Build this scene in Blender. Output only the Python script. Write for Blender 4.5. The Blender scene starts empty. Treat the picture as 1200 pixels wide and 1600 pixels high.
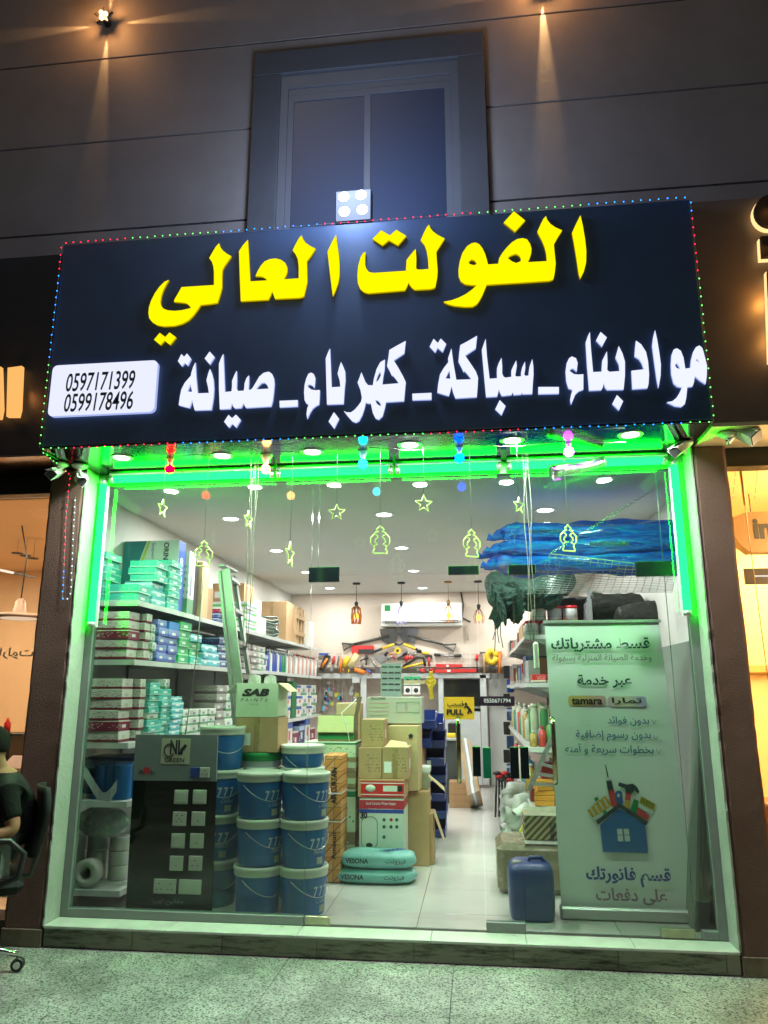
import bpy, math, random
from mathutils import Vector, Matrix
random.seed(7)
R = math.radians
scn = bpy.context.scene
COL = scn.collection

# ------------------------------------------------------------------ camera
FOC, TH, PS = 1175.0, math.atan(280/1175.0), math.atan(145/math.hypot(280, 1175.0))
CAM = Vector((0.62, -4.92, 1.5))
FW = Vector((-math.sin(PS)*math.cos(TH), math.cos(PS)*math.cos(TH), math.sin(TH)))
RT = Vector((math.cos(PS), math.sin(PS), 0)); UP = RT.cross(FW)
cd = bpy.data.cameras.new('camera'); cam = bpy.data.objects.new('camera', cd); COL.objects.link(cam)
cam.matrix_world = Matrix(((RT.x, UP.x, -FW.x, CAM.x), (RT.y, UP.y, -FW.y, CAM.y), (RT.z, UP.z, -FW.z, CAM.z), (0, 0, 0, 1)))
cd.sensor_fit = 'VERTICAL'; cd.sensor_height = 24.0; cd.sensor_width = 18.0
cd.lens = FOC/1600*24.0; cd.clip_start = 0.05; cd.clip_end = 500
scn.camera = cam

# ------------------------------------------------------------------ world, weak sun as street fill, exposure
w = bpy.data.worlds.new('World'); scn.world = w; w.use_nodes = True
wn = w.node_tree.nodes; bg = wn['Background']
sky = wn.new('ShaderNodeTexSky'); sky.sky_type = 'NISHITA'; sky.sun_disc = False
sky.sun_elevation = R(35); sky.sun_rotation = R(200)
w.node_tree.links.new(sky.outputs[0], bg.inputs[0]); bg.inputs[1].default_value = 0.0045
sl = bpy.data.lights.new('street_fill', 'SUN'); sl.energy = 0.13; sl.angle = R(12); sl.color = (1.0, 0.86, 0.72)  # weak warm sun added in place of general street lighting
so = bpy.data.objects.new('street_fill', sl); COL.objects.link(so); so.rotation_euler = (R(50), 0, R(-15))
scn.view_settings.view_transform = 'Standard'; scn.view_settings.look = 'None'
scn.view_settings.exposure = 0.0; scn.view_settings.gamma = 1.0; scn.view_settings.use_curve_mapping = False
cy = scn.cycles
try:
    cy.use_denoising = True; cy.denoiser = 'OPENIMAGEDENOISE'
except Exception: pass
cy.max_bounces = 7; cy.diffuse_bounces = 3; cy.glossy_bounces = 4; cy.transmission_bounces = 4
cy.transparent_max_bounces = 16; cy.sample_clamp_indirect = 4.0; cy.caustics_reflective = False; cy.caustics_refractive = False
cy.use_light_tree = True

# ------------------------------------------------------------------ picking a point of the place along a sight line
def ray(px, py): return FW*FOC + RT*(px-600) - UP*(py-800)
def at(px, py, Y):
    r = ray(px, py); return CAM + r*((Y-CAM.y)/r.y)
def atx(px, py, X):
    r = ray(px, py); return CAM + r*((X-CAM.x)/r.x)
def atz(px, py, Z):
    r = ray(px, py); return CAM + r*((Z-CAM.z)/r.z)

# ------------------------------------------------------------------ materials
MATS = {}
def newmat(name):
    m = bpy.data.materials.new(name); m.use_nodes = True
    nt = m.node_tree; return m, nt, nt.nodes['Principled BSDF']
def N(nt, t, **kw):
    n = nt.nodes.new(t)
    for k, v in kw.items():
        if k.startswith('i_'): n.inputs[k[2:].replace('_', ' ')].default_value = v
        else: setattr(n, k, v)
    return n
def mat(name, col, rough=0.5, metal=0.0, var=0.12, scale=9.0, bump=0.0, bscale=60.0, em=None, es=0.0, coat=0.0, alpha=None, spec=0.5):
    """plain procedural paint: colour with soft uneven wear, optional grain relief, optional emission"""
    if name in MATS: return MATS[name]
    m, nt, b = newmat(name); L = nt.links.new
    b.inputs['Roughness'].default_value = rough; b.inputs['Metallic'].default_value = metal
    b.inputs['Specular IOR Level'].default_value = spec
    c = (*col, 1)
    if var > 0:
        tc = N(nt, 'ShaderNodeTexCoord'); nz = N(nt, 'ShaderNodeTexNoise', i_Scale=scale, i_Detail=6.0, i_Roughness=0.65)
        L(tc.outputs['Object'], nz.inputs['Vector'])
        mx = N(nt, 'ShaderNodeMix', data_type='RGBA'); mp = N(nt, 'ShaderNodeMapRange', i_From_Min=0.3, i_From_Max=0.75)
        L(nz.outputs['Fac'], mp.inputs['Value']); L(mp.outputs['Result'], mx.inputs['Factor'])
        mx.inputs['A'].default_value = (*[x*(1-var) for x in col], 1); mx.inputs['B'].default_value = (*[min(1, x*(1+var)) for x in col], 1)
        L(mx.outputs['Result'], b.inputs['Base Color'])
        mr = N(nt, 'ShaderNodeMapRange', i_To_Min=max(0.02, rough-0.1), i_To_Max=min(1, rough+0.12))
        L(nz.outputs['Fac'], mr.inputs['Value']); L(mr.outputs['Result'], b.inputs['Roughness'])
    else: b.inputs['Base Color'].default_value = c
    if bump > 0:
        tc = N(nt, 'ShaderNodeTexCoord'); n2 = N(nt, 'ShaderNodeTexNoise', i_Scale=bscale, i_Detail=4.0)
        L(tc.outputs['Object'], n2.inputs['Vector'])
        bp = N(nt, 'ShaderNodeBump', i_Strength=bump, i_Distance=0.02)
        L(n2.outputs['Fac'], bp.inputs['Height']); L(bp.outputs['Normal'], b.inputs['Normal'])
    if em: b.inputs['Emission Color'].default_value = (*em, 1); b.inputs['Emission Strength'].default_value = es
    if coat: b.inputs['Coat Weight'].default_value = coat; b.inputs['Coat Roughness'].default_value = 0.08
    if alpha is not None: b.inputs['Alpha'].default_value = alpha
    MATS[name] = m; return m
def glow(name, col, s):
    if name in MATS: return MATS[name]
    m, nt, b = newmat(name)
    nt.nodes.remove(b); e = N(nt, 'ShaderNodeEmission'); e.inputs[0].default_value = (*col, 1); e.inputs[1].default_value = s
    nt.links.new(e.outputs[0], nt.nodes['Material Output'].inputs[0]); MATS[name] = m; return m
def glassmat(name, refl=0.09, tint=(0.93, 0.97, 0.95), rough=0.0, dirt=0.0):
    """thin sheet glass: lets light straight through, reflects more at a grazing angle, faint streaks of dried water"""
    m, nt, b = newmat(name); L = nt.links.new; nt.nodes.remove(b)
    tr = N(nt, 'ShaderNodeBsdfTransparent'); tr.inputs[0].default_value = (*tint, 1)
    gl = N(nt, 'ShaderNodeBsdfGlossy'); gl.inputs['Roughness'].default_value = rough; gl.inputs['Color'].default_value = (1, 1, 1, 1)
    lw = N(nt, 'ShaderNodeLayerWeight', i_Blend=0.12)
    mp = N(nt, 'ShaderNodeMapRange', i_To_Min=refl, i_To_Max=0.6); L(lw.outputs['Fresnel'], mp.inputs['Value'])
    mx = N(nt, 'ShaderNodeMixShader'); L(mp.outputs['Result'], mx.inputs[0]); L(tr.outputs[0], mx.inputs[1]); L(gl.outputs[0], mx.inputs[2])
    out = mx
    if dirt > 0:
        tc = N(nt, 'ShaderNodeTexCoord'); mg = N(nt, 'ShaderNodeMapping'); mg.inputs['Scale'].default_value = (30, 1, 1.6)
        nz = N(nt, 'ShaderNodeTexNoise', i_Scale=2.2, i_Detail=6.0, i_Roughness=0.7)
        L(tc.outputs['Object'], mg.inputs['Vector']); L(mg.outputs['Vector'], nz.inputs['Vector'])
        n2 = N(nt, 'ShaderNodeTexNoise', i_Scale=1.1, i_Detail=3.0); L(tc.outputs['Object'], n2.inputs['Vector'])
        m1 = N(nt, 'ShaderNodeMapRange', i_From_Min=0.5, i_From_Max=0.8, i_To_Max=dirt); L(nz.outputs['Fac'], m1.inputs['Value'])
        m2 = N(nt, 'ShaderNodeMapRange', i_From_Min=0.35, i_From_Max=0.7); L(n2.outputs['Fac'], m2.inputs['Value'])
        mm = N(nt, 'ShaderNodeMath', operation='MULTIPLY'); L(m1.outputs['Result'], mm.inputs[0]); L(m2.outputs['Result'], mm.inputs[1])
        m3 = N(nt, 'ShaderNodeMath', operation='ADD'); L(mm.outputs[0], m3.inputs[0]); m3.inputs[1].default_value = 0.001
        df = N(nt, 'ShaderNodeBsdfDiffuse'); df.inputs[0].default_value = (0.75, 0.78, 0.76, 1)
        tl = N(nt, 'ShaderNodeBsdfTranslucent'); tl.inputs[0].default_value = (0.75, 0.78, 0.76, 1)
        ds = N(nt, 'ShaderNodeMixShader'); ds.inputs[0].default_value = 0.5; L(df.outputs[0], ds.inputs[1]); L(tl.outputs[0], ds.inputs[2])
        m4 = N(nt, 'ShaderNodeMixShader'); L(m3.outputs[0], m4.inputs[0]); L(mx.outputs[0], m4.inputs[1]); L(ds.outputs[0], m4.inputs[2]); out = m4
    L(out.outputs[0], nt.nodes['Material Output'].inputs[0]); MATS[name] = m; return m
def printed(name, base, accent, second=(0.8, 0.8, 0.78), band=(0.0, 0.3), seed=0.0, rough=0.45, ink=0.5):
    """printed cardboard: ground colour, one colour band along the height, blocks of small print and a pale label"""
    if name in MATS: return MATS[name]
    m, nt, b = newmat(name); L = nt.links.new; b.inputs['Roughness'].default_value = rough
    tc = N(nt, 'ShaderNodeTexCoord'); sp = N(nt, 'ShaderNodeSeparateXYZ'); L(tc.outputs['Generated'], sp.inputs[0])
    def step(sock, lo, hi):
        a = N(nt, 'ShaderNodeMath', operation='GREATER_THAN'); L(sock, a.inputs[0]); a.inputs[1].default_value = lo
        c = N(nt, 'ShaderNodeMath', operation='LESS_THAN'); L(sock, c.inputs[0]); c.inputs[1].default_value = hi
        e = N(nt, 'ShaderNodeMath', operation='MULTIPLY'); L(a.outputs[0], e.inputs[0]); L(c.outputs[0], e.inputs[1]); return e.outputs[0]
    def mul(a, c):
        e = N(nt, 'ShaderNodeMath', operation='MULTIPLY'); L(a, e.inputs[0]); L(c, e.inputs[1]); return e.outputs[0]
    def mix(f, a, c):
        e = N(nt, 'ShaderNodeMix', data_type='RGBA'); L(f, e.inputs['Factor'])
        for k, v in (('A', a), ('B', c)):
            if isinstance(v, tuple): e.inputs[k].default_value = (*v, 1)
            else: L(v, e.inputs[k])
        return e.outputs['Result']
    nz = N(nt, 'ShaderNodeTexNoise', i_Scale=5.0, i_Detail=5.0); L(tc.outputs['Object'], nz.inputs['Vector'])
    mr = N(nt, 'ShaderNodeMapRange', i_From_Min=0.3, i_From_Max=0.7); L(nz.outputs['Fac'], mr.inputs['Value'])
    c0 = mix(mr.outputs['Result'], tuple(x*0.86 for x in base), tuple(min(1, x*1.08) for x in base))
    c1 = mix(step(sp.outputs['Z'], *band), c0, accent)
    u = N(nt, 'ShaderNodeMath', operation='ADD'); L(sp.outputs['X'], u.inputs[0]); L(sp.outputs['Y'], u.inputs[1])
    # words: cells of noise in rows
    mg = N(nt, 'ShaderNodeMapping'); mg.inputs['Scale'].default_value = (9, 9, 5); mg.inputs['Location'].default_value = (seed, seed*1.7, 0)
    L(tc.outputs['Generated'], mg.inputs['Vector'])
    wv = N(nt, 'ShaderNodeTexWhiteNoise', noise_dimensions='3D'); sn = N(nt, 'ShaderNodeVectorMath', operation='SNAP')
    sn.inputs[1].default_value = (0.28, 0.28, 0.5); L(mg.outputs['Vector'], sn.inputs[0]); L(sn.outputs[0], wv.inputs['Vector'])
    g = N(nt, 'ShaderNodeMath', operation='GREATER_THAN'); g.inputs[1].default_value = 1-ink*0.75; L(wv.outputs['Value'], g.inputs[0])
    rows = N(nt, 'ShaderNodeMath', operation='FRACT'); rm = N(nt, 'ShaderNodeMath', operation='MULTIPLY'); rm.inputs[1].default_value = 10.0
    L(sp.outputs['Z'], rm.inputs[0]); L(rm.outputs[0], rows.inputs[0])
    area = mul(step(sp.outputs['Z'], 0.22, 0.82), step(u.outputs[0], 0.25+0.1*math.sin(seed), 1.2+0.2*math.cos(seed)))
    f = mul(mul(g.outputs[0], step(rows.outputs[0], 0.3, 0.75)), area)
    c2 = mix(f, c1, accent)
    s2 = mul(step(sp.outputs['Z'], 0.3, 0.62), step(u.outputs[0], 1.28, 1.6))
    c3 = mix(s2, c2, second)
    L(c3, b.inputs['Base Color']); MATS[name] = m; return m

# ------------------------------------------------------------------ mesh building
class MB:
    def __init__(s): s.v = []; s.f = []; s.m = []; s.sm = []
    def add(s, vs, fs, mi=0, smooth=False):
        o = len(s.v); s.v += [tuple(p) for p in vs]; s.f += [tuple(o+i for i in f) for f in fs]
        s.m += [mi]*len(fs); s.sm += [smooth]*len(fs); return s
    def box(s, x0, x1, y0, y1, z0, z1, mi=0, bev=0.0):
        if x0 > x1: x0, x1 = x1, x0
        if y0 > y1: y0, y1 = y1, y0
        if z0 > z1: z0, z1 = z1, z0
        b = min(bev, (x1-x0)*.45, (y1-y0)*.45, (z1-z0)*.45)
        if b <= 0:
            vs = [(x, y, z) for x in (x0, x1) for y in (y0, y1) for z in (z0, z1)]
            return s.add(vs, [(0, 1, 3, 2), (4, 6, 7, 5), (0, 4, 5, 1), (2, 3, 7, 6), (0, 2, 6, 4), (1, 5, 7, 3)], mi)
        vs = []; idx = {}
        for ix, (x, sx) in enumerate(((x0, 1), (x1, -1))):
            for iy, (y, sy) in enumerate(((y0, 1), (y1, -1))):
                for iz, (z, sz) in enumerate(((z0, 1), (z1, -1))):
                    idx[ix, iy, iz] = len(vs)
                    vs += [(x, y+sy*b, z+sz*b), (x+sx*b, y, z+sz*b), (x+sx*b, y+sy*b, z)]
        fs = []
        for a in (0, 1):
            fs.append([idx[a, p, q] for p, q in ((0, 0), (0, 1), (1, 1), (1, 0))][::(1 if a == 0 else -1)])
            fs.append([idx[p, a, q]+1 for p, q in ((0, 0), (1, 0), (1, 1), (0, 1))][::(1 if a == 0 else -1)])
            fs.append([idx[p, q, a]+2 for p, q in ((0, 0), (0, 1), (1, 1), (1, 0))][::(1 if a == 0 else -1)])
        for p in (0, 1):
            for q in (0, 1):
                fs.append([idx[p, q, 0], idx[p, q, 0]+1, idx[p, q, 1]+1, idx[p, q, 1]])
                fs.append([idx[p, 0, q], idx[p, 0, q]+2, idx[p, 1, q]+2, idx[p, 1, q]])
                fs.append([idx[0, p, q]+1, idx[0, p, q]+2, idx[1, p, q]+2, idx[1, p, q]+1])
        for k in idx.values(): fs.append([k, k+1, k+2])
        return s.add(vs, fs, mi)
    def tube(s, pts, r, n=8, mi=0, cap=True, closed=False, smooth=True):
        pts = [Vector(p) for p in pts]; m = len(pts); rs = r if isinstance(r, (list, tuple)) else [r]*m
        vs = []; prev = None
        for i, p in enumerate(pts):
            a = pts[(i-1) % m] if (closed or i > 0) else p; c = pts[(i+1) % m] if (closed or i < m-1) else p
            t = (c-a)
            t = t.normalized() if t.length > 1e-9 else Vector((0, 0, 1))
            if prev is None:
                u = t.cross(Vector((0, 0, 1)))
                if u.length < 0.1: u = t.cross(Vector((0, 1, 0)))
            else: u = prev - t*prev.dot(t)
            if u.length < 1e-6: u = t.cross(Vector((1, 0, 0)))
            u.normalize(); prev = u; v = t.cross(u)
            for k in range(n):
                an = 2*math.pi*k/n; vs.append(p + u*math.cos(an)*rs[i] + v*math.sin(an)*rs[i])
        fs = []
        for i in range(m if closed else m-1):
            j = (i+1) % m
            for k in range(n): fs.append((i*n+k, i*n+(k+1) % n, j*n+(k+1) % n, j*n+k))
        s.add(vs, fs, mi, smooth)
        if cap and not closed:
            o = len(s.v)-len(vs)
            s.f += [tuple(o+k for k in range(n))[::-1], tuple(o+(m-1)*n+k for k in range(n))]; s.m += [mi]*2; s.sm += [False]*2
        return s
    def lathe(s, c, prof, n=20, mi=0, axis='Z', smooth=True, sx=1.0, sy=1.0):
        """prof: (radius, height) from bottom to top"""
        c = Vector(c); vs = []
        for r, h in prof:
            for k in range(n):
                a = 2*math.pi*k/n; x, y = r*math.cos(a)*sx, r*math.sin(a)*sy
                vs.append(c + (Vector((x, y, h)) if axis == 'Z' else Vector((x, -h, y)) if axis == 'Y' else Vector((h, x, y))))
        fs = []
        for i in range(len(prof)-1):
            for k in range(n): fs.append((i*n+k, i*n+(k+1) % n, (i+1)*n+(k+1) % n, (i+1)*n+k))
        if prof[0][0] > 1e-6: fs.append(tuple(range(n))[::-1])
        if prof[-1][0] > 1e-6: fs.append(tuple((len(prof)-1)*n+k for k in range(n)))
        return s.add(vs, fs, mi, smooth)
    def prism(s, pts, d, mi=0):
        """pts: 3-D outline in one plane; d: Vector of thickness"""
        d = Vector(d); n = len(pts); vs = [Vector(p) for p in pts]; vs += [p+d for p in vs]
        fs = [tuple(range(n)), tuple(range(n, 2*n))[::-1]] + [(i, i+n, (i+1) % n+n, (i+1) % n) for i in range(n)]
        return s.add(vs, fs, mi)
    def bar(s, a, b, wdt, thk, mi=0, up=(0, 1, 0)):
        """flat bar from a to b, wdt across, thk along up"""
        a, b = Vector(a), Vector(b); t = (b-a).normalized(); u = Vector(up); u = (u-t*u.dot(t)).normalized(); v = t.cross(u)
        vs = [p + v*q*wdt/2 + u*r*thk/2 for p in (a, b) for q, r in ((-1, -1), (1, -1), (1, 1), (-1, 1))]
        return s.add(vs, [(0, 1, 2, 3), (7, 6, 5, 4), (0, 4, 5, 1), (1, 5, 6, 2), (2, 6, 7, 3), (3, 7, 4, 0)], mi)
    def sphere(s, c, r, n=12, m=8, mi=0, sc=(1, 1, 1)):
        c = Vector(c); vs = [c+Vector((0, 0, -r*sc[2]))]
        for i in range(1, m):
            a = math.pi*i/m
            for k in range(n):
                b = 2*math.pi*k/n; vs.append(c+Vector((r*math.sin(a)*math.cos(b)*sc[0], r*math.sin(a)*math.sin(b)*sc[1], -r*math.cos(a)*sc[2])))
        vs.append(c+Vector((0, 0, r*sc[2]))); fs = []
        for k in range(n):
            fs.append((0, 1+(k+1) % n, 1+k)); q = 1+(m-2)*n; fs.append((len(vs)-1, q+k, q+(k+1) % n))
        for i in range(m-2):
            for k in range(n): fs.append((1+i*n+k, 1+i*n+(k+1) % n, 1+(i+1)*n+(k+1) % n, 1+(i+1)*n+k))
        return s.add(vs, fs, mi, True)
    def build(s, name, mats, parent=None, loc=None):
        o_ = Vector((0, 0, 0))
        if parent is not None:
            q = parent
            while q is not None: o_ += q.location; q = q.parent
        if loc is not None: base = Vector(loc)
        else: base = Vector((0, 0, 0)) if parent is None else o_
        me = bpy.data.meshes.new(name)
        me.from_pydata([(p[0]-base.x, p[1]-base.y, p[2]-base.z) for p in s.v], [], s.f)
        mats = mats if isinstance(mats, (list, tuple)) else [mats]
        for m in mats: me.materials.append(m)
        me.polygons.foreach_set('material_index', s.m); me.polygons.foreach_set('use_smooth', s.sm); me.update()
        o = bpy.data.objects.new(name, me); COL.objects.link(o)
        if parent is not None: o.parent = parent; o.location = base-o_ if loc is not None else (0, 0, 0)
        else: o.location = base
        return o

USED = {}
def tag(o, label=None, cat=None, group=None, kind=None):
    if label:
        assert 4 <= len(label.split()) <= 16, label
        o['label'] = label; USED.setdefault(label, []).append((o.name, group))
    if cat: o['category'] = cat
    if group: o['group'] = group
    if kind: o['kind'] = kind
    return o
def thing(name, label, cat, loc=(0, 0, 0), group=None):
    o = bpy.data.objects.new(name, None); COL.objects.link(o); o.location = loc; o.empty_display_size = 0.1
    return tag(o, label, cat, group)
def struct(name, mb, m): return tag(mb.build(name, m), kind='structure')

# ------------------------------------------------------------------ writing
AR = {}
for ch, b, n in (('\u0621', 0xFE80, 1), ('\u0622', 0xFE81, 2), ('\u0623', 0xFE83, 2), ('\u0625', 0xFE87, 2), ('\u0626', 0xFE89, 4), ('\u0627', 0xFE8D, 2),
                 ('\u0628', 0xFE8F, 4), ('\u0629', 0xFE93, 2), ('\u062a', 0xFE95, 4), ('\u062c', 0xFE9D, 4), ('\u062d', 0xFEA1, 4), ('\u062e', 0xFEA5, 4),
                 ('\u062f', 0xFEA9, 2), ('\u0631', 0xFEAD, 2), ('\u0632', 0xFEAF, 2), ('\u0633', 0xFEB1, 4), ('\u0634', 0xFEB5, 4), ('\u0635', 0xFEB9, 4),
                 ('\u0636', 0xFEBD, 4), ('\u0637', 0xFEC1, 4), ('\u0639', 0xFEC9, 4), ('\u0641', 0xFED1, 4), ('\u0642', 0xFED5, 4), ('\u0643', 0xFED9, 4),
                 ('\u0644', 0xFEDD, 4), ('\u0645', 0xFEE1, 4), ('\u0646', 0xFEE5, 4), ('\u0647', 0xFEE9, 4), ('\u0648', 0xFEED, 2), ('\u0649', 0xFEEF, 2), ('\u064a', 0xFEF1, 4)):
    AR[ch] = (b, n)
def arabic(t):
    out = []
    for i, c in enumerate(t):
        if c not in AR: out.append(c); continue
        b, n = AR[c]
        jp = i > 0 and t[i-1] in AR and AR[t[i-1]][1] == 4
        jn = i < len(t)-1 and t[i+1] in AR and n == 4 and AR[t[i+1]][1] > 1
        k = 0 if not (jp or jn) else 1 if not jn else 2 if not jp else 3
        out.append(chr(b+min(k, n-1)))
    return ''.join(out[::-1])
def text_mesh(body, off=0.0, ext=0.0, shear=0.0):
    c = bpy.data.curves.new('lettering', 'FONT'); c.body = body; c.size = 1; c.offset = off; c.extrude = ext; c.shear = shear; c.resolution_u = 3
    o = bpy.data.objects.new('lettering', c); COL.objects.link(o)
    dg = bpy.context.evaluated_depsgraph_get(); me = bpy.data.meshes.new_from_object(o.evaluated_get(dg))
    bpy.data.objects.remove(o); bpy.data.curves.remove(c); return me
def text(name, body, origin, ux, uz, wd, ht, m, parent, off=0.0, shear=0.0, lift=0.0015, rot=False, flip=False):
    """flat print: fits the writing into wd x ht with its lower left corner at origin; ux, uz: directions on the surface"""
    me = text_mesh(body, off, 0.0, shear)
    P = [v.co.copy() for v in me.vertices]
    if rot: P = [Vector((-p.y, p.x, 0)) for p in P] if rot > 0 else [Vector((p.y, -p.x, 0)) for p in P]
    x0, x1 = min(p.x for p in P), max(p.x for p in P); y0, y1 = min(p.y for p in P), max(p.y for p in P)
    # overlapping strokes of joined letters get a hair of depth each so they never share a plane
    isl = list(range(len(P)))
    def find(a):
        while isl[a] != a: isl[a] = isl[isl[a]]; a = isl[a]
        return a
    for e in me.edges:
        a, b = find(e.vertices[0]), find(e.vertices[1])
        if a != b: isl[a] = b
    ids = {}
    ux, uz, o = Vector(ux), Vector(uz), Vector(origin); nn = ux.cross(uz).normalized()
    if flip: nn = -nn
    vs = []
    for i, p in enumerate(P):
        k = ids.setdefault(find(i), len(ids)); a = (p.x-x0)/(x1-x0)
        if flip: a = 1-a
        vs.append(o + ux*(a*wd) + uz*((p.y-y0)/(y1-y0)*ht) + nn*(lift+0.00004*(k % 12)))
    mb = MB(); mb.add(vs, [tuple(pl.vertices) for pl in me.polygons]); bpy.data.meshes.remove(me)
    return mb.build(name, m, parent)
def text_px(name, body, x0, y0, x1, y1, Y, m, parent, **kw):
    """writing on an upright surface facing the street, between two sight lines (left bottom, right top)"""
    a = at(x0, (y0+y1)/2, Y); b = at(x1, (y0+y1)/2, Y); mx = (x0+x1)/2
    zt = at(mx, y0, Y).z; zb = at(mx, y1, Y).z
    return text(name, body, (a.x, Y, zb), (1, 0, 0), (0, 0, 1), b.x-a.x, zt-zb, m, parent, **kw)
def poly_mesh(name, contours, Y, depth, m, parent, extra=None):
    """solid letter from its outlines (holes allowed), standing out towards the street"""
    c = bpy.data.curves.new('outline', 'CURVE'); c.dimensions = '2D'; c.fill_mode = 'BOTH'; c.extrude = depth/2
    for pts in contours:
        sp = c.splines.new('POLY'); sp.points.add(len(pts)-1); sp.use_cyclic_u = True
        for q, (x, z) in zip(sp.points, pts): q.co = (x, z, 0, 1)
    o = bpy.data.objects.new('outline', c); COL.objects.link(o)
    me = bpy.data.meshes.new_from_object(o.evaluated_get(bpy.context.evaluated_depsgraph_get()))
    bpy.data.objects.remove(o)
    mb = MB(); mb.add([(v.co.x, Y-v.co.z, v.co.y) for v in me.vertices], [tuple(p.vertices) for p in me.polygons])
    bpy.data.meshes.remove(me)
    return mb.build(name, m, parent)
# ================================================================== materials used all over
def granite():
    m, nt, b = newmat('granite'); L = nt.links.new
    tc = N(nt, 'ShaderNodeTexCoord')
    v = N(nt, 'ShaderNodeTexVoronoi', i_Scale=125.0, i_Randomness=1.0); L(tc.outputs['Object'], v.inputs['Vector'])
    sp = N(nt, 'ShaderNodeSeparateColor'); L(v.outputs['Color'], sp.inputs[0])
    cr = N(nt, 'ShaderNodeValToRGB'); L(sp.outputs[0], cr.inputs[0])
    e = cr.color_ramp.elements; e[0].position = 0.0; e[0].color = (0.045, 0.05, 0.045, 1); e[1].position = 0.22; e[1].color = (0.24, 0.24, 0.22, 1)
    for p, c in ((0.20, (0.05, 0.05, 0.05, 1)), (0.55, (0.36, 0.36, 0.33, 1)), (0.8, (0.46, 0.46, 0.43, 1)), (0.96, (0.2, 0.2, 0.19, 1))):
        x = cr.color_ramp.elements.new(p); x.color = c
    n2 = N(nt, 'ShaderNodeTexNoise', i_Scale=1.7, i_Detail=5.0, i_Roughness=0.6); L(tc.outputs['Object'], n2.inputs['Vector'])
    mr = N(nt, 'ShaderNodeMapRange', i_From_Min=0.38, i_From_Max=0.66, i_To_Min=0.45, i_To_Max=1.0); L(n2.outputs['Fac'], mr.inputs['Value'])
    mx = N(nt, 'ShaderNodeMix', data_type='RGBA', blend_type='MULTIPLY'); mx.inputs['Factor'].default_value = 1
    L(cr.outputs[0], mx.inputs['A']); L(mr.outputs['Result'], mx.inputs['B'])
    L(mx.outputs['Result'], b.inputs['Base Color']); b.inputs['Roughness'].default_value = 0.62
    bp = N(nt, 'ShaderNodeBump', i_Strength=0.5, i_Distance=0.004); n3 = N(nt, 'ShaderNodeTexNoise', i_Scale=70.0, i_Detail=3.0)
    L(tc.outputs['Object'], n3.inputs['Vector']); L(n3.outputs['Fac'], bp.inputs['Height']); L(bp.outputs['Normal'], b.inputs['Normal'])
    return m
def stucco():
    m, nt, b = newmat('stucco'); L = nt.links.new
    tc = N(nt, 'ShaderNodeTexCoord'); n1 = N(nt, 'ShaderNodeTexNoise', i_Scale=130.0, i_Detail=6.0, i_Roughness=0.7)
    v = N(nt, 'ShaderNodeTexVoronoi', i_Scale=170.0); n2 = N(nt, 'ShaderNodeTexNoise', i_Scale=2.0, i_Detail=6.0)
    for n in (n1, v, n2): L(tc.outputs['Object'], n.inputs['Vector'])
    mx = N(nt, 'ShaderNodeMix', data_type='RGBA'); mp = N(nt, 'ShaderNodeMapRange', i_From_Min=0.35, i_From_Max=0.7); L(n2.outputs['Fac'], mp.inputs['Value'])
    L(mp.outputs['Result'], mx.inputs['Factor']); mx.inputs['A'].default_value = (0.115, 0.064, 0.047, 1); mx.inputs['B'].default_value = (0.16, 0.098, 0.074, 1)
    L(mx.outputs['Result'], b.inputs['Base Color']); b.inputs['Roughness'].default_value = 0.85
    ad = N(nt, 'ShaderNodeMath', operation='ADD'); L(n1.outputs['Fac'], ad.inputs[0]); L(v.outputs['Distance'], ad.inputs[1])
    bp = N(nt, 'ShaderNodeBump', i_Strength=0.6, i_Distance=0.004); L(ad.outputs[0], bp.inputs['Height']); L(bp.outputs['Normal'], b.inputs['Normal'])
    return m
def riser_mat():
    m, nt, b = newmat('riser_tile'); L = nt.links.new
    tc = N(nt, 'ShaderNodeTexCoord'); mg = N(nt, 'ShaderNodeMapping'); mg.inputs['Scale'].default_value = (1.2, 1, 9)
    L(tc.outputs['Object'], mg.inputs['Vector']); n = N(nt, 'ShaderNodeTexNoise', i_Scale=3.5, i_Detail=9.0, i_Roughness=0.75); L(mg.outputs['Vector'], n.inputs['Vector'])
    cr = N(nt, 'ShaderNodeValToRGB'); L(n.outputs['Fac'], cr.inputs[0]); e = cr.color_ramp.elements
    e[0].position = 0.36; e[0].color = (0.035, 0.03, 0.02, 1); e[1].position = 0.52; e[1].color = (0.27, 0.26, 0.21, 1)
    L(cr.outputs[0], b.inputs['Base Color']); b.inputs['Roughness'].default_value = 0.5; return m
GRAN, STUC, RISER = granite(), stucco(), riser_mat()
CLAD = mat('cladding', (0.28, 0.245, 0.215), 0.55, 0.0, 0.16, 1.6, 0.25, 240)
CLAD2 = mat('window_surround', (0.085, 0.088, 0.092), 0.55, 0, 0.1, 3, 0.25, 240)
GAP = mat('dark_joint', (0.02, 0.02, 0.02), 0.9, 0, 0)
WPLA = mat('white_plaster', (0.72, 0.70, 0.66), 0.7, 0, 0.06, 1.5, 0.12, 90)
CEIL = mat('ceiling_paint', (0.62, 0.62, 0.60), 0.8, 0, 0.04, 1.0)
REVEAL = mat('reveal_paint', (0.36, 0.38, 0.35), 0.45, 0, 0.15, 5, 0.25, 40)
ALU = mat('aluminium', (0.55, 0.56, 0.56), 0.38, 0.7, 0.08, 6)
ALUW = mat('grey_frame', (0.20, 0.215, 0.215), 0.4, 0.2, 0.08, 6)
SOFF = mat('mirror_panel', (0.09, 0.10, 0.12), 0.10, 1.0, 0.25, 1.2)
SOFFR = mat('cream_soffit', (0.75, 0.62, 0.40), 0.45, 0.0, 0.1, 1.2)
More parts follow.
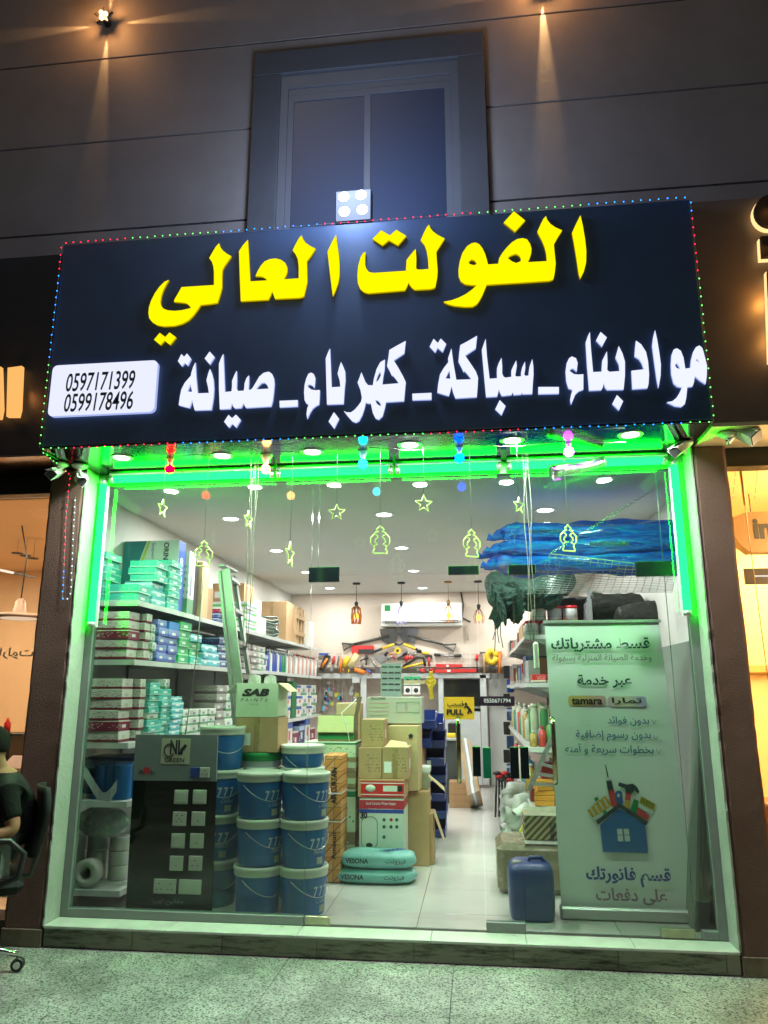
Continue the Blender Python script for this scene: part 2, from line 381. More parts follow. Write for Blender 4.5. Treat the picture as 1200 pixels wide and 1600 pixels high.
TILE = mat('floor_tile', (0.60, 0.585, 0.55), 0.16, 0, 0.07, 1.6, spec=0.55)
GROUT = mat('grout', (0.20, 0.19, 0.17), 0.9, 0, 0)
WHITE = mat('white_enamel', (0.78, 0.78, 0.76), 0.35, 0, 0.06, 4)
BLACK = mat('black_plastic', (0.012, 0.012, 0.013), 0.45, 0, 0.3, 5)
CHROME = mat('chrome', (0.75, 0.74, 0.70), 0.1, 1.0, 0.05, 5)
STEEL = mat('dull_steel', (0.30, 0.30, 0.30), 0.38, 0.85, 0.25, 9)
WOOD = mat('raw_wood', (0.45, 0.29, 0.15), 0.6, 0, 0.3, 8)
GLASS = glassmat('shop_glass', 0.035, (0.93, 0.97, 0.95), 0.0, 0.035)
GLASSD = glassmat('door_glass', 0.03, (0.94, 0.97, 0.955), 0.0, 0.015)
GLASSN = glassmat('clear_glass', 0.07, (0.95, 0.95, 0.93))
EDGE = mat('glass_edge', (0.05, 0.22, 0.15), 0.15, 0, 0, spec=0.8)
def plain(name, c, r=0.45, **k): return mat(name, c, r, 0, k.pop('var', 0.15), **k)
RED, YEL, ORG = plain('red_plastic', (0.55, 0.02, 0.02)), plain('yellow_plastic', (0.75, 0.5, 0.02)), plain('orange_plastic', (0.75, 0.2, 0.02))
BLUE, GRN, TEAL = plain('blue_plastic', (0.02, 0.08, 0.36), 0.35), plain('green_plastic', (0.02, 0.35, 0.08)), plain('teal_card', (0.06, 0.42, 0.38))
KRAFT = mat('kraft_card', (0.44, 0.265, 0.135), 0.7, 0, 0.12, 6, 0.1, 80); KRAFT2 = mat('pale_kraft_card', (0.56, 0.40, 0.22), 0.7, 0, 0.12, 6)
INKD, INKB, INKW = mat('dark_ink', (0.015, 0.02, 0.02), 0.5, 0, 0), mat('blue_ink', (0.02, 0.05, 0.28), 0.5, 0, 0), mat('white_ink', (0.75, 0.77, 0.77), 0.5, 0, 0)
INKM = mat('mauve_ink', (0.24, 0.16, 0.22), 0.5, 0, 0); INKR = mat('red_ink', (0.5, 0.03, 0.04), 0.5, 0, 0); INKG = mat('green_ink', (0.01, 0.22, 0.06), 0.5, 0, 0)

# ================================================================== ground, step, pillars, upper wall
FZ = 0.12                                        # shop floor level
mb = MB(); mb.box(-30, 30, -30, -0.17, -0.3, -0.02); ground = struct('ground', mb, GROUT)
mb = MB(); mb.box(-30, -9.003, -30, -.171, -.019, -.001); mb.box(9.003, 30, -30, -.171, -.019, -.001); mb.box(-9, 9, -30, -3.974, -.019, -.001); mb.build('paving_slab', GRAN, ground)
for i in range(9):
    for j in range(4):
        xa, xb = (-9, -3.35) if i == 0 else (3.3, 9) if i == 8 else (-3.35+.95*(i-1), -3.35+.95*i); ya, yb = -.171-.95*j, -.171-.95*(j+1)
        q = MB(); q.box(xa+.0012, xb-.0012, yb+.0012, ya-.0012, -.0195, random.uniform(-.0006, .0006), bev=.0012); q.build('paving_slab', GRAN, ground)
mb = MB(); mb.box(-30, 30, -0.17, 12, -0.3, -0.004); struct('subsoil_ground', mb, GROUT)
JX = [-2.02, -1.458, -0.905, -0.339, 0.225, 0.782, 1.353, 1.927, 2.0]
mb = MB(); mb.box(-2.015, 1.995, -0.175, -0.03, 0.0, FZ-0.014)
step = struct('front_step', mb, GROUT)
for a, b in zip(JX[:-1], JX[1:]):
    q = MB(); q.box(a+.0015, b-.0015, -0.19, -0.176, 0.004, FZ-0.012+random.uniform(-.0005, .0005), bev=.001); q.build('tile', RISER, step)
TX = [-2.02, -1.24, -0.46, 0.32, 0.86, 1.45, 2.0]
TREAD = mat('marble_tread', (0.50, 0.51, 0.47), 0.3, 0, 0.18, 7)
for a, b in zip(TX[:-1], TX[1:]):
    q = MB(); q.box(a+.001, b-.001, -0.205, -0.026, FZ-0.0125, FZ+0.004, bev=.003); q.build('tile', TREAD, step)

def pillar(x0, x1, label):
    m = MB(); nz = 48; ny = 5; nx = 5                    # uneven rendered faces, ragged inner arris
    t = thing('rendered_pillar', label, 'pillar', ((x0+x1)/2, -0.1, 0))
    def jit(z, s): return 0.0015*math.sin(z*7+s)+random.uniform(-.0022, .0022)
    rows = []
    for k in range(nz+1):
        z = 3.0*k/nz; row = []
        for (x, y) in ((x0, 0.12), (x0, -0.18), (x0+.02, -0.195), ((x0+x1)/2, -0.193), (x1-.02, -0.195), (x1, -0.18), (x1, 0.12)):
            row.append((x+jit(z, x)*(1 if abs(y+.18) < .02 else .2), y+jit(z, x+9)*.4, z))
        rows.append(row)
    vs = [p for r_ in rows for p in r_]; n = 7
    m.add(vs, [(i*n+j, i*n+j+1, (i+1)*n+j+1, (i+1)*n+j) for i in range(nz) for j in range(n-1)])
    m.build('render_coat', STUC, t)
    p = MB(); p.box(x0-.004, x1+.004, -0.202, -0.1, 0, 0.10, bev=.004); p.build('plinth', mat('dirty_plinth', (0.16, 0.13, 0.09), 0.7, 0, 0.5, 6), t)
    return t
pillar(-2.285, -2.03, 'rough brown rendered pillar left of the shopfront, strung with red and blue lights')
pillar(2.01, 2.215, 'brown rough rendered pillar right of the shopfront, beside the yellow lit shop')
for s, x0, x1, lb in ((0, -2.0295, -2.019, 'pale painted reveal strip at the left end of the shopfront'), (1, 1.997, 2.009, 'pale painted reveal strip at the right end of the shopfront')):
    m = MB(); nz = 60; vs = []
    for k in range(nz+1):
        z = FZ+(3.0-FZ)*k/nz; e = -0.196+random.uniform(-.006, .004)
        vs += [(x0, 0.03, z), (x0, e, z), (x1, e, z), (x1, 0.03, z)]
    m.add(vs, [(i*4+j, i*4+j+1, (i+1)*4+j+1, (i+1)*4+j) for i in range(nz) for j in range(3)])
    o = m.build('reveal_strip', REVEAL); tag(o, lb, 'wall trim')

fw = thing('facade_wall', 'taupe clad upper wall with dark horizontal joints above the shop signs', 'wall', (0, 0, 3.0))
m = MB(); m.box(-14, 14, 0.02, 0.35, 3.02, 12.0); m.build('backing', GAP, fw)
for z0, z1 in ((3.02, 4.2), (4.2, 5.01), (5.01, 5.83), (5.83, 6.64), (6.64, 7.46), (7.46, 8.28), (8.28, 9.1)):
    for a, b in (((-14, -1.02), (0.815, 14)) if z0 < 6.3 and z1 > 4 and z1 < 6.6 else (((-14, -1.02), (-1.02, 0.815), (0.815, 14)) if z0 < 6.5 else ((-14, 14),))):
        zz = z1 if not (z0 < 6.5 < z1) else z1
        if z0 < 6.5 < z1 and a == -1.02:
            m = MB(); m.box(a+.0, b-.0, 0.0, 0.02, 6.512, zz-0.009); m.build('panel', CLAD, fw)
        elif z1 <= 6.5 and a == -1.02: continue
        else:
            m = MB(); m.box(a+.0004, b-.0004, 0.0, 0.02, z0+0.009, zz-0.009); m.build('panel', CLAD, fw)
# window with its dark surround
win = thing('upper_window', 'dark sliding window in a grey surround above the sign', 'window', (-0.1, 0, 4.5))
m = MB()
m.box(-1.016, 0.812, -0.035, 0.019, 6.29, 6.505, bev=.004); m.box(-1.016, -0.797, -0.035, 0.019, 3.4, 6.289, bev=.004); m.box(0.607, 0.812, -0.035, 0.019, 3.4, 6.289, bev=.004)
m.build('surround', CLAD2, win)
FRW = mat('window_frame_paint', (0.13, 0.135, 0.145), 0.4, 0.1, 0.06)
m = MB(); m.box(-0.796, 0.606, -0.012, 0.016, 6.165, 6.289); m.box(-0.796, -0.735, -0.012, 0.016, 3.4, 6.164); m.box(0.545, 0.606, -0.012, 0.016, 3.4, 6.164)
m.box(-0.734, 0.544, 0.0, 0.018, 6.10, 6.163); m.build('frame', FRW, win)
for a, b, y in ((-0.734, -0.08, 0.0), (-0.12, 0.544, -0.006)):
    m = MB(); m.box(a, b, y-.0, y+.018, 6.045, 6.098); m.box(a, a+.045, y, y+.018, 3.4, 6.044); m.box(b-.045, b, y, y+.018, 3.4, 6.044); s_ = m.build('sash', FRW, win)
    m = MB(); m.box(a+.046, b-.046, y+.008, y+.014, 3.4, 6.043); m.build('pane', mat('dark_glass', (0.025, 0.04, 0.075), 0.3, 0, 0, spec=0.5), s_)

# ================================================================== shop shell
m = MB(); m.box(-2.3, 2.219, -0.024, 7.3, -0.2, FZ-0.008); floor = struct('shop_floor', m, GROUT)
k = 0
for i in range(8):
    for j in range(13):
        x0, y0 = -2.18+i*.6, -0.25+j*.6; x1, y1 = min(x0+.6, 2.198), min(y0+.6, 7.2); x0 = max(x0, -2.28); y0 = max(y0, 0.032)
        q = MB(); dz = random.uniform(-.0006, .0006); q.box(x0+.0015, x1-.0015, y0+.0015, y1-.0015, FZ-.0075, FZ+dz, bev=.001)
        q.build('tile', TILE, floor)
m = MB(); m.box(-2.35, 2.22, 0.03, 7.4, 3.0, 3.1); struct('shop_ceiling', m, CEIL)
m = MB(); m.box(-2.38, -2.281, 0.03, 7.4, -.1, 3.0); struct('shop_wall_left', m, WPLA)
m = MB(); m.box(2.2, 2.22, 0.03, 7.4, -.1, 3.0); struct('shop_wall_right', m, WPLA)
m = MB(); m.box(-2.281, 2.199, 6.8, 6.9, 1.86, 3.0); m.box(-2.281, 0.73, 7.2, 7.3, -.1, 1.9); m.box(0.73, 2.199, 7.2, 7.3, -.1, 1.9); m.box(-2.28, 2.198, 6.9, 7.2, 1.86, 1.95)
struct('shop_wall_back', m, mat('warm_plaster', (0.60, 0.50, 0.43), 0.7, 0, 0.05, 1.5))
m = MB(); m.box(-2.28, -2.02, 0.031, 0.10, 0.1, 3.0); struct('shop_wall_return', m, WPLA)
m = MB(); m.box(2.0, 2.199, 0.031, 0.10, 0.1, 3.0); struct('shop_wall_return_right', m, WPLA)

# ================================================================== aluminium and glass shopfront
sf = thing('glass_shopfront', 'full height glass shopfront with grey aluminium frame and double doors', 'shopfront', (0, 0, FZ))
def fr(name, x0, x1, z0, z1, y0=-.025, y1=.03, mt=ALUW):
    q = MB(); q.box(x0, x1, y0, y1, z0, z1, bev=.002); return q.build(name, mt, sf)
fr('frame_post', -2.018, -1.965, FZ+.004, 3.0); fr('frame_post', 1.945, 1.996, FZ+.004, 3.0)
fr('head_beam', -1.964, 1.944, 2.915, 2.999); fr('bottom_rail', -1.964, -0.462, FZ+.005, FZ+.055)
fr('bottom_rail', 0.637, 0.868, FZ+.005, FZ+.06); fr('bottom_rail', 1.862, 1.944, FZ+.005, FZ+.05)
def pane(x0, x1, z0, z1, mt=GLASS, name='pane'):
    q = MB(); q.box(x0, x1, -.004, .006, z0, z1, mi=0)
    q.v = q.v; o = q.build(name, [mt, EDGE], sf)
    for p in o.data.polygons:
        if abs(p.normal.y) < .5: p.material_index = 1
    return o
ZT = 2.255
pane(-1.964, -0.464, FZ+.056, 2.914); pane(-0.461, -0.419, ZT+.002, 2.914)
pane(-0.416, 0.858, ZT+.004, 2.914); pane(0.861, 1.822, ZT+.004, 2.914); pane(1.825, 1.944, FZ+.2, 2.914)
pane(0.640, 0.866, FZ+.062, ZT, GLASSD)
def leaf(x0, x1, hx, lb):
    t = thing('glass_door', lb, 'door', (x0, 0, FZ))
    q = MB(); q.box(x0, x1, -.004, .006, FZ+.01, ZT); o = q.build('glass_leaf', [GLASSD, EDGE], t)
    for p in o.data.polygons:
        if abs(p.normal.y) < .5: p.material_index = 1
    pts = [(hx, -.004, 1.33), (hx, -.06, 1.335), (hx, -.075, 1.30), (hx, -.075, 1.0), (hx, -.06, .965), (hx, -.004, .97)]
    q = MB(); q.tube(pts, .0145, 12); q.build('handle', mat('brass_chrome', (0.62, 0.52, 0.34), 0.12, 1.0, 0.1), t)
    return t
DKP = mat('dark_patch_metal', (0.03, 0.05, 0.055), 0.15, 0.8, 0.2, 6)
dl_ = leaf(-0.458, 0.634, 0.50, 'left glass door leaf with the yellow pull sticker')
dr_ = leaf(0.872, 1.822, 1.075, 'right glass door leaf in front of the roll-up banner')
def patch(x0, x1, z0, z1, par, mt=DKP, nm='patch_fitting'):
    q = MB(); q.box(x0, x1, -.014, .016, z0, z1, bev=.002); return q.build(nm, mt, par)
patch(-0.478, -0.27, ZT-.045, ZT+.055, sf); patch(0.455, 0.655, ZT-.012, ZT+.045, sf); patch(0.845, 1.02, ZT-.02, ZT+.045, sf); patch(1.65, 1.87, ZT-.045, ZT+.05, sf)
PALE = mat('worn_brass_patch', (0.42, 0.40, 0.28), 0.3, 0.8, 0.3, 6)
patch(-0.452, -0.30, FZ+.006, FZ+.055, dl_, PALE); patch(1.63, 1.82, FZ+.006, FZ+.055, dr_, PALE)
patch(0.583, 0.632, .99, 1.165, dl_, DKP, 'lock'); patch(0.646, 0.695, .98, 1.16, sf, mat('green_lock', (0.01, 0.16, 0.09), 0.2, 0.2, 0.1), 'lock_keeper')
patch(0.812, 0.864, .98, 1.165, sf, DKP, 'lock_keeper'); patch(0.875, 0.925, .98, 1.165, dr_, DKP, 'lock')
# soffit under the sign
m = MB(); m.box(-2.09, 2.005, -0.636, -0.03, 3.001, 3.02); soff = struct('mirror_soffit', m, SOFF)

# sign box
SY = -0.64
sign = thing('shop_sign', 'large black light box sign with yellow Arabic lettering over white Arabic lettering', 'sign', (0, SY, 3.0))
m = MB(); m.box(-2.098, 2.010, SY, -0.05, 3.021, 4.466, bev=.004)
m.build('cabinet', mat('sign_panel', (0.06, 0.11, 0.21), 0.33, 0.15, 0.12, 1.3), sign)
LY, LW = glow('yellow_lettering', (1.0, 0.86, 0.0), 1.15), glow('white_lettering', (0.80, 0.83, 1.0), 1.12)
SIDE_Y, SIDE_W = glow('yellow_return', (1.0, .72, 0.0), .5), glow('white_return', (.45, .55, 1.0), .9)
def letters(ox, oy, sc, items, face, side, name='letter'):
    for cs in items:
        cts = []
        for c in cs:
            cts.append([(lambda p: (p.x, p.z))(at(ox+x/sc, oy+y/sc, SY-.018)) for x, y in c])
        o = poly_mesh(name, cts, SY-.0095, .016, side, sign); o.data.materials.append(face)
        for p in o.data.polygons:
            if p.normal.y < -.8 or (abs(p.normal.y) > .8 and p.center.y+sign.location.y < SY-.012): p.material_index = 1
Y1 = [[(815,132),(828,175),(855,210),(900,245),(942,268),(905,320),(870,370),(850,410),(845,480),(845,590),(830,650),(798,752),(720,765),(622,775),(590,825),(545,885),(495,935),(430,970),(350,992),(240,998),(170,985),(120,955),(88,915),(79,860),(85,800),(105,735),(145,655),(195,585),(245,535),(290,515),(262,560),(232,620),(212,680),(202,740),(208,780),(235,815),(280,832),(350,838),(430,830),(522,808),(500,775),(470,755),(420,748),(345,742),(350,720),(425,590),(762,568),(762,430),(755,370),(738,320),(712,287),(750,220),(780,170)]]
letters(220, 360, 6.667, [Y1, [[(197,1067),(255,1110),(298,1062),(366,1113),(302,1190),(246,1145),(203,1192),(137,1137)]]], LY, SIDE_Y)
letters(360, 350, 6, [[[(163,147),(172,290),(185,537),(343,528),(330,508),(300,492),(270,488),(235,488),(255,440),(285,390),(320,350),(370,328),(425,322),(475,335),(515,365),(533,405),(533,445),(520,480),(500,518),(640,508),(640,400),(632,330),(610,280),(583,245),(610,190),(640,135),(668,103),(680,140),(705,175),(750,207),(798,230),(760,290),(716,348),(718,440),(720,540),(705,610),(690,672),(675,683),(640,690),(418,700),(403,660),(391,630),(375,670),(355,708),(97,722),(88,500),(80,255),(115,200)]],
    [[(990,97),(1000,180),(1015,280),(1022,380),(1022,480),(1010,550),(985,620),(960,675),(950,600),(935,480),(920,350),(910,260),(945,180)]]], LY, SIDE_Y)
letters(550, 320, 6, [[[(722,185),(733,215),(755,245),(800,280),(868,315),(830,375),(790,437),(795,520),(803,610),(798,680),(780,770),(765,780),(730,788),(590,795),(565,778),(545,755),(530,727),(515,765),(495,800),(350,812),(150,828),(110,815),(75,785),(55,735),(50,660),(58,570),(80,490),(105,450),(127,440),(122,500),(122,560),(135,600),(160,630),(205,638),(350,628),(505,618),(508,570),(510,518),(550,465),(597,412),(603,500),(600,590),(612,606),(660,606),(718,600),(712,500),(700,430),(680,375),(643,332),(670,270),(700,210)]],
    [[(272,238),(355,285),(415,233),(508,290),(430,378),(345,330),(285,378),(192,318)]]], LY, SIDE_Y)
letters(730, 320, 6, [[[(738,105),(750,140),(780,178),(825,210),(890,238),(850,300),(812,368),(820,450),(830,550),(820,640),(810,690),(800,700),(770,710),(500,728),(300,740),(182,748),(165,790),(140,850),(115,895),(90,930),(50,953),(-20,955),(-120,945),(-180,930),(-222,908),(-150,895),(-80,870),(-10,835),(50,790),(90,752),(40,750),(-20,742),(-60,715),(-80,670),(-82,610),(-70,530),(-45,450),(0,385),(45,358),(80,353),(115,370),(145,410),(168,460),(183,510),(195,558),(290,552),(300,500),(330,450),(375,395),(420,350),(470,320),(520,312),(560,322),(590,365),(603,410),(600,450),(585,500),(568,537),(747,527),(740,450),(725,390),(700,330),(658,252),(690,180),(715,130)],
    [(8,537),(40,510),(70,520),(92,555),(60,566),(25,555)], [(377,497),(405,475),(455,457),(490,475),(505,505),(500,530),(460,545),(420,530)]],
    [[(437,60),(543,145),(448,250),(343,165)]], [[(1062,97),(1085,200),(1105,320),(1117,430),(1115,540),(1095,620),(1060,690),(1045,640),(1025,500),(1000,350),(983,262),(1020,180)]]], LY, SIDE_Y)
letters(270, 540, 6, [[[(210,157),(218,300),(232,447),(338,443),(330,390),(315,325),(330,265),(347,218),(365,260),(380,320),(385,400),(380,480),(370,545),(360,600),(205,605),(192,560),(182,505),(170,545),(155,583),(110,572),(55,557),(65,480),(80,410),(110,350),(170,280),(172,258),(190,200)], [(165,358),(180,433),(137,430)]],
    [[(80,78),(105,105),(133,73),(170,122),(138,187),(112,160),(83,192),(47,145)]], [[(345,55),(390,105),(345,175),(298,120)]],
    [[(472,78),(480,250),(487,435),(550,428),(555,380),(555,330),(575,280),(597,235),(600,320),(597,400),(610,425),(665,422),(670,390),(672,355),(690,305),(712,278),(713,340),(708,410),(725,415),(745,400),(775,350),(810,290),(850,255),(900,243),(930,265),(948,310),(952,360),(945,440),(935,520),(920,568),(685,582),(672,560),(662,537),(652,560),(640,582),(580,587),(565,570),(555,535),(548,560),(538,590),(440,595),(432,400),(432,170),(450,120)], [(780,410),(800,380),(830,350),(860,345),(885,370),(898,403)]],
    [[(522,648),(555,680),(592,646),(636,695),(592,767),(556,730),(525,768),(480,713)]], [[(1000,517),(1170,510),(1170,568),(1002,577)]]], LW, SIDE_W)
letters(460, 530, 6, [[[(155,312),(180,325),(195,360),(192,410),(186,455),(165,430),(140,422),(122,430),(130,450),(160,472),(200,478),(237,475),(235,550),(230,610),(200,625),(170,650),(145,690),(120,745),(113,700),(120,650),(133,612),(110,600),(95,570),(90,500),(95,430),(110,370),(130,325)]],
    [[(333,85),(340,250),(348,450),(430,445),(425,390),(405,322),(420,260),(437,212),(455,250),(475,300),(478,380),(470,460),(460,605),(305,610),(300,450),(293,180),(312,130)]], [[(370,683),(418,745),(372,837),(320,770)]],
    [[(1043,15),(1030,130),(930,197),(970,260),(1020,350),(1043,400),(1035,490),(1027,578),(858,588),(845,650),(825,720),(790,752),(760,740),(735,690),(722,630),(717,600),(690,600),(668,592),(655,650),(635,710),(605,765),(575,780),(540,765),(500,720),(463,672),(490,685),(530,685),(565,660),(600,620),(625,585),(632,545),(620,480),(592,405),(610,360),(628,308),(645,350),(665,400),(690,430),(735,432),(745,370),(770,280),(805,215),(848,190),(845,280),(832,350),(823,425),(980,412),(950,370),(920,335),(915,343),(890,290),(868,250),(880,180),(890,100),(960,60)], [(805,300),(810,340),(790,380),(765,405),(770,370),(785,330)], [(757,567),(785,575),(805,600),(812,628),(780,612),(765,590)]],
    [[(1105,510),(1285,502),(1285,564),(1107,570)]]], LW, SIDE_W)
letters(660, 510, 6, [[[(513,87),(500,205),(400,272),(450,345),(500,420),(522,480),(518,560),(510,660),(310,672),(290,625),(272,557),(260,610),(247,650),(195,635),(140,618),(148,540),(165,450),(200,390),(243,335),(240,300),(272,205),(290,340),(318,500),(460,495),(430,455),(395,415),(388,427),(365,380),(338,328),(345,250),(355,175),(430,135)], [(253,410),(262,490),(215,487)]],
    [[(105,115),(145,155),(172,113),(222,163),(190,238),(142,198),(120,242),(68,188)]],
    [[(593,115),(605,280),(630,490),(700,485),(698,430),(700,390),(715,345),(742,293),(748,370),(748,440),(760,470),(780,480),(835,472),(833,430),(835,410),(855,365),(880,317),(885,370),(870,460),(885,470),(925,467),(925,430),(935,385),(962,328),(965,390),(955,450),(965,463),(995,460),(998,420),(1005,375),(1030,305),(1040,370),(1042,450),(1035,540),(1030,630),(940,633),(935,613),(928,635),(855,640),(848,613),(835,640),(745,650),(728,620),(717,587),(710,620),(700,655),(597,660),(580,480),(557,220),(575,165)]],
    [[(725,690),(780,745),(742,830),(683,775)]], [[(1087,567),(1280,567),(1280,628),(1087,632)]]], LW, SIDE_W)
letters(860, 500, 4.615, [[[(155,262),(185,275),(197,310),(190,370),(165,348),(145,352),(140,368),(170,390),(205,393),(238,390),(238,500),(205,512),(180,535),(150,608),(143,575),(150,535),(160,503),(130,490),(115,440),(110,370),(118,310),(135,275)]],
    [[(285,85),(292,200),(308,375),(370,372),(372,330),(375,290),(408,225),(412,300),(410,360),(425,373),(500,368),(495,320),(470,270),(493,187),(520,240),(538,300),(538,400),(528,500),(410,502),(395,485),(385,452),(378,485),(368,503),(280,507),(265,330),(255,160),(270,115)]],
    [[(362,85),(407,125),(372,190),(330,145)]], [[(480,540),(525,585),(495,650),(447,603)]],
    [[(618,148),(655,175),(690,230),(705,300),(712,390),(708,460),(700,490),(592,497),(585,365),(675,355),(660,310),(640,280),(608,260),(612,200)]],
    [[(755,72),(770,140),(785,230),(797,320),(795,400),(780,488),(768,430),(750,300),(735,185),(742,125)]],
    [[(1075,183),(1095,200),(1105,230),(1120,290),(1130,330),(1128,400),(1120,460),(1080,435),(1042,403),(1035,450),(1025,478),(988,482),(980,560),(970,605),(945,625),(900,620),(842,592),(880,585),(910,560),(935,520),(950,485),(915,478),(890,455),(873,390),(870,320),(875,250),(890,212),(912,203),(940,220),(960,270),(973,350),(1010,345),(1015,290),(1030,230),(1050,195)], [(912,308),(930,335),(933,355),(910,345),(898,325)], [(1057,275),(1077,308),(1050,292)]]], LW, SIDE_W)
# phone number plate
cs = [at(83, 571, SY-.03), at(247, 563, SY-.03), at(242, 643, SY-.03), at(74, 651, SY-.03)]
x0, x1, z0, z1 = cs[0].x+.0, cs[1].x, (cs[2].z+cs[3].z)/2, (cs[0].z+cs[1].z)/2; r_ = .035; pts = []
for cx, cz, a0 in ((x1-r_, z1-r_, 0), (x0+r_, z1-r_, 90), (x0+r_, z0+r_, 180), (x1-r_, z0+r_, 270)):
    for k in range(6): a = R(a0+18*k); pts.append((cx+r_*math.cos(a), cz+r_*math.sin(a)))
o = poly_mesh('number_plate', [pts], SY-.0165, .030, SIDE_W, sign); o.data.materials.append(glow('plate_light', (0.80, 0.83, 1.0), 1.05))
for p in o.data.polygons:
    if p.normal.y < -.8 or (abs(p.normal.y) > .8 and p.center.y+sign.location.y < SY-.02): p.material_index = 1
for body, a, b, c, d in (('0597171399', 104, 581, 211, 610), ('0599178496', 101, 613, 208, 642)):
    text_px('printed_number', body, a, b, c, d, SY-.0325, INKD, sign, off=.012, shear=.12)
# ================================================================== lights of the place
def lamp(name, kind, loc, energy, col, size=0.1, rot=(0, 0, 0), parent=None, spot=None, blend=0.5):
    l = bpy.data.lights.new(name, kind); l.energy = energy; l.color = col
    if kind == 'AREA': l.shape = 'DISK'; l.size = size
    elif kind in ('POINT', 'SPOT'): l.shadow_soft_size = size
    if kind == 'SPOT': l.spot_size = R(spot); l.spot_blend = blend
    o = bpy.data.objects.new(name, l); COL.objects.link(o)
    if parent is not None: o.parent = parent; o.location = Vector(loc)-parent.location
    else: o.location = loc
    o.rotation_euler = rot; return o
LED = glow('downlight_face', (0.97, 1.0, 0.97), 9.0); RIM = mat('downlight_rim', (0.7, 0.7, 0.68), 0.3, 0, 0)
def downlight(x, y, z, r, label, group, e, col=(0.94, 1.0, 0.95)):
    t = thing('downlight', label, 'ceiling light', (x, y, z), group)
    q = MB(); q.lathe((x, y, z), [(r*.8, -.002), (r, -.006), (r*1.12, -.004), (r*1.15, .0)], 24); q.build('rim', RIM, t)
    q = MB(); q.lathe((x, y, z), [(0, -.0035), (r*.79, -.0035)], 24); q.build('diffuser', LED, t)
    lamp('lamp', 'AREA', (x, y, z-.012), e, col, r*1.5, parent=t)
ORD = ['first', 'second', 'third', 'fourth', 'fifth', 'sixth', 'seventh', 'eighth', 'ninth', 'tenth', 'eleventh', 'twelfth', 'thirteenth', 'fourteenth']
for i, (px, py) in enumerate([(190, 715), (347, 712), (488, 706), (640, 695), (800, 688), (985, 679)]):
    p = atz(px, py, 3.0)
    downlight(p.x, p.y, 3.0, 0.066, f'{ORD[i]} round downlight from the left under the shop sign', 'downlights under the sign', 22.0)
rows = [('left', -1.52, (1.42, 3.0, 4.55, 6.1)), ('middle', -0.14, (1.42, 3.0, 4.6, 6.25)), ('right', 1.24, (1.42, 3.0, 4.6, 6.2))]
for nm, x, ys in rows:
    for i, y in enumerate(ys):
        downlight(x, y, 2.999, 0.085, f'{["nearest", "second", "third", "farthest"][i]} round downlight of the {nm} row in the shop ceiling', 'downlights in the shop ceiling', 26.0, (1.0, 0.99, 0.95))

GT = glow('green_tube_light', (0.0004, 1.0, 0.0042), 105.0)
def gtube(a, b, label):
    a, b = Vector(a), Vector(b); t = thing('green_tube_light', label, 'tube light', tuple(a), 'green tube lights round the shopfront')
    d = (b-a).normalized(); off = Vector((0, .034, 0)) if abs((b-a).z) > .5 else Vector((0, 0, .032))
    q = MB(); q.bar(a+off, b+off, .056, .014, up=(0, 1, 0) if abs((b-a).z) > .5 else (0, 0, 1)); q.build('batten', mat('batten_white', (0.7, 0.72, 0.7), 0.4, 0, .05), t)
    q = MB(); q.tube([a+d*.02, b-d*.02], .024, 14); q.build('tube', GT, t)
    for e, s in ((a, 1), (b, -1)):
        q = MB(); q.tube([e, e+d*s*.03], .027, 12); q.build('end_cap', ALU, t)
gtube((-1.955, -.075, 2.948), (-1.955, -.075, 1.925), 'upright green light tube at the left edge of the glass')
gtube((1.925, -.075, 2.948), (1.925, -.075, 1.955), 'upright green light tube at the right edge of the glass')
for i, (a, b) in enumerate(((-1.90, -0.72), (-0.70, 0.10), (0.12, 0.82), (0.86, 1.88))):
    gtube((a, -.085, 2.948), (b, -.085, 2.950), f'{ORD[i]} level green light tube from the left above the glass')

# coloured bulbs in white lampholders
BC = [((265, 706), (265, 733), (1.0, 0.0, 0.006), 'red', 22), ((413, 704), (415, 733), (1.0, 0.45, 0.12), 'warm white', 22),
      ((566, 694), (567, 725), (0.004, 0.7, 0.8), 'turquoise', 22), ((718, 690), (718, 716), (0.0, 0.035, 1.0), 'blue', 28), ((888, 680), (889, 706), (0.75, 0.06, 1.0), 'pink', 22)]
for i, (a, b, c, cn, s) in enumerate(BC):
    p = at(*b, -0.345); t = thing('coloured_bulb', f'{cn} light bulb in a lampholder hanging under the sign', 'light bulb', (p.x, -0.345, 3.0), 'coloured bulbs under the sign')
    zt = 2.998
    q = MB(); q.lathe((p.x, -.345, 0), [(0.012, p.z+.03), (.017, p.z+.05), (.03, p.z+.075), (.048, p.z+.10), (.05, p.z+.12), (.035, p.z+.14), (.02, p.z+.155), (.02, zt)], 18)
    q.build('lampholder', mat('lampholder_white', (0.75, 0.73, 0.68), 0.25, 0, .05), t)
    q = MB(); q.sphere((p.x, -.345, p.z), .030, 16, 12); q.build('bulb', glow('bulb_'+cn, c, s), t)
    lamp('lamp', 'POINT', (p.x, -.345, p.z), {'blue': 3.0, 'red': 1.5, 'warm white': 2.5}.get(cn, 2.0), c, .012, parent=t)

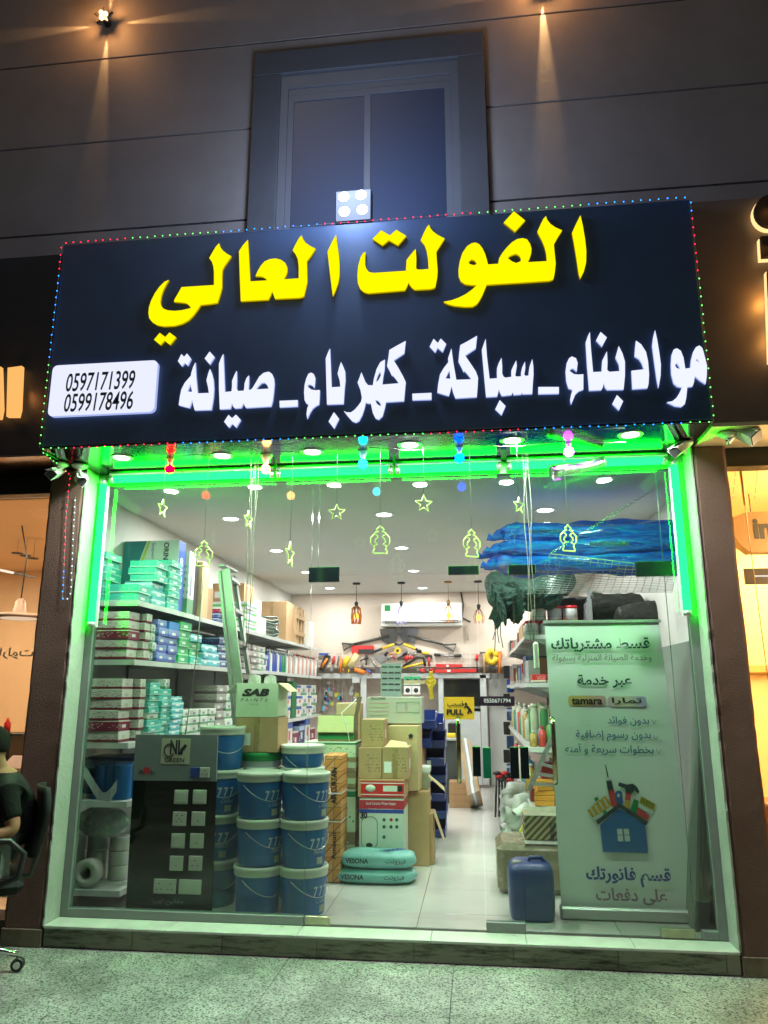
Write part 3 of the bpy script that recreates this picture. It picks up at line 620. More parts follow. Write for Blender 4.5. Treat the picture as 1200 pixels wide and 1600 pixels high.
# fairy lights
def sphere_me(r):
    q = MB(); q.sphere((0, 0, 0), r, 6, 4); me = bpy.data.meshes.new('led'); me.from_pydata(q.v, [], q.f); return me
LEDC = {k: glow('led_'+k, c, s) for k, c, s in (('red', (1, .01, .06), 4), ('green', (.15, 1, .15), 3), ('blue', (.01, .22, 1), 5), ('pale', (.6, .85, 1), 3), ('orange', (1, .2, .02), 3), ('amber', (1, .55, .12), 3))}
LME = {}
for k, m_ in LEDC.items():
    me = sphere_me(.0042); me.materials.append(m_); LME[k] = me
WIRE = mat('pale_wire', (0.22, 0.22, 0.18), 0.4, 0, 0)
def string(name, label, pts, n, colfn, sag=0.0, wr=.0016, par=None, cat='string lights'):
    """pts: polyline; n leds spread along it"""
    pts = [Vector(p) for p in pts]; seg = [(b-a).length for a, b in zip(pts[:-1], pts[1:])]; tot = sum(seg)
    t = thing(name, label, cat, tuple(pts[0]))
    path = []
    for i in range(n*2+1):
        d = tot*i/(n*2); k = 0
        while k < len(seg)-1 and d > seg[k]: d -= seg[k]; k += 1
        p = pts[k].lerp(pts[k+1], d/seg[k]); path.append(p+Vector((random.uniform(-.002, .002), 0, random.uniform(-.003, .003)-(sag if i % 2 else 0))))
    q = MB(); q.tube(path, wr, 4); q.build('wire', WIRE, t)
    for i in range(n):
        p = path[i*2+1]; o = bpy.data.objects.new('led', LME[colfn(i/n, p)]); COL.objects.link(o); o.parent = t; o.location = p-pts[0]+Vector((0, -.004, 0))
    return t
yy = SY-.008
def c_top(f, p):
    return 'red' if p.x < -1.64 else 'green' if p.x < -.98 else 'blue' if p.x < -.3 else 'red' if p.x < .69 else 'green' if p.x < 1.38 else 'blue'
string('string_lights', 'string of tiny red, green and blue lights along the top edge of the sign', [(-2.10, yy, 4.47), (2.01, yy, 4.474)], 78, c_top)
string('string_lights', 'string of tiny lights down the right edge of the sign', [(2.014, yy, 4.465), (2.014, yy, 3.01)], 25, lambda f, p: 'blue' if f < .08 else 'red' if f < .34 else 'green')
string('string_lights', 'string of tiny lights down the left edge of the sign', [(-2.103, yy, 4.465), (-2.103, yy, 3.01)], 27, lambda f, p: 'red' if f < .12 else 'blue' if f < .58 else 'green')
string('string_lights', 'string of tiny coloured lights along the bottom edge of the sign', [(-2.10, yy, 3.0), (2.01, yy, 3.003)], 80,
       lambda f, p: 'green' if p.x < -1.9 else 'red' if p.x < -1.16 else 'blue' if p.x < -.44 else 'green' if p.x < .36 else 'red' if p.x < .93 else 'blue' if p.x < 1.86 else 'green')
pa = [at(110, 742, -.21), at(104, 800, -.21), at(98, 938, -.21)]
string('string_lights', 'string of red then blue tiny lights hanging down the left pillar', [(-2.10, -.62, 2.995)]+[tuple(p) for p in pa]+[(pa[2].x+.055, -.21, pa[2].z+.02), (pa[0].x+.05, -.205, 2.8)], 44,
       lambda f, p: 'green' if p.y < -.4 else 'amber' if p.y < -.23 else 'red' if (p.z > 2.33 and p.x < pa[0].x+.02) else 'blue' if p.z < 2.33 and p.x < pa[2].x+.03 else 'pale')

# neon outline ornaments hung from a cord
OC = mat('glow_plastic', (0.55, 0.75, 0.2), 0.4, 0, 0, em=(0.55, 1.0, 0.2), es=0.35)
LANT = [(0, 1.0), (.06, .93), (.13, .88), (.10, .82), (.05, .80), (.16, .76), (.22, .70), (.12, .66), (.08, .60), (.16, .52), (.20, .42), (.10, .34), (.24, .26), (.20, .20), (.26, .04), (.24, 0), (-.24, 0), (-.26, .04), (-.20, .20), (-.24, .26), (-.10, .34), (-.20, .42), (-.16, .52), (-.08, .60), (-.12, .66), (-.22, .70), (-.16, .76), (-.05, .80), (-.10, .82), (-.13, .88), (-.06, .93)]
ARM = [(.22, .70), (.33, .58), (.34, .40), (.28, .30)]
STAR = [(math.sin(math.pi*k/5)*(.5 if k % 2 == 0 else .21), .5+math.cos(math.pi*k/5)*(.5 if k % 2 == 0 else .21)) for k in range(10)]
YO = -0.48
def ornament(kind, px, ytop, ybot, turn, label):
    a, b = at(px, ytop, YO), at(px, ybot, YO); h = a.z-b.z; x = (a.x+b.x)/2
    t = thing(kind+'_ornament', label, 'hanging ornament', (x, YO, b.z), 'glowing outline ornaments hung in front of the glass')
    ct, st = math.cos(R(turn)), math.sin(R(turn))
    f = lambda u, v: (x+u*h*ct, YO+u*h*st, b.z+v*h)
    q = MB()
    q.tube([f(*p) for p in (LANT if kind == 'lantern' else STAR)], .0045, 5, closed=True)
    if kind == 'lantern':
        for s in (1, -1): q.tube([f(s*u, v) for u, v in ARM], .004, 5)
    q.build('outline', OC, t)
    q = MB(); q.tube([(x, YO, a.z), (x+.001, YO, 2.93), (x, YO, 2.985)], .0014, 4); q.build('cord', WIRE, t)
for px, a, b, tr in ((318, 845, 885, 35), (594, 822, 865, 8), (737, 827, 870, 30), (888, 820, 861, 25)):
    ornament('lantern', px, a, b, tr, f'glowing lantern outline {dict([(318, "hanging left in front of the ladder"), (594, "hanging in the middle above the air conditioner"), (737, "hanging just left of the blue rolls"), (888, "hanging in front of the blue rolls")])[px]}')
for px, a, b, tr, lb in ((526, 788, 814, 5, 'glowing star outline left of the middle lantern'), (662, 774, 801, 25, 'glowing star outline right of the middle lantern'), (811, 777, 803, 50, 'glowing star outline above the blue rolls'),
                     (254, 780, 809, 84, 'thin edge-on star outline far left in front of the glass'), (388, 798, 827, 80, 'edge-on star outline beside the hanging white cords'), (453, 846, 888, 86, 'long edge-on ornament hanging left of the stars')):
    ornament('star', px, a, b, tr, lb)
q = MB(); pts = []
for i in range(33):
    x = -1.75+3.3*i/32; pts.append((x, YO+.0, 2.985-.03*abs(math.sin(i*.55))))
q.tube(pts, .0018, 5); tag(q.build('ornament_cord', WIRE), 'thin pale cord strung under the sign carrying the glowing ornaments', 'cord')
def cords(name, label, xs, Y, ztop, zbot, mt):
    t = thing(name, label, 'cord', (xs[0], Y, zbot))
    for i, x in enumerate(xs):
        q = MB(); n = 14
        q.tube([(x+.006*math.sin(k*.9+i*2)-(x-xs[0])*.35*k/n, Y, ztop+(zbot-ztop)*k/n) for k in range(n+1)], .002, 6); q.build('strand', mt, t)
    return t
c0 = at(398, 700, -.3)
t = cords('lead_bundle', 'bundle of thin white cords hanging in front of the glass by the ladder', [c0.x-.02, c0.x, c0.x+.018, c0.x+.03], -.3, 2.995, 1.75, WIRE)
c1 = at(818, 700, -.25)
t = cords('lead_bundle', 'white power leads with plugs hanging in front of the glass beside the banner', [c1.x-.01, c1.x+.01, c1.x+.03], -.25, 2.995, 1.80, WIRE)
pb = at(839, 1030, -.25); q = MB(); q.box(pb.x-.02, pb.x+.012, -.27, -.24, pb.z-.06, pb.z+.10, bev=.008); q.build('plug', mat('plug_white', (0.5, 0.56, 0.48), 0.4, 0, .1), t)
c2 = at(320, 880, YO); q = MB(); q.tube([(c2.x, YO, c2.z), (c2.x-.02, YO, 1.7), (c2.x-.06, YO, 1.25)], .003, 5); tag(q.build('white_lead', WIRE), 'single pale lead hanging below the left lantern ornament', 'cord')

# foil duct with purple sheen under the soffit
a, b = at(862, 738, -.22), at(945, 722, -.14); a, b = Vector(a), Vector(b); pts = []; rs = []
for i in range(41):
    f = i/40; pts.append(a.lerp(b, f)+Vector((0, 0, .006*math.sin(f*9)))); rs.append(.040+.006*(i % 2)-.012*f)
t = thing('foil_duct', 'shiny crinkled foil duct hanging by the pink bulb', 'duct', tuple(a))
q = MB(); q.tube(pts, rs, 14, cap=False, smooth=False); q.build('spiral_skin', mat('foil', (0.7, 0.7, 0.75), 0.16, 1.0, 0.1, 30, 0.6, 90), t)
q = MB(); q.tube([a+Vector((.0, .0, 0))-(b-a).normalized()*.004, a+(b-a).normalized()*.02], .047, 18, cap=False); q.build('collar', CHROME, t)

# floodlight over the sign
t = thing('floodlight', 'square floodlight with four white lamps on top of the sign', 'floodlight', (-.13, -.60, 4.47))
f0, f1 = at(522, 345, -.62), at(580, 291, -.62)
q = MB(); q.box(f0.x, f1.x, -.60, -.53, f0.z, f1.z, bev=.008); q.build('housing', BLACK, t)
q = MB(); q.box((f0.x+f1.x)/2-.012, (f0.x+f1.x)/2+.012, -.57, -.55, 4.466, f0.z); q.build('bracket', BLACK, t)
FL = glow('floodlight_face', (0.93, 0.95, 1.0), 6.0)
for px, py in ((537, 307), (564, 304), (538, 330), (566, 327)):
    p = at(px, py, -.605); q = MB(); q.lathe((p.x, -.604, p.z), [(.036, -.006), (.036, 0), (0, .002)], 20, axis='Y'); q.build('lamp_lens', FL, t)
lamp('lamp', 'POINT', (-.13, -.80, 4.85), 105, (0.50, 0.64, 1.0), .30, parent=t)  # added light clear of the housing; washes wall and sign blue like glare
lamp('beam', 'SPOT', (-.13, -.70, 4.70), 150, (0.86, 0.93, 1.0), .03, rot=(R(-40), 0, 0), parent=t, spot=110, blend=.8)

# cross-beam wall lamps
def walllamp(px, py, label, e=1.0):
    p = at(px, py, -.05); t = thing('wall_lamp', label, 'wall lamp', (p.x, -.05, p.z), 'cross beam wall lamps')
    q = MB(); pts = [(p.x+s*math.sin(math.pi*k/5), -.10, p.z+s*math.cos(math.pi*k/5)) for k in range(10) for s in ((.085 if k % 2 == 0 else .035),)]
    q.prism(pts, (0, .02, 0)); q.lathe((p.x, -.0, p.z), [(.03, .0), (.03, .085)], 16, axis='Y'); q.build('star_body', BLACK, t)
    for dx, dz in ((-.012, .018), (.028, .0), (-.005, -.035)):
        q = MB(); q.sphere((p.x+dx, -.105, p.z+dz), .02, 10, 8); q.build('bulb', glow('amber_bulb', (1.0, .62, .3), 3.5), t)
    for an in (0, 90, 180, 270):
        s = Vector((math.sin(R(an)), 0, math.cos(R(an)))); a_ = Vector((p.x, -.018, p.z))+s*.03
        o = lamp('beam', 'SPOT', a_, 70*e, (1.0, .56, .22), .004, parent=t, spot=13, blend=.9)
        d = (s*1.0+Vector((0, .035, 0))).normalized(); o.rotation_euler = d.to_track_quat('-Z', 'Y').to_euler()
    lamp('glow', 'POINT', (p.x, -.16, p.z), 9.0*e, (1.0, .45, .15), .03, parent=t)
walllamp(165, 31, 'star shaped wall lamp throwing a cross of warm beams, upper left', 1.0)
walllamp(847, -24, 'wall lamp above the upper window right side, sending a warm beam down the wall', 1.0)

# security cameras
CAMW = mat('camera_white', (0.62, 0.66, 0.60), 0.35, 0, .05)
def cctv(base, tip, tail, lb, r=.034):
    base, tip, tail = Vector(base), Vector(tip), Vector(tail); t = thing('security_camera', lb, 'security camera', tuple(base), 'security cameras under the signs')
    q = MB(); q.lathe(base, [(.02, -.03), (.05, -.012), (.055, 0)], 18); q.build('base', CAMW, t)
    m_ = (tip+tail)/2; q = MB(); q.tube([base+Vector((0, 0, -.02)), base+Vector((0, 0, -.06)), tail*.6+m_*.4+Vector((0, 0, .0))], .014, 10); q.build('arm', CAMW, t)
    d = (tip-tail).normalized(); q = MB(); q.bar(tail, tip, r*2, r*1.9); q.build('body', CAMW, t)
    q = MB(); q.bar(tip+d*.001, tip+d*.006, r*1.8, r*1.7); q.build('lens_window', BLACK, t)
    q = MB(); q.bar(tail-d*.0+Vector((0, 0, r*1.02)), tip+d*.03+Vector((0, 0, r*1.02)), r*2.2, .004, up=(0, 0, 1)); q.build('hood', CAMW, t)
p = at(1133, 655, -.45); cctv((p.x, -.45, 2.995), at(1182, 683, -.50), at(1150, 668, -.42), 'white security camera right of the sign against the yellow soffit', .044)
p = at(1067, 672, -.3); cctv((p.x, -.3, 2.995), at(1054, 706, -.42), at(1072, 694, -.22), 'white security camera above the right pillar', .03)
p = at(125, 727, -.3); cctv((p.x, -.3, 2.995), at(128, 752, -.42), at(126, 744, -.22), 'white security camera over the left pillar by the green tube', .03)
p = at(95, 728, -.35); cctv((p.x, -.35, 2.995), at(80, 741, -.47), at(92, 737, -.28), 'white security camera left of the pillar facing the next shop', .03)

# ================================================================== neighbours
m = MB(); m.box(-9, -2.11, -0.56, 0.0, 3.0, 4.45, bev=.003); t = thing('neighbour_sign_left', 'dark blue sign board of the shop on the left with glowing letters', 'sign', (-5, -.56, 3))
m.build('panel', mat('left_board', (0.022, 0.028, 0.042), 0.4, 0.1, .12), t)
def slab(parent, pts, Y, nm='letter', face=None, back=None):
    xs = [at(a, b, Y) for a, b in pts]; c = [(p.x, p.z) for p in xs]; cx = sum(a for a, _ in c)/len(c); cz = sum(b for _, b in c)/len(c)
    a = poly_mesh(nm, [c], Y, .03, face, parent)
    if back: poly_mesh('halo_strip', [[(cx+(x-cx)*1.035, cz+(z-cz)*1.03) for x, z in c]], Y+.035, .03, back, parent)
    return a
HALO = glow('warm_halo', (1.0, .62, .25), 1.5); WL = glow('cream_letter', (1.0, .47, .13), 1.1)
slab(t, [(14, 576), (36, 573), (33, 640), (30, 652), (12, 652)], -.60, face=WL, back=None); slab(t, [(-8, 578), (3, 574), (5, 640), (2, 655), (-14, 655)], -.60, face=WL)
slab(t, [(-60, 600), (-20, 598), (-22, 655), (-60, 655)], -.60, face=WL)
for px in (25, 0): 
    p = at(px, 612, -.585); lamp('letter_glow', 'POINT', (p.x, -.66, p.z), 2.0, (1, .35, .08), .05, parent=t)
t = thing('neighbour_sign_right', 'taupe sign board of the shop on the right with orange haloed black letters', 'sign', (5, -.56, 3))
m = MB(); m.box(2.025, 9, -0.56, 0.0, 3.03, 4.50, bev=.003); m.build('panel', mat('right_board', (0.16, 0.135, 0.12), 0.5, 0, .08), t)
circ = [(1204+26*math.cos(k*math.pi/12), 331+25*math.sin(k*math.pi/12)) for k in range(24)]
slab(t, circ, -.63, face=BLACK, back=HALO); slab(t, [(1188, 371), (1240, 368), (1240, 400), (1190, 403)], -.63, face=BLACK, back=HALO)
slab(t, [(1199, 424), (1240, 420), (1240, 560), (1204, 562)], -.63, face=BLACK, back=HALO)
for px, py in ((1190, 331), (1184, 388), (1188, 470), (1194, 530)):
    p = at(px, py, -.59); lamp('letter_glow', 'POINT', (p.x+.04, -.62, p.z), 5.0, (1, .42, .08), .05, parent=t)
# soffits over the neighbours
m = MB(); m.box(2.03, 9, -.555, -.03, 3.005, 3.028); struct('right_soffit', m, SOFFR)
m = MB(); m.box(-9, -2.115, -.555, -.03, 2.985, 2.998); struct('left_soffit', m, mat('bronze_mirror', (0.35, 0.27, 0.22), 0.12, 1.0, .2, 2))
# left neighbour's room
LWALL = mat('peach_wall', (0.72, 0.52, 0.32), 0.6, 0, .08, 1.2)
t = thing('left_shop_room', 'peach coloured cafe interior behind the left glass', 'room', (-4, 1, 0))
m = MB(); m.box(-8, -2.33, 4.6, 4.7, 0, 3.2); m.box(-8, -2.33, 0.05, 4.7, 3.1, 3.2); m.box(-2.40, -2.33, 0.05, 4.7, 0, 3.2); m.box(-8, -2.33, 0.05, 4.7, .02, .10); m.box(-8, -7.9, .05, 4.7, 0, 3.2); m.build('wall', LWALL, t)
m = MB(); m.box(-4.2, -3.55, 3.9, 4.55, .1, 2.4, bev=.01); m.build('cupboard', mat('tan_cupboard', (0.42, 0.28, 0.17), .5, 0, .1, 3), t)
m = MB(); m.box(-8, -2.29, -.10, .05, 2.86, 2.985); m.box(-2.335, -2.29, -.08, .04, .12, 2.86); m.box(-8, -2.29, -.12, .1, 0.0, .12); m.build('frame', mat('black_frame', (0.015, 0.018, 0.016), .35, 0.3, .1), t)
m = MB(); m.box(-8, -2.336, -.01, -.002, .125, 2.858); m.build('pane', GLASSN, t)
for x, y in ((-3.2, 1.4), (-4.6, 1.6), (-3.4, 3.2), (-5.5, 3)): lamp('lamp', 'AREA', (x, y, 3.08), 50, (1, .80, .56), .5, parent=t)
# mirrored window writing
p0, p1 = at(-20, 1030, 0), at(55, 1012, 0)
text('window_writing', arabic('\u0634\u0627\u0631\u0644\u0648\u062a'), (p0.x, -.014, p0.z), (1, 0, 0), (0, 0, 1), p1.x-p0.x, p1.z-p0.z, mat('cream_vinyl', (0.8, 0.72, 0.55), .5, 0, 0), t, flip=True, off=.02)
# pendant and track lights inside
def pend(px, py0, py1, Y, lb):
    a, b = at(px, py0, Y), at(px, py1, Y); q_ = thing('pendant_lamp', lb, 'pendant lamp', (a.x, Y, 3.1))
    q = MB(); q.lathe((a.x, Y, a.z), [(.13, -.03), (.13, .0), (.1, .02)], 20); q.build('ceiling_rose', BLACK, q_)
    q = MB(); q.tube([(a.x, Y, a.z-.02), (b.x+.012, Y, (a.z+b.z)/2), (b.x, Y, b.z)], .006, 6); q.build('cord', BLACK, q_)
    q = MB(); q.lathe((b.x, Y, b.z), [(.30, -.19), (.28, -.165), (.06, -.13), (.045, -.03), (.02, 0)], 28); q.build('shade', mat('grey_shade', (0.25, .18, .14), .5, 0, .1), q_)
    q = MB(); q.lathe((b.x, Y, b.z), [(0, -.20), (.16, -.20), (.18, -.16)], 24); q.build('diffuser', glow('pendant_glow', (1, .72, .5), 1.0), q_)
pend(33, 808, 935, 1.9, 'dark disc pendant lamp hanging in the peach lit left shop')
for a, b, lb in (((25, 821), (73, 838), 'short ceiling track light in the left shop above the pendant'), ((-30, 884), (52, 902), 'long ceiling track light in the left shop behind the pendant')):
    p, q2 = at(*a, 2.3), at(*b, 2.9); q = MB(); md = p.lerp(q2, .6); q_ = thing('track_light', lb, 'track light', tuple(p)); q.bar(p, md, .03, .02, up=(0, 0, 1)); q.build('lit_strip', glow('strip_glow', (1, .8, .65), 1.5), q_)
    q = MB(); q.bar(md, q2, .03, .02, up=(0, 0, 1)); q.build('track', BLACK, q_)
for i, px in enumerate((27, 40, 52)):
    p = at(px, 864+i*4, 2.5); q = MB(); q.lathe(p, [(.06, 0), (.055, -.008), (0, -.008)], 14); q.tube([p, (p.x, p.y, 3.09)], .0018, 4)
    tag(q.build('hanging_disc', BLACK), f'{["left", "middle", "right"][i]} small black hanging disc lamp in the left shop', 'hanging lamp')
# sofa, bottles seen low in the left shop
t2 = thing('armchair', 'pale upholstered armchair inside the left shop', 'armchair', (-2.85, .7, .1))
q = MB(); q.box(-3.3, -2.5, .55, 1.2, .12, .48, bev=.06); q.build('seat', mat('pale_fabric', (0.55, .42, .38), .9, 0, .1, 8), t2)
q = MB(); q.box(-3.3, -2.5, 1.1, 1.3, .3, .98, bev=.09); q.build('backrest', MATS['pale_fabric'], t2)
q = MB(); q.box(-2.58, -2.46, .55, 1.3, .2, .72, bev=.05); q.build('armrest', MATS['pale_fabric'], t2)
t2 = thing('shelf_trolley', 'dark shelf with a red bottle standing in the left shop', 'shelf', (-2.75, 1.6, .1))
p = at(20, 1145, 1.7); q = MB(); q.box(p.x-.12, p.x+.16, 1.6, 1.85, p.z-.02, p.z, bev=.003); q.box(p.x-.12, p.x-.10, 1.6, 1.85, .1, p.z); q.box(p.x+.02, p.x+.05, 1.6, 1.85, .1, p.z); q.build('stand', BLACK, t2)
q = MB(); q.lathe((p.x-.06, 1.7, p.z), [(.03, 0), (.03, .08), (.012, .11), (.012, .13)], 12); tag(q.build('bottle', RED), 'small red bottle on the dark stand in the left shop', 'bottle')

# right neighbour's room
t = thing('right_shop_room', 'yellow lit shop interior behind the right glass', 'room', (4, 1, 0))
RW = mat('cream_yellow_wall', (0.80, 0.62, 0.33), .6, 0, .05, 1.2)
m = MB(); m.box(2.237, 8, 2.6, 2.7, 0, 3.1); m.box(2.237, 8, .05, 2.599, 2.97, 3.07); m.box(8, 8.1, .05, 2.7, 0, 3.1); m.box(2.222, 2.236, .05, 2.7, 0, 3.1); m.build('wall', RW, t)
m = MB(); m.box(2.36, 8, .05, 2.7, 0.02, .1); m.build('wood_floor', mat('amber_floor', (.5, .28, .1), .4, 0, .2, 4), t)
m = MB(); m.box(2.2, 8, -.14, -.02, 2.88, 3.0); m.box(2.2, 8, -.15, .1, 0, .12); m.build('frame', mat('black_frame', (0.015, 0.018, 0.016), .35, 0.3, .1), t)
m = MB(); m.box(2.222, 8, -.012, -.004, .125, 2.878); m.build('pane', GLASSN, t)
m = MB(); m.box(2.5, 8, 2.52, 2.598, 1.66, 1.74, bev=.01); m.build('cornice', mat('ochre_cornice', (.55, .36, .12), .5, 0, .1), t)
for x, y in ((3.2, 1.0), (4.6, 1.4), (3.5, 2.0), (6, 1.4)): lamp('lamp', 'AREA', (x, y, 2.95), 70, (1, .72, .33), .4, parent=t)
lamp('window_lamp', 'POINT', (3.3, .25, 2.45), 130, (1, .66, .3), .05, parent=t)
lamp('soffit_fill', 'POINT', (3.3, -.36, 2.35), 40, (1, .70, .36), .1, parent=t)  # added warm fill without a fixture; brightens the soffit and the paving
# box sign reading in
a, b = at(1166, 800, .9), at(1215, 862, .9)
t2 = thing('box_sign', 'brown hanging box sign with the letters in', 'sign', (a.x, .9, b.z)); q = MB(); q.prism([(a.x-.16, .9, a.z-.06), (a.x, .9, a.z), (b.x, .9, a.z), (b.x, .9, b.z), (a.x, .9, b.z), (a.x-.07, .9, b.z+.06)], (0, .12, 0)); q.build('box', mat('brown_box', (.22, .13, .05), .5, 0, .1), t2)
text_px('letters', 'in', 1177, 810, 1206, 842, .897, INKD, t2, off=.04); q = MB(); q.tube([(a.x+.05, .95, a.z), (a.x+.05, .95, 2.97)], .004, 6); q.build('hanger', BLACK, t2)
a, b = at(1163, 888, .6), at(1215, 912, .6); t2 = thing('slot_sign', 'dark narrow hanging board with a white line', 'sign', (a.x, .6, b.z)); q = MB(); q.box(a.x, b.x, .6, .63, b.z, a.z, bev=.003); q.build('board', mat('dark_board', (.04, .03, .02), .4, 0, .1), t2)
a, b = at(1178, 899, .6), at(1215, 901, .6); q = MB(); q.box(a.x, b.x, .597, .5995, b.z, a.z); q.build('white_line', glow('white_line_glow', (1, .95, .85), 1), t2)
# icicle lights
for i, px in enumerate((1143, 1177)):
    a, b = at(px, 700, .08), at(px+7, 780, .08)
    string('icicle_lights', f'{["left", "right"][i]} strand of small amber icicle lights inside the right window', [tuple(a), (a.x+.005, .08, (a.z+b.z)/2), (b.x-.02, .08, b.z)], 6, lambda f, p: 'amber')
q = MB(); a, b = at(1152, 697, .06), at(1164, 790, .06); q.tube([a, b], .009, 8); a2 = at(1200, 1062, .06); q.tube([b, a2], .003, 6); tag(q.build('hanging_tube', mat('amber_tube', (.8, .5, .12), .3, 0, 0)), 'slim amber tube and cord hanging in the right window', 'tube')
q = MB(); a = at(1132, 732, .1); q.sphere(a, .03, 10, 8); tag(q.build('amber_lamp', glow('amber_point', (1, .6, .15), 2.5)), 'small glowing amber lamp beside the right pillar', 'lamp')
q = MB(); a = at(1192, 1240, .9); q.lathe((a.x, .9, .1), [(.16, 0), (.05, .05), (.04, .5), (.22, .62), (.24, .66), (0, .66)], 20); tag(q.build('side_table', mat('table_brown', (.25, .1, .04), .3, 0, .2)), 'round brown side table inside the right shop', 'table')
# ================================================================== stock inside the shop
def rect(px0, py0, px1, py1, Y):
    a, b = at(px0, (py0+py1)/2, Y), at(px1, (py0+py1)/2, Y); m_ = (px0+px1)/2
    return a.x, b.x, at(m_, py1, Y).z, at(m_, py0, Y).z
def boxmesh(x0, x1, y0, y1, z0, z1, bev=.003, rot=0.0):
    q = MB(); q.box(x0, x1, y0, y1, z0, z1, bev=bev)
    if rot:
        c, s = math.cos(rot), math.sin(rot); cx, cy_ = (x0+x1)/2, (y0+y1)/2
        q.v = [((x-cx)*c-(y-cy_)*s+cx, (x-cx)*s+(y-cy_)*c+cy_, z) for x, y, z in q.v]
    return q
def carton(label, x0, x1, y0, y1, z0, z1, m, cat='box', group=None, rot=0.0, name='carton', bev=.003, tape=False):
    t = thing(name, label, cat, ((x0+x1)/2, (y0+y1)/2, z0), group) if tape else None
    q = boxmesh(x0, x1, y0, y1, z0, z1, bev, rot)
    if not tape: return tag(q.build(name, m, loc=((x0+x1)/2, (y0+y1)/2, z0)), label, cat, group)
    q.build('card_body', m, t)
    q = MB(); q.box((x0+x1)/2-.02, (x0+x1)/2+.02, y0-.0015, y0-.0003, z0+.002, z1-.002); q.build('tape', mat('brown_tape', (.33, .21, .10), .25, 0, .1), t)
    q = MB(); q.box(x0+(x1-x0)*.08, x0+(x1-x0)*.36, y0-.0015, y0-.0003, z0+(z1-z0)*.2, z0+(z1-z0)*.55); q.build('label_sticker', WHITE, t)
    return t
def flaps(t, x0, x1, y0, y1, z, m, s=.12):
    q = MB(); q.prism([(x0, y0, z), (x1, y0, z), (x1-.01, y0-s*.25, z-s*.75), (x0+.01, y0-s*.25, z-s*.75)], (0, -.003, .0)); q.build('flap', m, t)
    q = MB(); q.prism([(x1, y0, z), (x1, y1, z), (x1+s*.8, y1-.02, z-s*.35), (x1+s*.8, y0+.02, z-s*.35)], (0, 0, .003)); q.build('flap', m, t)
    q = MB(); q.prism([(x0, y0, z), (x0, y1, z), (x0-s*.8, y1-.02, z-s*.4), (x0-s*.8, y0+.02, z-s*.4)], (0, 0, .003)); q.build('flap', m, t)

# shelving on the left
SHW = mat('shelf_enamel', (0.60, 0.62, 0.60), .35, 0.1, .08, 3); SHD = mat('shelf_back', (.25, .27, .27), .5, 0.1, .1)
LV = [2.12, 1.72, 1.165, .79, .25]
shl = thing('shelving_unit', 'long grey metal shelving along the left wall of the shop', 'shelf', (-2, .1, FZ))
for z in LV:
    for k in range(6):
        y0 = .12+k*1.08; q = MB(); dz = random.uniform(-.006, .006)
        xf = -1.72 if z > 1 else -1.70
        q.box(-2.26, xf, y0+.003, y0+1.075, z-.006+dz, z-.001+dz); q.box(xf-.004, xf, y0+.003, y0+1.075, z-.038+dz, z-.0065+dz); q.box(-2.26, xf-.005, y0+.003, y0+.008, z-.038+dz, z-.0065+dz)
        q.build('shelf', SHW, shl)
for k in range(7):
    q = MB(); q.box(-2.275, -2.255, .105+k*1.08, .14+k*1.08, FZ, 2.5); q.build('upright', SHD, shl)
q = MB(); q.box(-2.279, -2.276, .12, 6.6, FZ, 2.1); q.build('back_panel', SHD, shl)

PT = printed('teal_box', (.05, .44, .38), (.45, .70, .62), (.7, .8, .75), (.0, .18), 1, ink=.35)
PT2 = printed('teal_blue_box', (.10, .45, .52), (.65, .78, .8), (.8, .8, .8), (.55, .8), 3, ink=.4)
PG = printed('green_box', (.02, .36, .13), (.55, .75, .6), (.7, .75, .7), (.0, .12), 5, ink=.3)
PB = printed('violet_blue_box', (.22, .28, .62), (.06, .10, .42), (.8, .75, .7), (.0, .35), 7)
PM = printed('white_maroon_box', (.62, .60, .54), (.18, .01, .03), (.5, .45, .4), (.0, .22), 9, ink=.3)
PM2 = printed('maroon_box', (.22, .01, .05), (.6, .55, .5), (.7, .65, .6), (.9, 1.1), 11, ink=.25)
PW = printed('white_small_box', (.66, .67, .62), (.12, .30, .16), (.2, .22, .3), (.0, .25), 13)
PW2 = printed('white_blue_box', (.66, .67, .66), (.05, .10, .4), (.6, .1, .1), (.7, .95), 15)
PGY = printed('grey_box', (.38, .36, .34), (.15, .12, .12), (.7, .7, .68), (.0, .3), 17)
PD = printed('dark_blue_box', (.03, .05, .16), (.4, .5, .7), (.6, .6, .6), (.7, .9), 19)
PK = printed('printed_kraft', (.44, .265, .135), (.18, .12, .07), (.6, .58, .5), (2, 3), 21, .7, ink=.4)
def stack(lv, n, h, x0, x1, y0, y1, m, desc, jit=.012, z0=None, name='box', alt=None, rot=.05):
    z = (LV[lv] if z0 is None else z0)+.0008
    for i in range(n):
        dx, dy = random.uniform(-jit, jit), random.uniform(-jit, jit)*.5
        mm = m if not (alt and i in alt) else alt[i]
        carton(f'{ORD[i]} box up in the {desc}', x0+dx, x1+dx, y0+dy, y1+dy, z, z+h-.0016, mm, 'box', 'boxes in the '+desc, rot=random.uniform(-rot, rot), name=name, bev=.0025)
        z += h
stack(0, 7, .052, -2.24, -2.01, .16, .40, PT, 'teal stack farthest left on the top left shelf')
stack(0, 2, .062, -1.97, -1.75, .16, .38, PT, 'low teal stack at the corner of the top left shelf')
stack(0, 3, .06, -1.97, -1.76, .42, .64, PT2, 'middle teal stack on the top left shelf', z0=2.12)
stack(0, 3, .052, -1.95, -1.74, .41, .63, PT, 'teal boxes over the middle stack, top left shelf', z0=2.12+.181)
stack(0, 8, .048, -1.96, -1.73, .66, .88, PT, 'tall teal stack before the big carton, top left shelf')
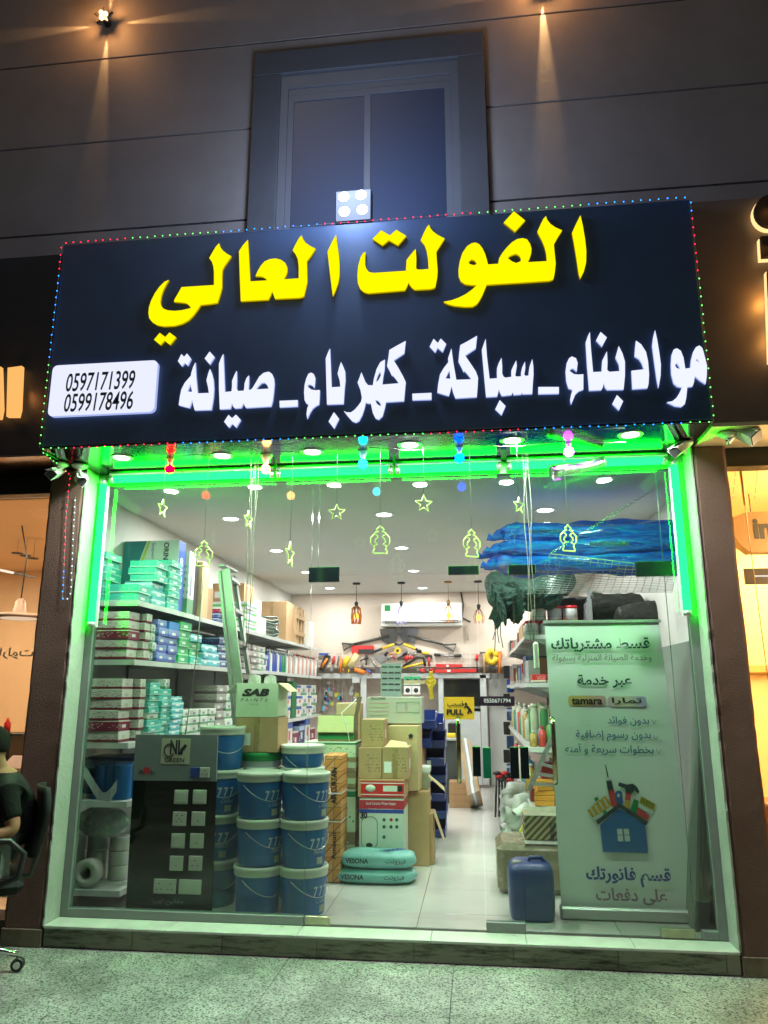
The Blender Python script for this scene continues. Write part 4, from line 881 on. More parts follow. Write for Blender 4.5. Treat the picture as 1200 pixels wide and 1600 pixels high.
# big upright carton
x0, x1, z0, z1 = rect(190, 845, 277, 948, .95); t = thing('appliance_carton', 'big upright green and white carton with a blue side on the top left shelf', 'box', (x0, .95, LV[0]))
z0 = LV[0]+.001
q = MB(); q.box(x0, x1, .95, 1.10, z0, z1, bev=.003); o = q.build('card_body', [mat('pale_card', (.62, .68, .6), .4, 0, .05), mat('blue_card', (.03, .09, .42), .4, 0, .1)], t)
for p in o.data.polygons:
    if p.normal.x > .5: p.material_index = 1
q = MB(); pts = [(x0+.002, .9485, z0+.002), (x0+.002, .9485, z1-.002), (x0+.20, .9485, z1-.002)]+[(x0+.20-.13*math.sin(k/8*1.5), .9485, z1-.002-(z1-z0-.01)*k/8) for k in range(1, 9)]
q.prism(pts, (0, .001, 0)); q.build('printed_panel', mat('deep_teal_print', (.0, .17, .19), .4, 0, 0), t)
q = MB(); pts = [(x0+.21-.13*math.sin(k/8*1.5), .9487, z1-.002-(z1-z0-.01)*k/8) for k in range(9)]+[(x0+.235-.13*math.sin(k/8*1.5), .9487, z1-.002-(z1-z0-.01)*k/8) for k in range(8, -1, -1)]; q.prism(pts, (0, .0005, 0)); q.build('printed_stripe', mat('lime_print', (.45, .55, .1), .4, 0, 0), t)
text('printed_word', 'ORINTED', (x1-.13, .949, z0+.32), (1, 0, 0), (0, 0, 1), .045, .26, INKD, t, off=.03, rot=-1)
text('printed_word', 'GRANDO', (x1+.0005, .99, z0+.2), (0, 1, 0), (0, 0, 1), .06, .26, INKW, t, off=.03, rot=-1)
text('printed_word', 'Super Cool', (x1-.24, .949, z0+.3), (1, 0, 0), (0, 0, 1), .035, .28, INKB, t, rot=-1)
q = MB(); q.lathe((x1-.16, .9485, z0+.09), [(.03, 0), (0, .0008)], 16, axis='Y'); q.build('printed_badge', mat('amber_print', (.5, .2, .03), .4, 0, 0), t)
carton('tall white carton behind the big blue sided carton, top left shelf', -2.0, -1.765, 1.13, 1.27, LV[0]+.001, 2.66, PW)
carton('narrow black carton between white and tan cartons, top left shelf', -2.0, -1.78, 1.29, 1.40, LV[0]+.001, 2.60, BLACK)
carton('tall torn tan carton standing on the top left shelf', -2.05, -1.76, 1.42, 1.62, LV[0]+.001, 2.62, KRAFT2, tape=True, rot=.06)
carton('smaller tan carton leaning beyond the torn one, top left shelf', -2.05, -1.78, 1.65, 1.80, LV[0]+.001, 2.42, KRAFT)
for i in range(3): carton(f'{ORD[i]} flat dark blue box up beside the ladder, top left shelf', -2.15, -1.75+.01*i, 1.88, 2.35-.03*i, LV[0]+.001+i*.045, LV[0]+.044+i*.045, PD if i < 2 else PM2, group='flat blue boxes beside the ladder')
stack(0, 4, .075, -2.15, -1.76, 2.75, 3.15, printed('green_white_box', (.62, .66, .6), (.06, .42, .08), (.3, .2, .5), (.3, .6), 23), 'green and white stack past the ladder, top left shelf')
carton('kraft carton on the green and white stack past the ladder', -2.15, -1.8, 2.8, 3.15, LV[0]+.305, LV[0]+.50, KRAFT, tape=True)
carton('tall plain white box by the hose coil, top left shelf', -2.0, -1.76, 3.2, 3.34, LV[0]+.001, LV[0]+.36, WHITE)
carton('short plain white box by the hose coil, top left shelf', -2.0, -1.76, 3.36, 3.55, LV[0]+.001, LV[0]+.19, WHITE)
t = thing('hose_coil', 'coil of grey green garden hose slumped on the top left shelf', 'hose', (-2, 4.1, LV[0]))
HOSE = mat('hose_grey', (.12, .17, .14), .4, 0, .2)
for i in range(9):
    q = MB(); r0 = .30-.012*(i % 3); zc = LV[0]+.03+.028*i
    q.tube([(-1.98+r0*.72*math.cos(a/24*2*math.pi), 4.05+r0*1.2*math.sin(a/24*2*math.pi), zc+.02*math.sin(a*.5+i)-.02*math.cos(a/24*2*math.pi)) for a in range(24)], .013, 7, closed=True); q.build('hose_loop', HOSE, t)
carton('wide kraft carton behind the hose coil on the top left shelf', -2.2, -1.80, 4.65, 5.05, LV[0]+.001, LV[0]+.52, KRAFT, tape=True)
# crate of thin boards
t = thing('wooden_crate', 'tall open crate of tan boards at the far end, top left shelf', 'crate', (-2, 5.3, LV[0]))
for y, h in ((5.1, .5), (5.22, .46), (5.42, .52), (5.55, .50)):
    q = MB(); q.box(-2.15, -1.78, y, y+.05, LV[0]+.001, LV[0]+h); q.build('board', WOOD, t)
for z in (.12, .34): q = MB(); q.box(-1.779, -1.765, 5.1, 5.6, LV[0]+z, LV[0]+z+.05); q.build('batten', WOOD, t)
carton('leaning white sheet box at the far end, top left shelf', -2.1, -1.74, 5.75, 6.05, LV[0]+.001, LV[0]+.36, WHITE)

stack(1, 5, .066, -2.24, -1.79, .14, .31, PM, 'long white box stack at the left end, second shelf', alt={2: PM2}, rot=.02)
stack(1, 5, .066, -2.0, -1.75, .33, .42, PM, 'second column of white boxes, second shelf')
stack(1, 4, .066, -2.0, -1.75, .44, .51, PW, 'narrow column before the blue boxes, second shelf')
stack(1, 5, .062, -1.98, -1.74, .53, .70, PB, 'nearer violet blue stack, second left shelf')
stack(1, 5, .062, -1.98, -1.74, .72, .92, PB, 'farther violet blue stack, second left shelf', alt={4: mat('bright_blue_box', (.02, .2, .6), .4, 0, .1)})
stack(1, 5, .066, -1.98, -1.74, .95, 1.18, PG, 'nearer green stack, second left shelf')
stack(1, 4, .062, -1.98, -1.74, 1.20, 1.44, PG, 'farther green stack, second left shelf', alt={0: PT, 3: PT2})
stack(1, 3, .06, -1.98, -1.74, 1.47, 1.68, PT2, 'nearer turquoise stack by the ladder, second left shelf', rot=.12)
stack(1, 3, .06, -1.98, -1.74, 1.70, 1.92, PT2, 'farther turquoise stack by the ladder, second left shelf', rot=.12)
stack(1, 4, .07, -1.98, -1.76, 1.98, 2.3, PD, 'dark blue stack behind the ladder, second left shelf')
for k in range(3): stack(1, 4, .066, -1.98, -1.75, 2.72+k*.28, 2.97+k*.28, (PGY, PGY, PW)[k], f'{["nearest", "middle", "farthest"][k]} grey printed stack past the ladder, second left shelf')
carton('small blue box standing past the grey stacks, second left shelf', -1.95, -1.76, 3.56, 3.7, LV[1]+.001, LV[1]+.2, PD)
def bottle(label, x, y, z, r, h, m, capm, group, name='bottle', cat='bottle', neck=.35):
    t = thing(name, label, cat, (x, y, z), group)
    q = MB(); q.lathe((x, y, z+.001), [(r*.92, 0), (r, .006), (r, h*.78), (r*neck, h*.88), (r*neck, h*.9)], 12); q.build('bottle_body', m, t)
    q = MB(); q.lathe((x, y, z+.001), [(r*neck*1.15, h*.901), (r*neck*1.15, h), (0, h)], 10); q.build('cap', capm, t)
CB = mat('cartridge_blue', (.04, .08, .38), .35, 0, .1); CW = mat('cartridge_white', (.66, .67, .64), .35, 0, .05); CG = mat('cartridge_green', (.02, .22, .08), .35, 0, .05); CP = mat('cartridge_pink', (.55, .30, .26), .35, 0, .1)
for i in range(12): bottle(f'{ORD[i]} sealant cartridge from the left, second left shelf past the grey stacks', -1.80, 3.78+i*.11, LV[1], .035, .26, (CB, CW, CB, CB, CW, CB, CG, CG, CW, CP, CW, CP)[i], CW, 'sealant cartridges on the second shelf', neck=.3, name='cartridge', cat='cartridge')
for i in range(11): bottle(f'{ORD[i]} pale bottle from the left in the far row, second left shelf', -1.80, 5.14+i*.125, LV[1], .045, .27, (CW, CP)[i % 2], (CP, RED, CG)[i % 3], 'pale bottles at the far end of the second shelf')

stack(2, 6, .070, -2.24, -1.80, .13, .30, PM, 'long white box stack at the left end, third shelf', alt={1: PM2}, rot=.02)
stack(2, 6, .070, -2.0, -1.75, .32, .41, PM, 'second white box column, third left shelf')
stack(2, 9, .044, -2.0, -1.73, .43, .62, PT, 'nearest teal stack, third left shelf', alt={0: PW, 3: PW})
stack(2, 8, .044, -2.0, -1.73, .64, .84, PT, 'second teal stack, third left shelf', rot=.12)
stack(2, 7, .042, -2.0, -1.73, .86, 1.08, PT2, 'pale blue stack, third left shelf', rot=.16)
carton('white box with open teal lid topping the teal stacks, third shelf', -1.93, -1.74, .68, .84, LV[2]+.355, LV[2]+.425, PW, rot=.2)
for k in range(4): stack(2, 3, .062, -1.95, -1.74, 1.12+k*.2, 1.30+k*.2, PW, f'{ORD[k]} small green and white stack, third left shelf')
for k in range(4): stack(2, 5, .078, -1.98, -1.76, 1.98+k*.26, 2.20+k*.26, (PGY, PW, CG, PGY)[k], f'{ORD[k]} stack behind the ladder, third left shelf')
for k in range(8):
    y0 = 3.9+k*.31
    if k == 3: carton('tall dark green carton among white boxes, third left shelf', -1.95, -1.74, y0, y0+.24, LV[2]+.001, LV[2]+.46, mat('dark_green_card', (.01, .14, .04), .4, 0, .1)); continue
    stack(2, 3, .14, -1.98, -1.75, y0, y0+.28, PW if k % 2 else PW2, f'{ORD[k]} far white carton column, third left shelf')
for k in range(7):
    carton(f'{ORD[k]} dark box from the left on the low far shelf', -1.98, -1.74, 3.9+k*.35, 4.2+k*.35, LV[3]+.001, LV[3]+.2+.08*(k % 3), (PD, PM2, PW2, PM2, PD, PW2, PM2)[k], group='dark boxes on the low far shelf')
# blue cans on the fourth level, white rolls on the bottom level
BL1 = mat('can_blue', (.02, .12, .36), .3, 0, .1, 6)
for i, (px, y) in enumerate(((157, .24), (173, .26), (191, .24), (203, .30))):
    p = at(px, 1225, y); q = MB(); r = .045 if i != 2 else .06; q.lathe((p.x, y, LV[3]+.001), [(r, 0), (r*1.02, .004), (r, .008), (r, .212), (r*1.02, .216), (r*.95, .22), (r*.93, .214), (0, .214)], 18)
    tag(q.build('paint_can', BL1, loc=(p.x, y, LV[3])), f'{ORD[i]} blue paint can from the left on the fourth left shelf', 'can', 'blue cans on the fourth shelf')
q = MB(); q.box(-2.2, -1.80, .45, .8, LV[3]+.001, LV[3]+.25, bev=.01); tag(q.build('carton', PD), 'dark carton behind the blue paint cans on the fourth shelf', 'box')
t = thing('sheet_roll', 'clear plastic sheet draped under the third left shelf', 'plastic sheet', (-2, .2, 1.0)); q = MB(); n = 12
q.add([(-2.2+.42*i/n, .14+.02*math.sin(i), .96+.12*math.sin(i*.5)-j*.08) for j in range(2) for i in range(n+1)], [(i, i+1, n+2+i, n+1+i) for i in range(n)]); q.build('sheet', mat('milky_sheet', (.4, .44, .42), .3, 0, .1), t)
ROLL = mat('white_roll', (.50, .50, .45), .6, 0, .12, 8)
def roll(label, x, y, z, ro, ri, w_, ax='Y'):
    q = MB(); q.lathe((x, y, z), [(ri, -w_/2), (ro*.97, -w_/2), (ro, -w_/2+.006), (ro, w_/2-.006), (ro*.97, w_/2), (ri, w_/2), (ri, -w_/2)], 26, axis=ax); return tag(q.build('tape_roll', ROLL, loc=(x, y, z)), label, 'roll', 'white rolls on the bottom shelf')
p = at(136, 1364, .17); roll('large white roll standing on edge at the left end, bottom shelf', p.x, .19, LV[4]+.088, .085, .04, .09)
k = 0
for x in (-2.18, -2.02, -1.86):
    for j in range(3):
        k += 1; roll(f'{["left", "middle", "right"][int((x+2.18)/.16+.5)]} column white roll, {ORD[j]} from the bottom, bottom left shelf', x, .42, LV[4]+.045+j*.092, .07, .03, .088, 'Z')
t = thing('pipe_fittings_bag', 'cloudy plastic bag of white fittings on the bottom left shelf', 'bag', (-1.95, .3, .5)); 
q = MB(); q.sphere((-1.95, .32, .63), .13, 14, 10, sc=(1.5, .6, .8)); q.build('bag_skin', mat('cloudy_bag', (.40, .44, .42), .25, 0, .25, 14, .8, 25), t)

# display board of switches
t = thing('display_board', 'tall leaning display board with rows of electrical switches', 'display board', (-1.4, .15, FZ)); D = .08
x0, x1 = at(212, 1148, D).x, at(340, 1148, D).x; xb0, xb1 = at(196, 1425, D).x, at(330, 1430, D).x; zt = at(276, 1148, D).z; zb = FZ+.004; zm = at(270, 1220, D).z
def bp(u, v): return (x0+(xb0-x0)*(1-v)+u*((x1-x0)*v+(xb1-xb0)*(1-v)), D, zb+(zt-zb)*v)
vm = (zm-zb)/(zt-zb)
q = MB(); q.prism([bp(0, vm), bp(1, vm), bp(1, 1), bp(0, 1)], (0, .018, 0)); q.build('header_panel', mat('board_grey', (.20, .235, .23), .35, 0, .08), t)
q = MB(); q.prism([bp(0, 0), bp(1, 0), bp(1, vm-.001), bp(0, vm-.001)], (0, .018, 0)); q.build('black_panel', mat('board_black', (.005, .007, .005), .2, 0, .2, spec=.3), t)
def brect(px0, py0, px1, py1, Y=D): return rect(px0, py0, px1, py1, Y)
X0, X1, Z0, Z1 = brect(252, 1154, 297, 1194); q = MB(); q.box(X0, X1, D-.003, D-.0005, Z0, Z1, bev=.001); q.build('logo_plate', mat('logo_cream', (.50, .50, .36), .4, 0, 0), t)
text_px('logo_lettering', 'GREEN', 257, 1184, 288, 1191, D-.004, INKD, t, off=.02); text_px('logo_lettering', 'NL', 266, 1156, 286, 1179, D-.004, INKD, t, off=.03)
q = MB(); cx, cz = (lambda p: (p.x, p.z))(at(265, 1172, D)); q.tube([(cx+.035*math.cos(a), D-.005, cz+.04*math.sin(a)) for a in [math.pi*(.35+1.5*k/12) for k in range(13)]], .004, 5); q.build('logo_ring', INKD, t)
X0, X1, Z0, Z1 = brect(283, 1164, 291, 1174); q = MB(); q.bar((X0, D-.005, Z0), (X1, D-.005, Z1), .02, .002); q.build('logo_plug', INKD, t)
text_px('lettering', '&  b', 216, 1203, 242, 1210, D-.002, INKD, t); X0, X1, Z0, Z1 = brect(224, 1199, 234, 1209); q = MB(); q.box(X0, X1, D-.003, D-.001, Z0, Z1); q.build('red_badge', INKR, t)
SWM = mat('switch_plate', (.55, .57, .48), .3, 0, .05, 10)
def sw(px0, py0, px1, py1, kind, m=SWM):
    X0, X1, Z0, Z1 = brect(px0, py0, px1, py1); q = MB(); q.box(X0, X1, D-.012, D-.0005, Z0, Z1, bev=.003); o = q.build('switch_plate', m, t); q = MB(); w_ = X1-X0
    if kind == 'rocker': q.box(X0+w_*.12, X1-w_*.12, D-.016, D-.0125, Z0+w_*.12, Z1-w_*.12, bev=.002); q.build('rocker', m, o)
    else:
        for a, b in {'socket': ((.5, .7), (.3, .35), (.7, .35)), 'double': ((.25, .7), (.15, .3), (.35, .3), (.75, .7), (.65, .3), (.85, .3)), 'dot': ((.5, .35),), 'multi': ((.3, .75), (.7, .75), (.3, .3), (.5, .5), (.7, .3))}[kind]:
            q.box(X0+w_*a-.004, X0+w_*a+.004, D-.0135, D-.0122, Z0+(Z1-Z0)*b-.003, Z0+(Z1-Z0)*b+.003)
        q.build('slot', INKD, o)
sw(298, 1199, 312, 1215, 'dot', INKB); sw(313, 1199, 328, 1215, 'socket')
for i, (a, b) in enumerate(((1234, 1256), (1268, 1290), (1302, 1325), (1337, 1360))):
    sw(273-i*2.4, a, 294-i*2.4, b, ('rocker', 'multi', 'rocker', 'dot')[i]); sw(302-i*2.2, a, 323-i*2.2, b, ('rocker', 'dot', 'dot', 'socket')[i])
sw(241, 1373, 276, 1396, 'double'); sw(280, 1374, 315, 1397, 'rocker')
text_px('lettering', arabic('\u0645\u0641\u0627\u062a\u064a\u062d \u0643\u0647\u0631\u0628\u0627\u0621'), 233, 1404, 286, 1414, D-.002, mat('dim_ink', (.25, .27, .2), .5, 0, 0), t, off=.01)

# paint buckets
LIDM = mat('bucket_lid', (.60, .63, .54), .35, 0, .06, 5)
BBL = mat('bucket_blue', (.01, .12, .36), .32, 0, .12, 3, .08, 8); BWH = mat('bucket_white', (.55, .6, .6), .35, 0, .06)
def wrap_text(body, cx, cy_, z0, r, a0, a1, h, m, parent, off=.02, shear=.2):
    me = text_mesh(body, off, 0, shear); P = [v.co for v in me.vertices]; x0, x1 = min(p.x for p in P), max(p.x for p in P); y0, y1 = min(p.y for p in P), max(p.y for p in P); q = MB()
    vs = []
    for i, p in enumerate(P):
        a = R(a0+(a1-a0)*(p.x-x0)/(x1-x0)); zz = z0+h*(p.y-y0)/(y1-y0); rr = r*(0.90+.10*(zz-parent.location.z)/.225)+.0022; vs.append((cx+rr*math.cos(a), cy_+rr*math.sin(a), zz))
    q.add(vs, [tuple(f.vertices) for f in me.polygons]); bpy.data.meshes.remove(me); q.build('printed_word', m, parent)
def bucket(label, x, y, z, body=BBL, lid=LIDM, r=.152, h=.285, ang=-50, txt='p', grp='stacked blue paint buckets'):
    t = thing('paint_bucket', label, 'bucket', (x, y, z), grp)
    q = MB(); q.lathe((x, y, z+.001), [(r*.88, 0), (r*.9, .006), (r, h-.06), (r*1.0, h-.045)], 36); q.build('bucket_body', body, t)
    q = MB(); q.lathe((x, y, z+.001), [(r*1.03, h-.058), (r*1.045, h-.052), (r*1.03, h-.03), (r*1.06, h-.026), (r*1.06, h-.008), (r*1.03, h-.002), (r*.97, h-.002), (r*.95, h-.012), (0, h-.012)], 36); q.build('lid', lid, t)
    a0 = R(ang-75); a1 = R(ang+75); q = MB(); q.tube([(x+r*1.05*math.cos(a0+(a1-a0)*k/12), y+r*1.05*math.sin(a0+(a1-a0)*k/12), z+h-.075-.10*math.sin(math.pi*k/12)) for k in range(13)], .0022, 5); q.build('wire_handle', mat('wire_grey', (.42, .45, .42), .3, .6, 0), t)
    if txt:
        wi = mat('faded_white_print', (.42, .52, .56), .5, 0, 0)
        wrap_text('7 7 7', x, y, z+.115, r, ang-18, ang+26, .06, wi, t, .03, .08)
        if txt == 'a': wrap_text(arabic('\u062f\u0647\u0627\u0646\u0627\u062a'), x, y, z+.075, r, ang-8, ang+26, .034, wi, t, .0, 0)
        else: wrap_text('PAINTS', x, y, z+.08, r, ang-8, ang+26, .028, wi, t, .0, .2)
        q = MB(); aa = [R(ang+2+k*5) for k in range(5)]; q.add([(x+(r*.93)*math.cos(a)*1.006, y+(r*.93)*math.sin(a)*1.006, z+zz) for zz in (.02, .06) for a in aa], [(k, k+1, 6+k, 5+k) for k in range(4)]); q.build('sticker', mat('dull_sticker', (.35, .37, .32), .5, 0, .1), t)
    return t
def bcol(px, Y, n, who, ang, tx, dx=0):
    x = at(px, 1300, Y).x
    for i in range(n): bucket(f'{ORD[i]} blue paint bucket up in the {who} stack behind the glass', x+random.uniform(-.008, .008)+dx*i, Y+random.uniform(-.006, .006), FZ+.001+i*.2855, ang=ang+random.uniform(-8, 8), txt=tx[i])
bcol(406, .27, 3, 'middle', -38, ('', 'p', 'a')); bcol(474, .27, 3, 'right', -40, ('a', 'p', 'a'), .004); bcol(340, .42, 4, 'left', -62, ('', 'p', 'a', ''))
bcol(472, .64, 3, 'rear right', -60, ('', '', '')); 
z = FZ+.001+3*.2855; x = at(472, 1200, .64).x
bucket('white lidded blue bucket on the back right stack behind the glass', x, .64, z-.0, grp=None, txt='', h=.15)
x = at(407, 1190, .64).x
for i in range(3): bucket(f'{ORD[i]} bucket up in the hidden stack behind the middle buckets', x, .64, FZ+.001+i*.2855, txt='', ang=-60)
bucket('white bucket with a green lid under the tan carton', x, .64, FZ+.001+3*.2855-.03, BWH, mat('green_lid', (.0, .26, .06), .3, 0, .05), h=.13, txt='', grp=None, r=.155)
X0, X1, Z0, Z1 = rect(368, 1116, 430, 1168, .50); zb = FZ+3*.2855-.03+.131
t = carton('tan carton under the paint maker carton, on the green lidded bucket', X0, X1+.02, .50, .80, zb+.001, zb+.24, KRAFT, tape=True)
X0, X1, Z0, Z1 = rect(368, 1062, 429, 1114, .48); zc = zb+.243
SABM = mat('pale_green_card', (.52, .60, .44), .5, 0, .06); t = thing('paint_carton', 'open pale carton printed SAB PAINTS beside the ladder', 'box', (X0, .5, zc))
q = MB(); hh = .235
for a in ((X0, X1+.02, .5, .504), (X0, X1+.02, .796, .80), (X0, X0+.004, .504, .796), (X1+.016, X1+.02, .504, .796)): q.box(a[0], a[1], a[2], a[3], zc, zc+hh)
q.box(X0, X1+.02, .504, .796, zc, zc+.004); q.build('card_body', SABM, t)
q = MB(); q.prism([(X0, .5, zc+hh), (X0, .8, zc+hh), (X0-.09, .78, zc+hh-.07), (X0-.09, .52, zc+hh-.07)], (0, 0, .003)); q.build('flap', SABM, t)
q = MB(); q.prism([(X1+.02, .5, zc+hh), (X1+.02, .8, zc+hh), (X1+.10, .78, zc+hh-.06), (X1+.10, .52, zc+hh-.06)], (0, 0, .003)); q.build('flap', mat('yellow_card_inner', (.5, .46, .2), .6, 0, .1), t)
text_px('printed_word', 'SAB', 378, 1076, 421, 1088, .499, INKD, t, off=.06, shear=.3); text_px('printed_word', 'P A I N T S', 376, 1091, 418, 1096, .499, INKD, t, off=-.005, shear=.25); text_px('printed_word', 'Premium finish', 390, 1099, 404, 1101, .499, INKG, t)
for i, a in enumerate((.56, .66)): 
    q = MB(); xx = X0+.06+.09*i; q.prism([(xx, a, zc+hh-.05), (xx+.09, a+.02, zc+hh-.05), (xx+.085, a+.02, zc+hh+.05), (xx+.045, a, zc+hh+.065), (xx+.01, a, zc+hh+.045)], (0, .03, 0)); tag(q.build('paper_packet', mat('paper_packet', (.55, .56, .48), .6, 0, .25, 20)), f'{["left", "right"][i]} white paper packet poking out of the open pale carton', 'packet')

# ladder
t = thing('step_ladder', 'tall aluminium step ladder leaning by the left shelves', 'ladder', (-1.3, 1, FZ)); LAD = mat('ladder_aluminium', (.36, .36, .34), .33, .75, .15, 7)
A0, A1 = at(352, 890, 1.05), at(412, 1300, .78); A1 = Vector((A1.x, A1.y, FZ)); B0, B1 = at(366, 900, 1.35), at(432, 1280, 1.35); B1 = Vector((B1.x, 1.45, FZ))
q = MB(); q.bar(A0, A1, .075, .022, up=(0, 1, 0)); q.build('rail', LAD, t); q = MB(); q.bar(B0, B1, .03, .06, up=(0, 1, 0)); q.build('rail', LAD, t)
C0 = A0+Vector((.0, .02, -.0)); q = MB(); q.bar(at(343, 893, 1.02), Vector((at(395, 1300, .7).x, .72, FZ)), .022, .03); q.build('rail', LAD, t)
for k in range(9):
    f = .03+k*.112; a, b = A0.lerp(A1, f), B0.lerp(B1, f); q = MB(); q.bar(a+Vector((0, .015, 0)), b, .028, .085, up=(.3, 1, 0)); q.build('step', LAD, t)
q = MB(); a = A0+Vector((0, 0, .02)); q.box(a.x-.06, B0.x+.03, 1.03, 1.37, a.z-.0, a.z+.02, bev=.004); q.build('top_cap', LAD, t)

# orange air curtain carton, green and white cartons
def upright(label, X0, X1, Y, d, Z0, Z1, m, name='carton'):
    return carton(label, X0, X1, Y, Y+d, Z0, Z1, m, name=name)
X0, X1, Z0, Z1 = rect(503, 1180, 533, 1378, 1.04); t = thing('long_carton', 'tall orange patterned carton marked AIR CURTAIN standing beside the buckets', 'box', (X0, 1.04, FZ))
OM, nt_, b_ = newmat('orange_triangles'); L_ = nt_.links.new; tc_ = N(nt_, 'ShaderNodeTexCoord'); mg_ = N(nt_, 'ShaderNodeMapping'); mg_.inputs['Scale'].default_value = (11.5, 11.5, 11.5); L_(tc_.outputs['Object'], mg_.inputs[0])
fr_ = N(nt_, 'ShaderNodeVectorMath', operation='FRACTION'); L_(mg_.outputs[0], fr_.inputs[0]); sp_ = N(nt_, 'ShaderNodeSeparateXYZ'); L_(fr_.outputs[0], sp_.inputs[0])
def m_(op, a, b=None):
    n = N(nt_, 'ShaderNodeMath', operation=op)
    for k, v in enumerate((a, b)):
        if v is None: continue
        if isinstance(v, (int, float)): n.inputs[k].default_value = v
        else: L_(v, n.inputs[k])
    return n.outputs[0]
ln_ = m_('MAXIMUM', m_('LESS_THAN', m_('ABSOLUTE', m_('SUBTRACT', sp_.outputs['X'], sp_.outputs['Z'])), .07), m_('MAXIMUM', m_('LESS_THAN', sp_.outputs['X'], .06), m_('LESS_THAN', sp_.outputs['Z'], .06)))
tri_ = m_('MULTIPLY', m_('GREATER_THAN', sp_.outputs['X'], sp_.outputs['Z']), .55)
c1_ = N(nt_, 'ShaderNodeMix', data_type='RGBA'); L_(tri_, c1_.inputs['Factor']); c1_.inputs['A'].default_value = (.72, .27, .06, 1); c1_.inputs['B'].default_value = (.78, .40, .16, 1)
c2_ = N(nt_, 'ShaderNodeMix', data_type='RGBA'); L_(ln_, c2_.inputs['Factor']); L_(c1_.outputs['Result'], c2_.inputs['A']); c2_.inputs['B'].default_value = (.30, .13, .05, 1); L_(c2_.outputs['Result'], b_.inputs['Base Color']); b_.inputs['Roughness'].default_value = .5
zt = Z1; q = MB(); q.box(X0, X1, 1.04, 1.30, FZ+.001, zt, bev=.003); q.build('card_body', OM, t)
text('printed_word', 'AIR CURTAIN', (X1-.08, 1.039, zt-.35), (1, 0, 0), (0, 0, 1), .045, .26, INKD, t, off=.03, rot=1); text('printed_word', 'Ametair', (X1-.07, 1.039, FZ+.16), (1, 0, 0), (0, 0, 1), .035, .2, INKD, t, off=.01, rot=1)
for z in (zt-.28, FZ+.42): q = MB(); q.box(X0-.002, X1+.002, 1.0375, 1.302, z, z+.008); q.build('strap', WHITE, t)
PGW = printed('white_green_carton', (.52, .60, .46), (.02, .18, .10), (.35, .28, .2), (.82, .95), 31, ink=.15); PBW = printed('brown_white_carton', (.26, .20, .13), (.5, .56, .45), (.5, .5, .4), (.35, .7), 33, ink=.2)
X0, X1, _, _ = rect(475, 1163, 556, 1205, 1.34)
zz = FZ+.001
for i, (h, m) in enumerate(((.30, PBW), (.32, PGW), (.12, PBW), (.12, PBW), (0.21, PGW))):
    hh = h if i < 4 else max(.12, at(515, 1163, 1.34).z-zz); carton(f'{ORD[i]} green and white carton up in the column behind the orange carton', X0, X1, 1.34, 1.66, zz, zz+hh-.001, m, group='green and white cartons behind the orange carton', rot=random.uniform(-.01, .01)); zz += hh
X0, X1, Z0, Z1 = rect(497, 1118, 553, 1161, 1.38); t = thing('open_carton', 'open dark carton with a pale yellow flap and white strap', 'box', (X0, 1.4, zz)); z1 = Z1-.0
for a in ((X0, X1, 1.38, 1.384), (X0, X1, 1.61, 1.614), (X0, X0+.004, 1.384, 1.61), (X1-.004, X1, 1.384, 1.61)): q = MB(); q.box(a[0], a[1], a[2], a[3], zz, z1); q.build('side', mat('dark_kraft', (.22, .18, .09), .7, 0, .15), t)
q = MB(); q.box(X0+.002, X1-.002, 1.3785, 1.3795, zz+.02, zz+.06); q.build('printed_band', INKG, t)
q = MB(); q.prism([(X0, 1.38, z1), (X1, 1.38, z1), (X1, 1.35, z1-.13), (X0, 1.35, z1-.13)], (0, -.003, 0)); q.build('flap', mat('pale_yellow_card', (.55, .50, .26), .6, 0, .08), t)
q = MB(); q.prism([(X1, 1.39, z1), (X1, 1.6, z1), (X1+.03, 1.6, z1+.15), (X1+.03, 1.39, z1+.15)], (.003, 0, 0)); q.build('flap', MATS['dark_kraft'], t)
q = MB(); q.tube([(X1+.02, 1.37, z1+.13), (X1-.10, 1.345, z1+.02), (X1-.05, 1.34, z1-.08), (X1-.03, 1.36, zz-.02)], .004, 5); q.build('strap', WHITE, t)
X0, X1, Z0, Z1 = rect(530, 1098, 565, 1130, 1.9); carton('small kraft carton behind the open carton with yellow flap', X0, X1, 1.75, 2.0, .95, Z1, KRAFT2)

# heater carton group
X0, X1, Z0, Z1 = rect(561, 1246, 631, 1365, 1.25); t = thing('heater_carton', 'pale green water heater carton marked 30 with a red and navy top band', 'box', (X0, 1.25, FZ)); zt = Z1; H = zt-FZ
q = MB(); q.box(X0, X1, 1.25, 1.62, FZ+.001, zt, bev=.004); q.build('card_body', mat('heater_card', (.55, .64, .52), .45, 0, .05), t)
q = MB(); q.box(X0, X1+.0015, 1.2485, 1.6, zt-.085, zt-.02); q.build('printed_band', mat('crimson_print', (.42, .02, .04), .45, 0, .05), t)
q = MB(); q.box(X0, X1, 1.2483, 1.2495, zt-.115, zt-.088); q.build('printed_band', INKB, t)
text_px('printed_number', '30', 563, 1268, 574, 1279, 1.248, INKD, t, off=.05); text_px('printed_word', 'Saudi Ceramic Water Heater', 572, 1253, 619, 1257.5, 1.247, INKW, t); text_px('printed_word', 'Storage water heater', 576, 1263, 616, 1265.5, 1.247, INKW, t)
cx, cz = (lambda p: (p.x, p.z))(at(577, 1301, 1.248)); w_, h_ = .062, .115; pts = []
for k in range(28):
    a = 2*math.pi*k/28; pts.append((cx+w_*max(-1, min(1, 1.35*math.cos(a))), 1.247, cz+h_*max(-1, min(1, 1.08*math.sin(a)))))
q = MB(); q.tube(pts, .0018, 4, closed=True); q.sphere((cx, 1.247, cz-.09), .022, 10, 6, sc=(1.2, .05, .8)); q.build('printed_heater', INKD, t)
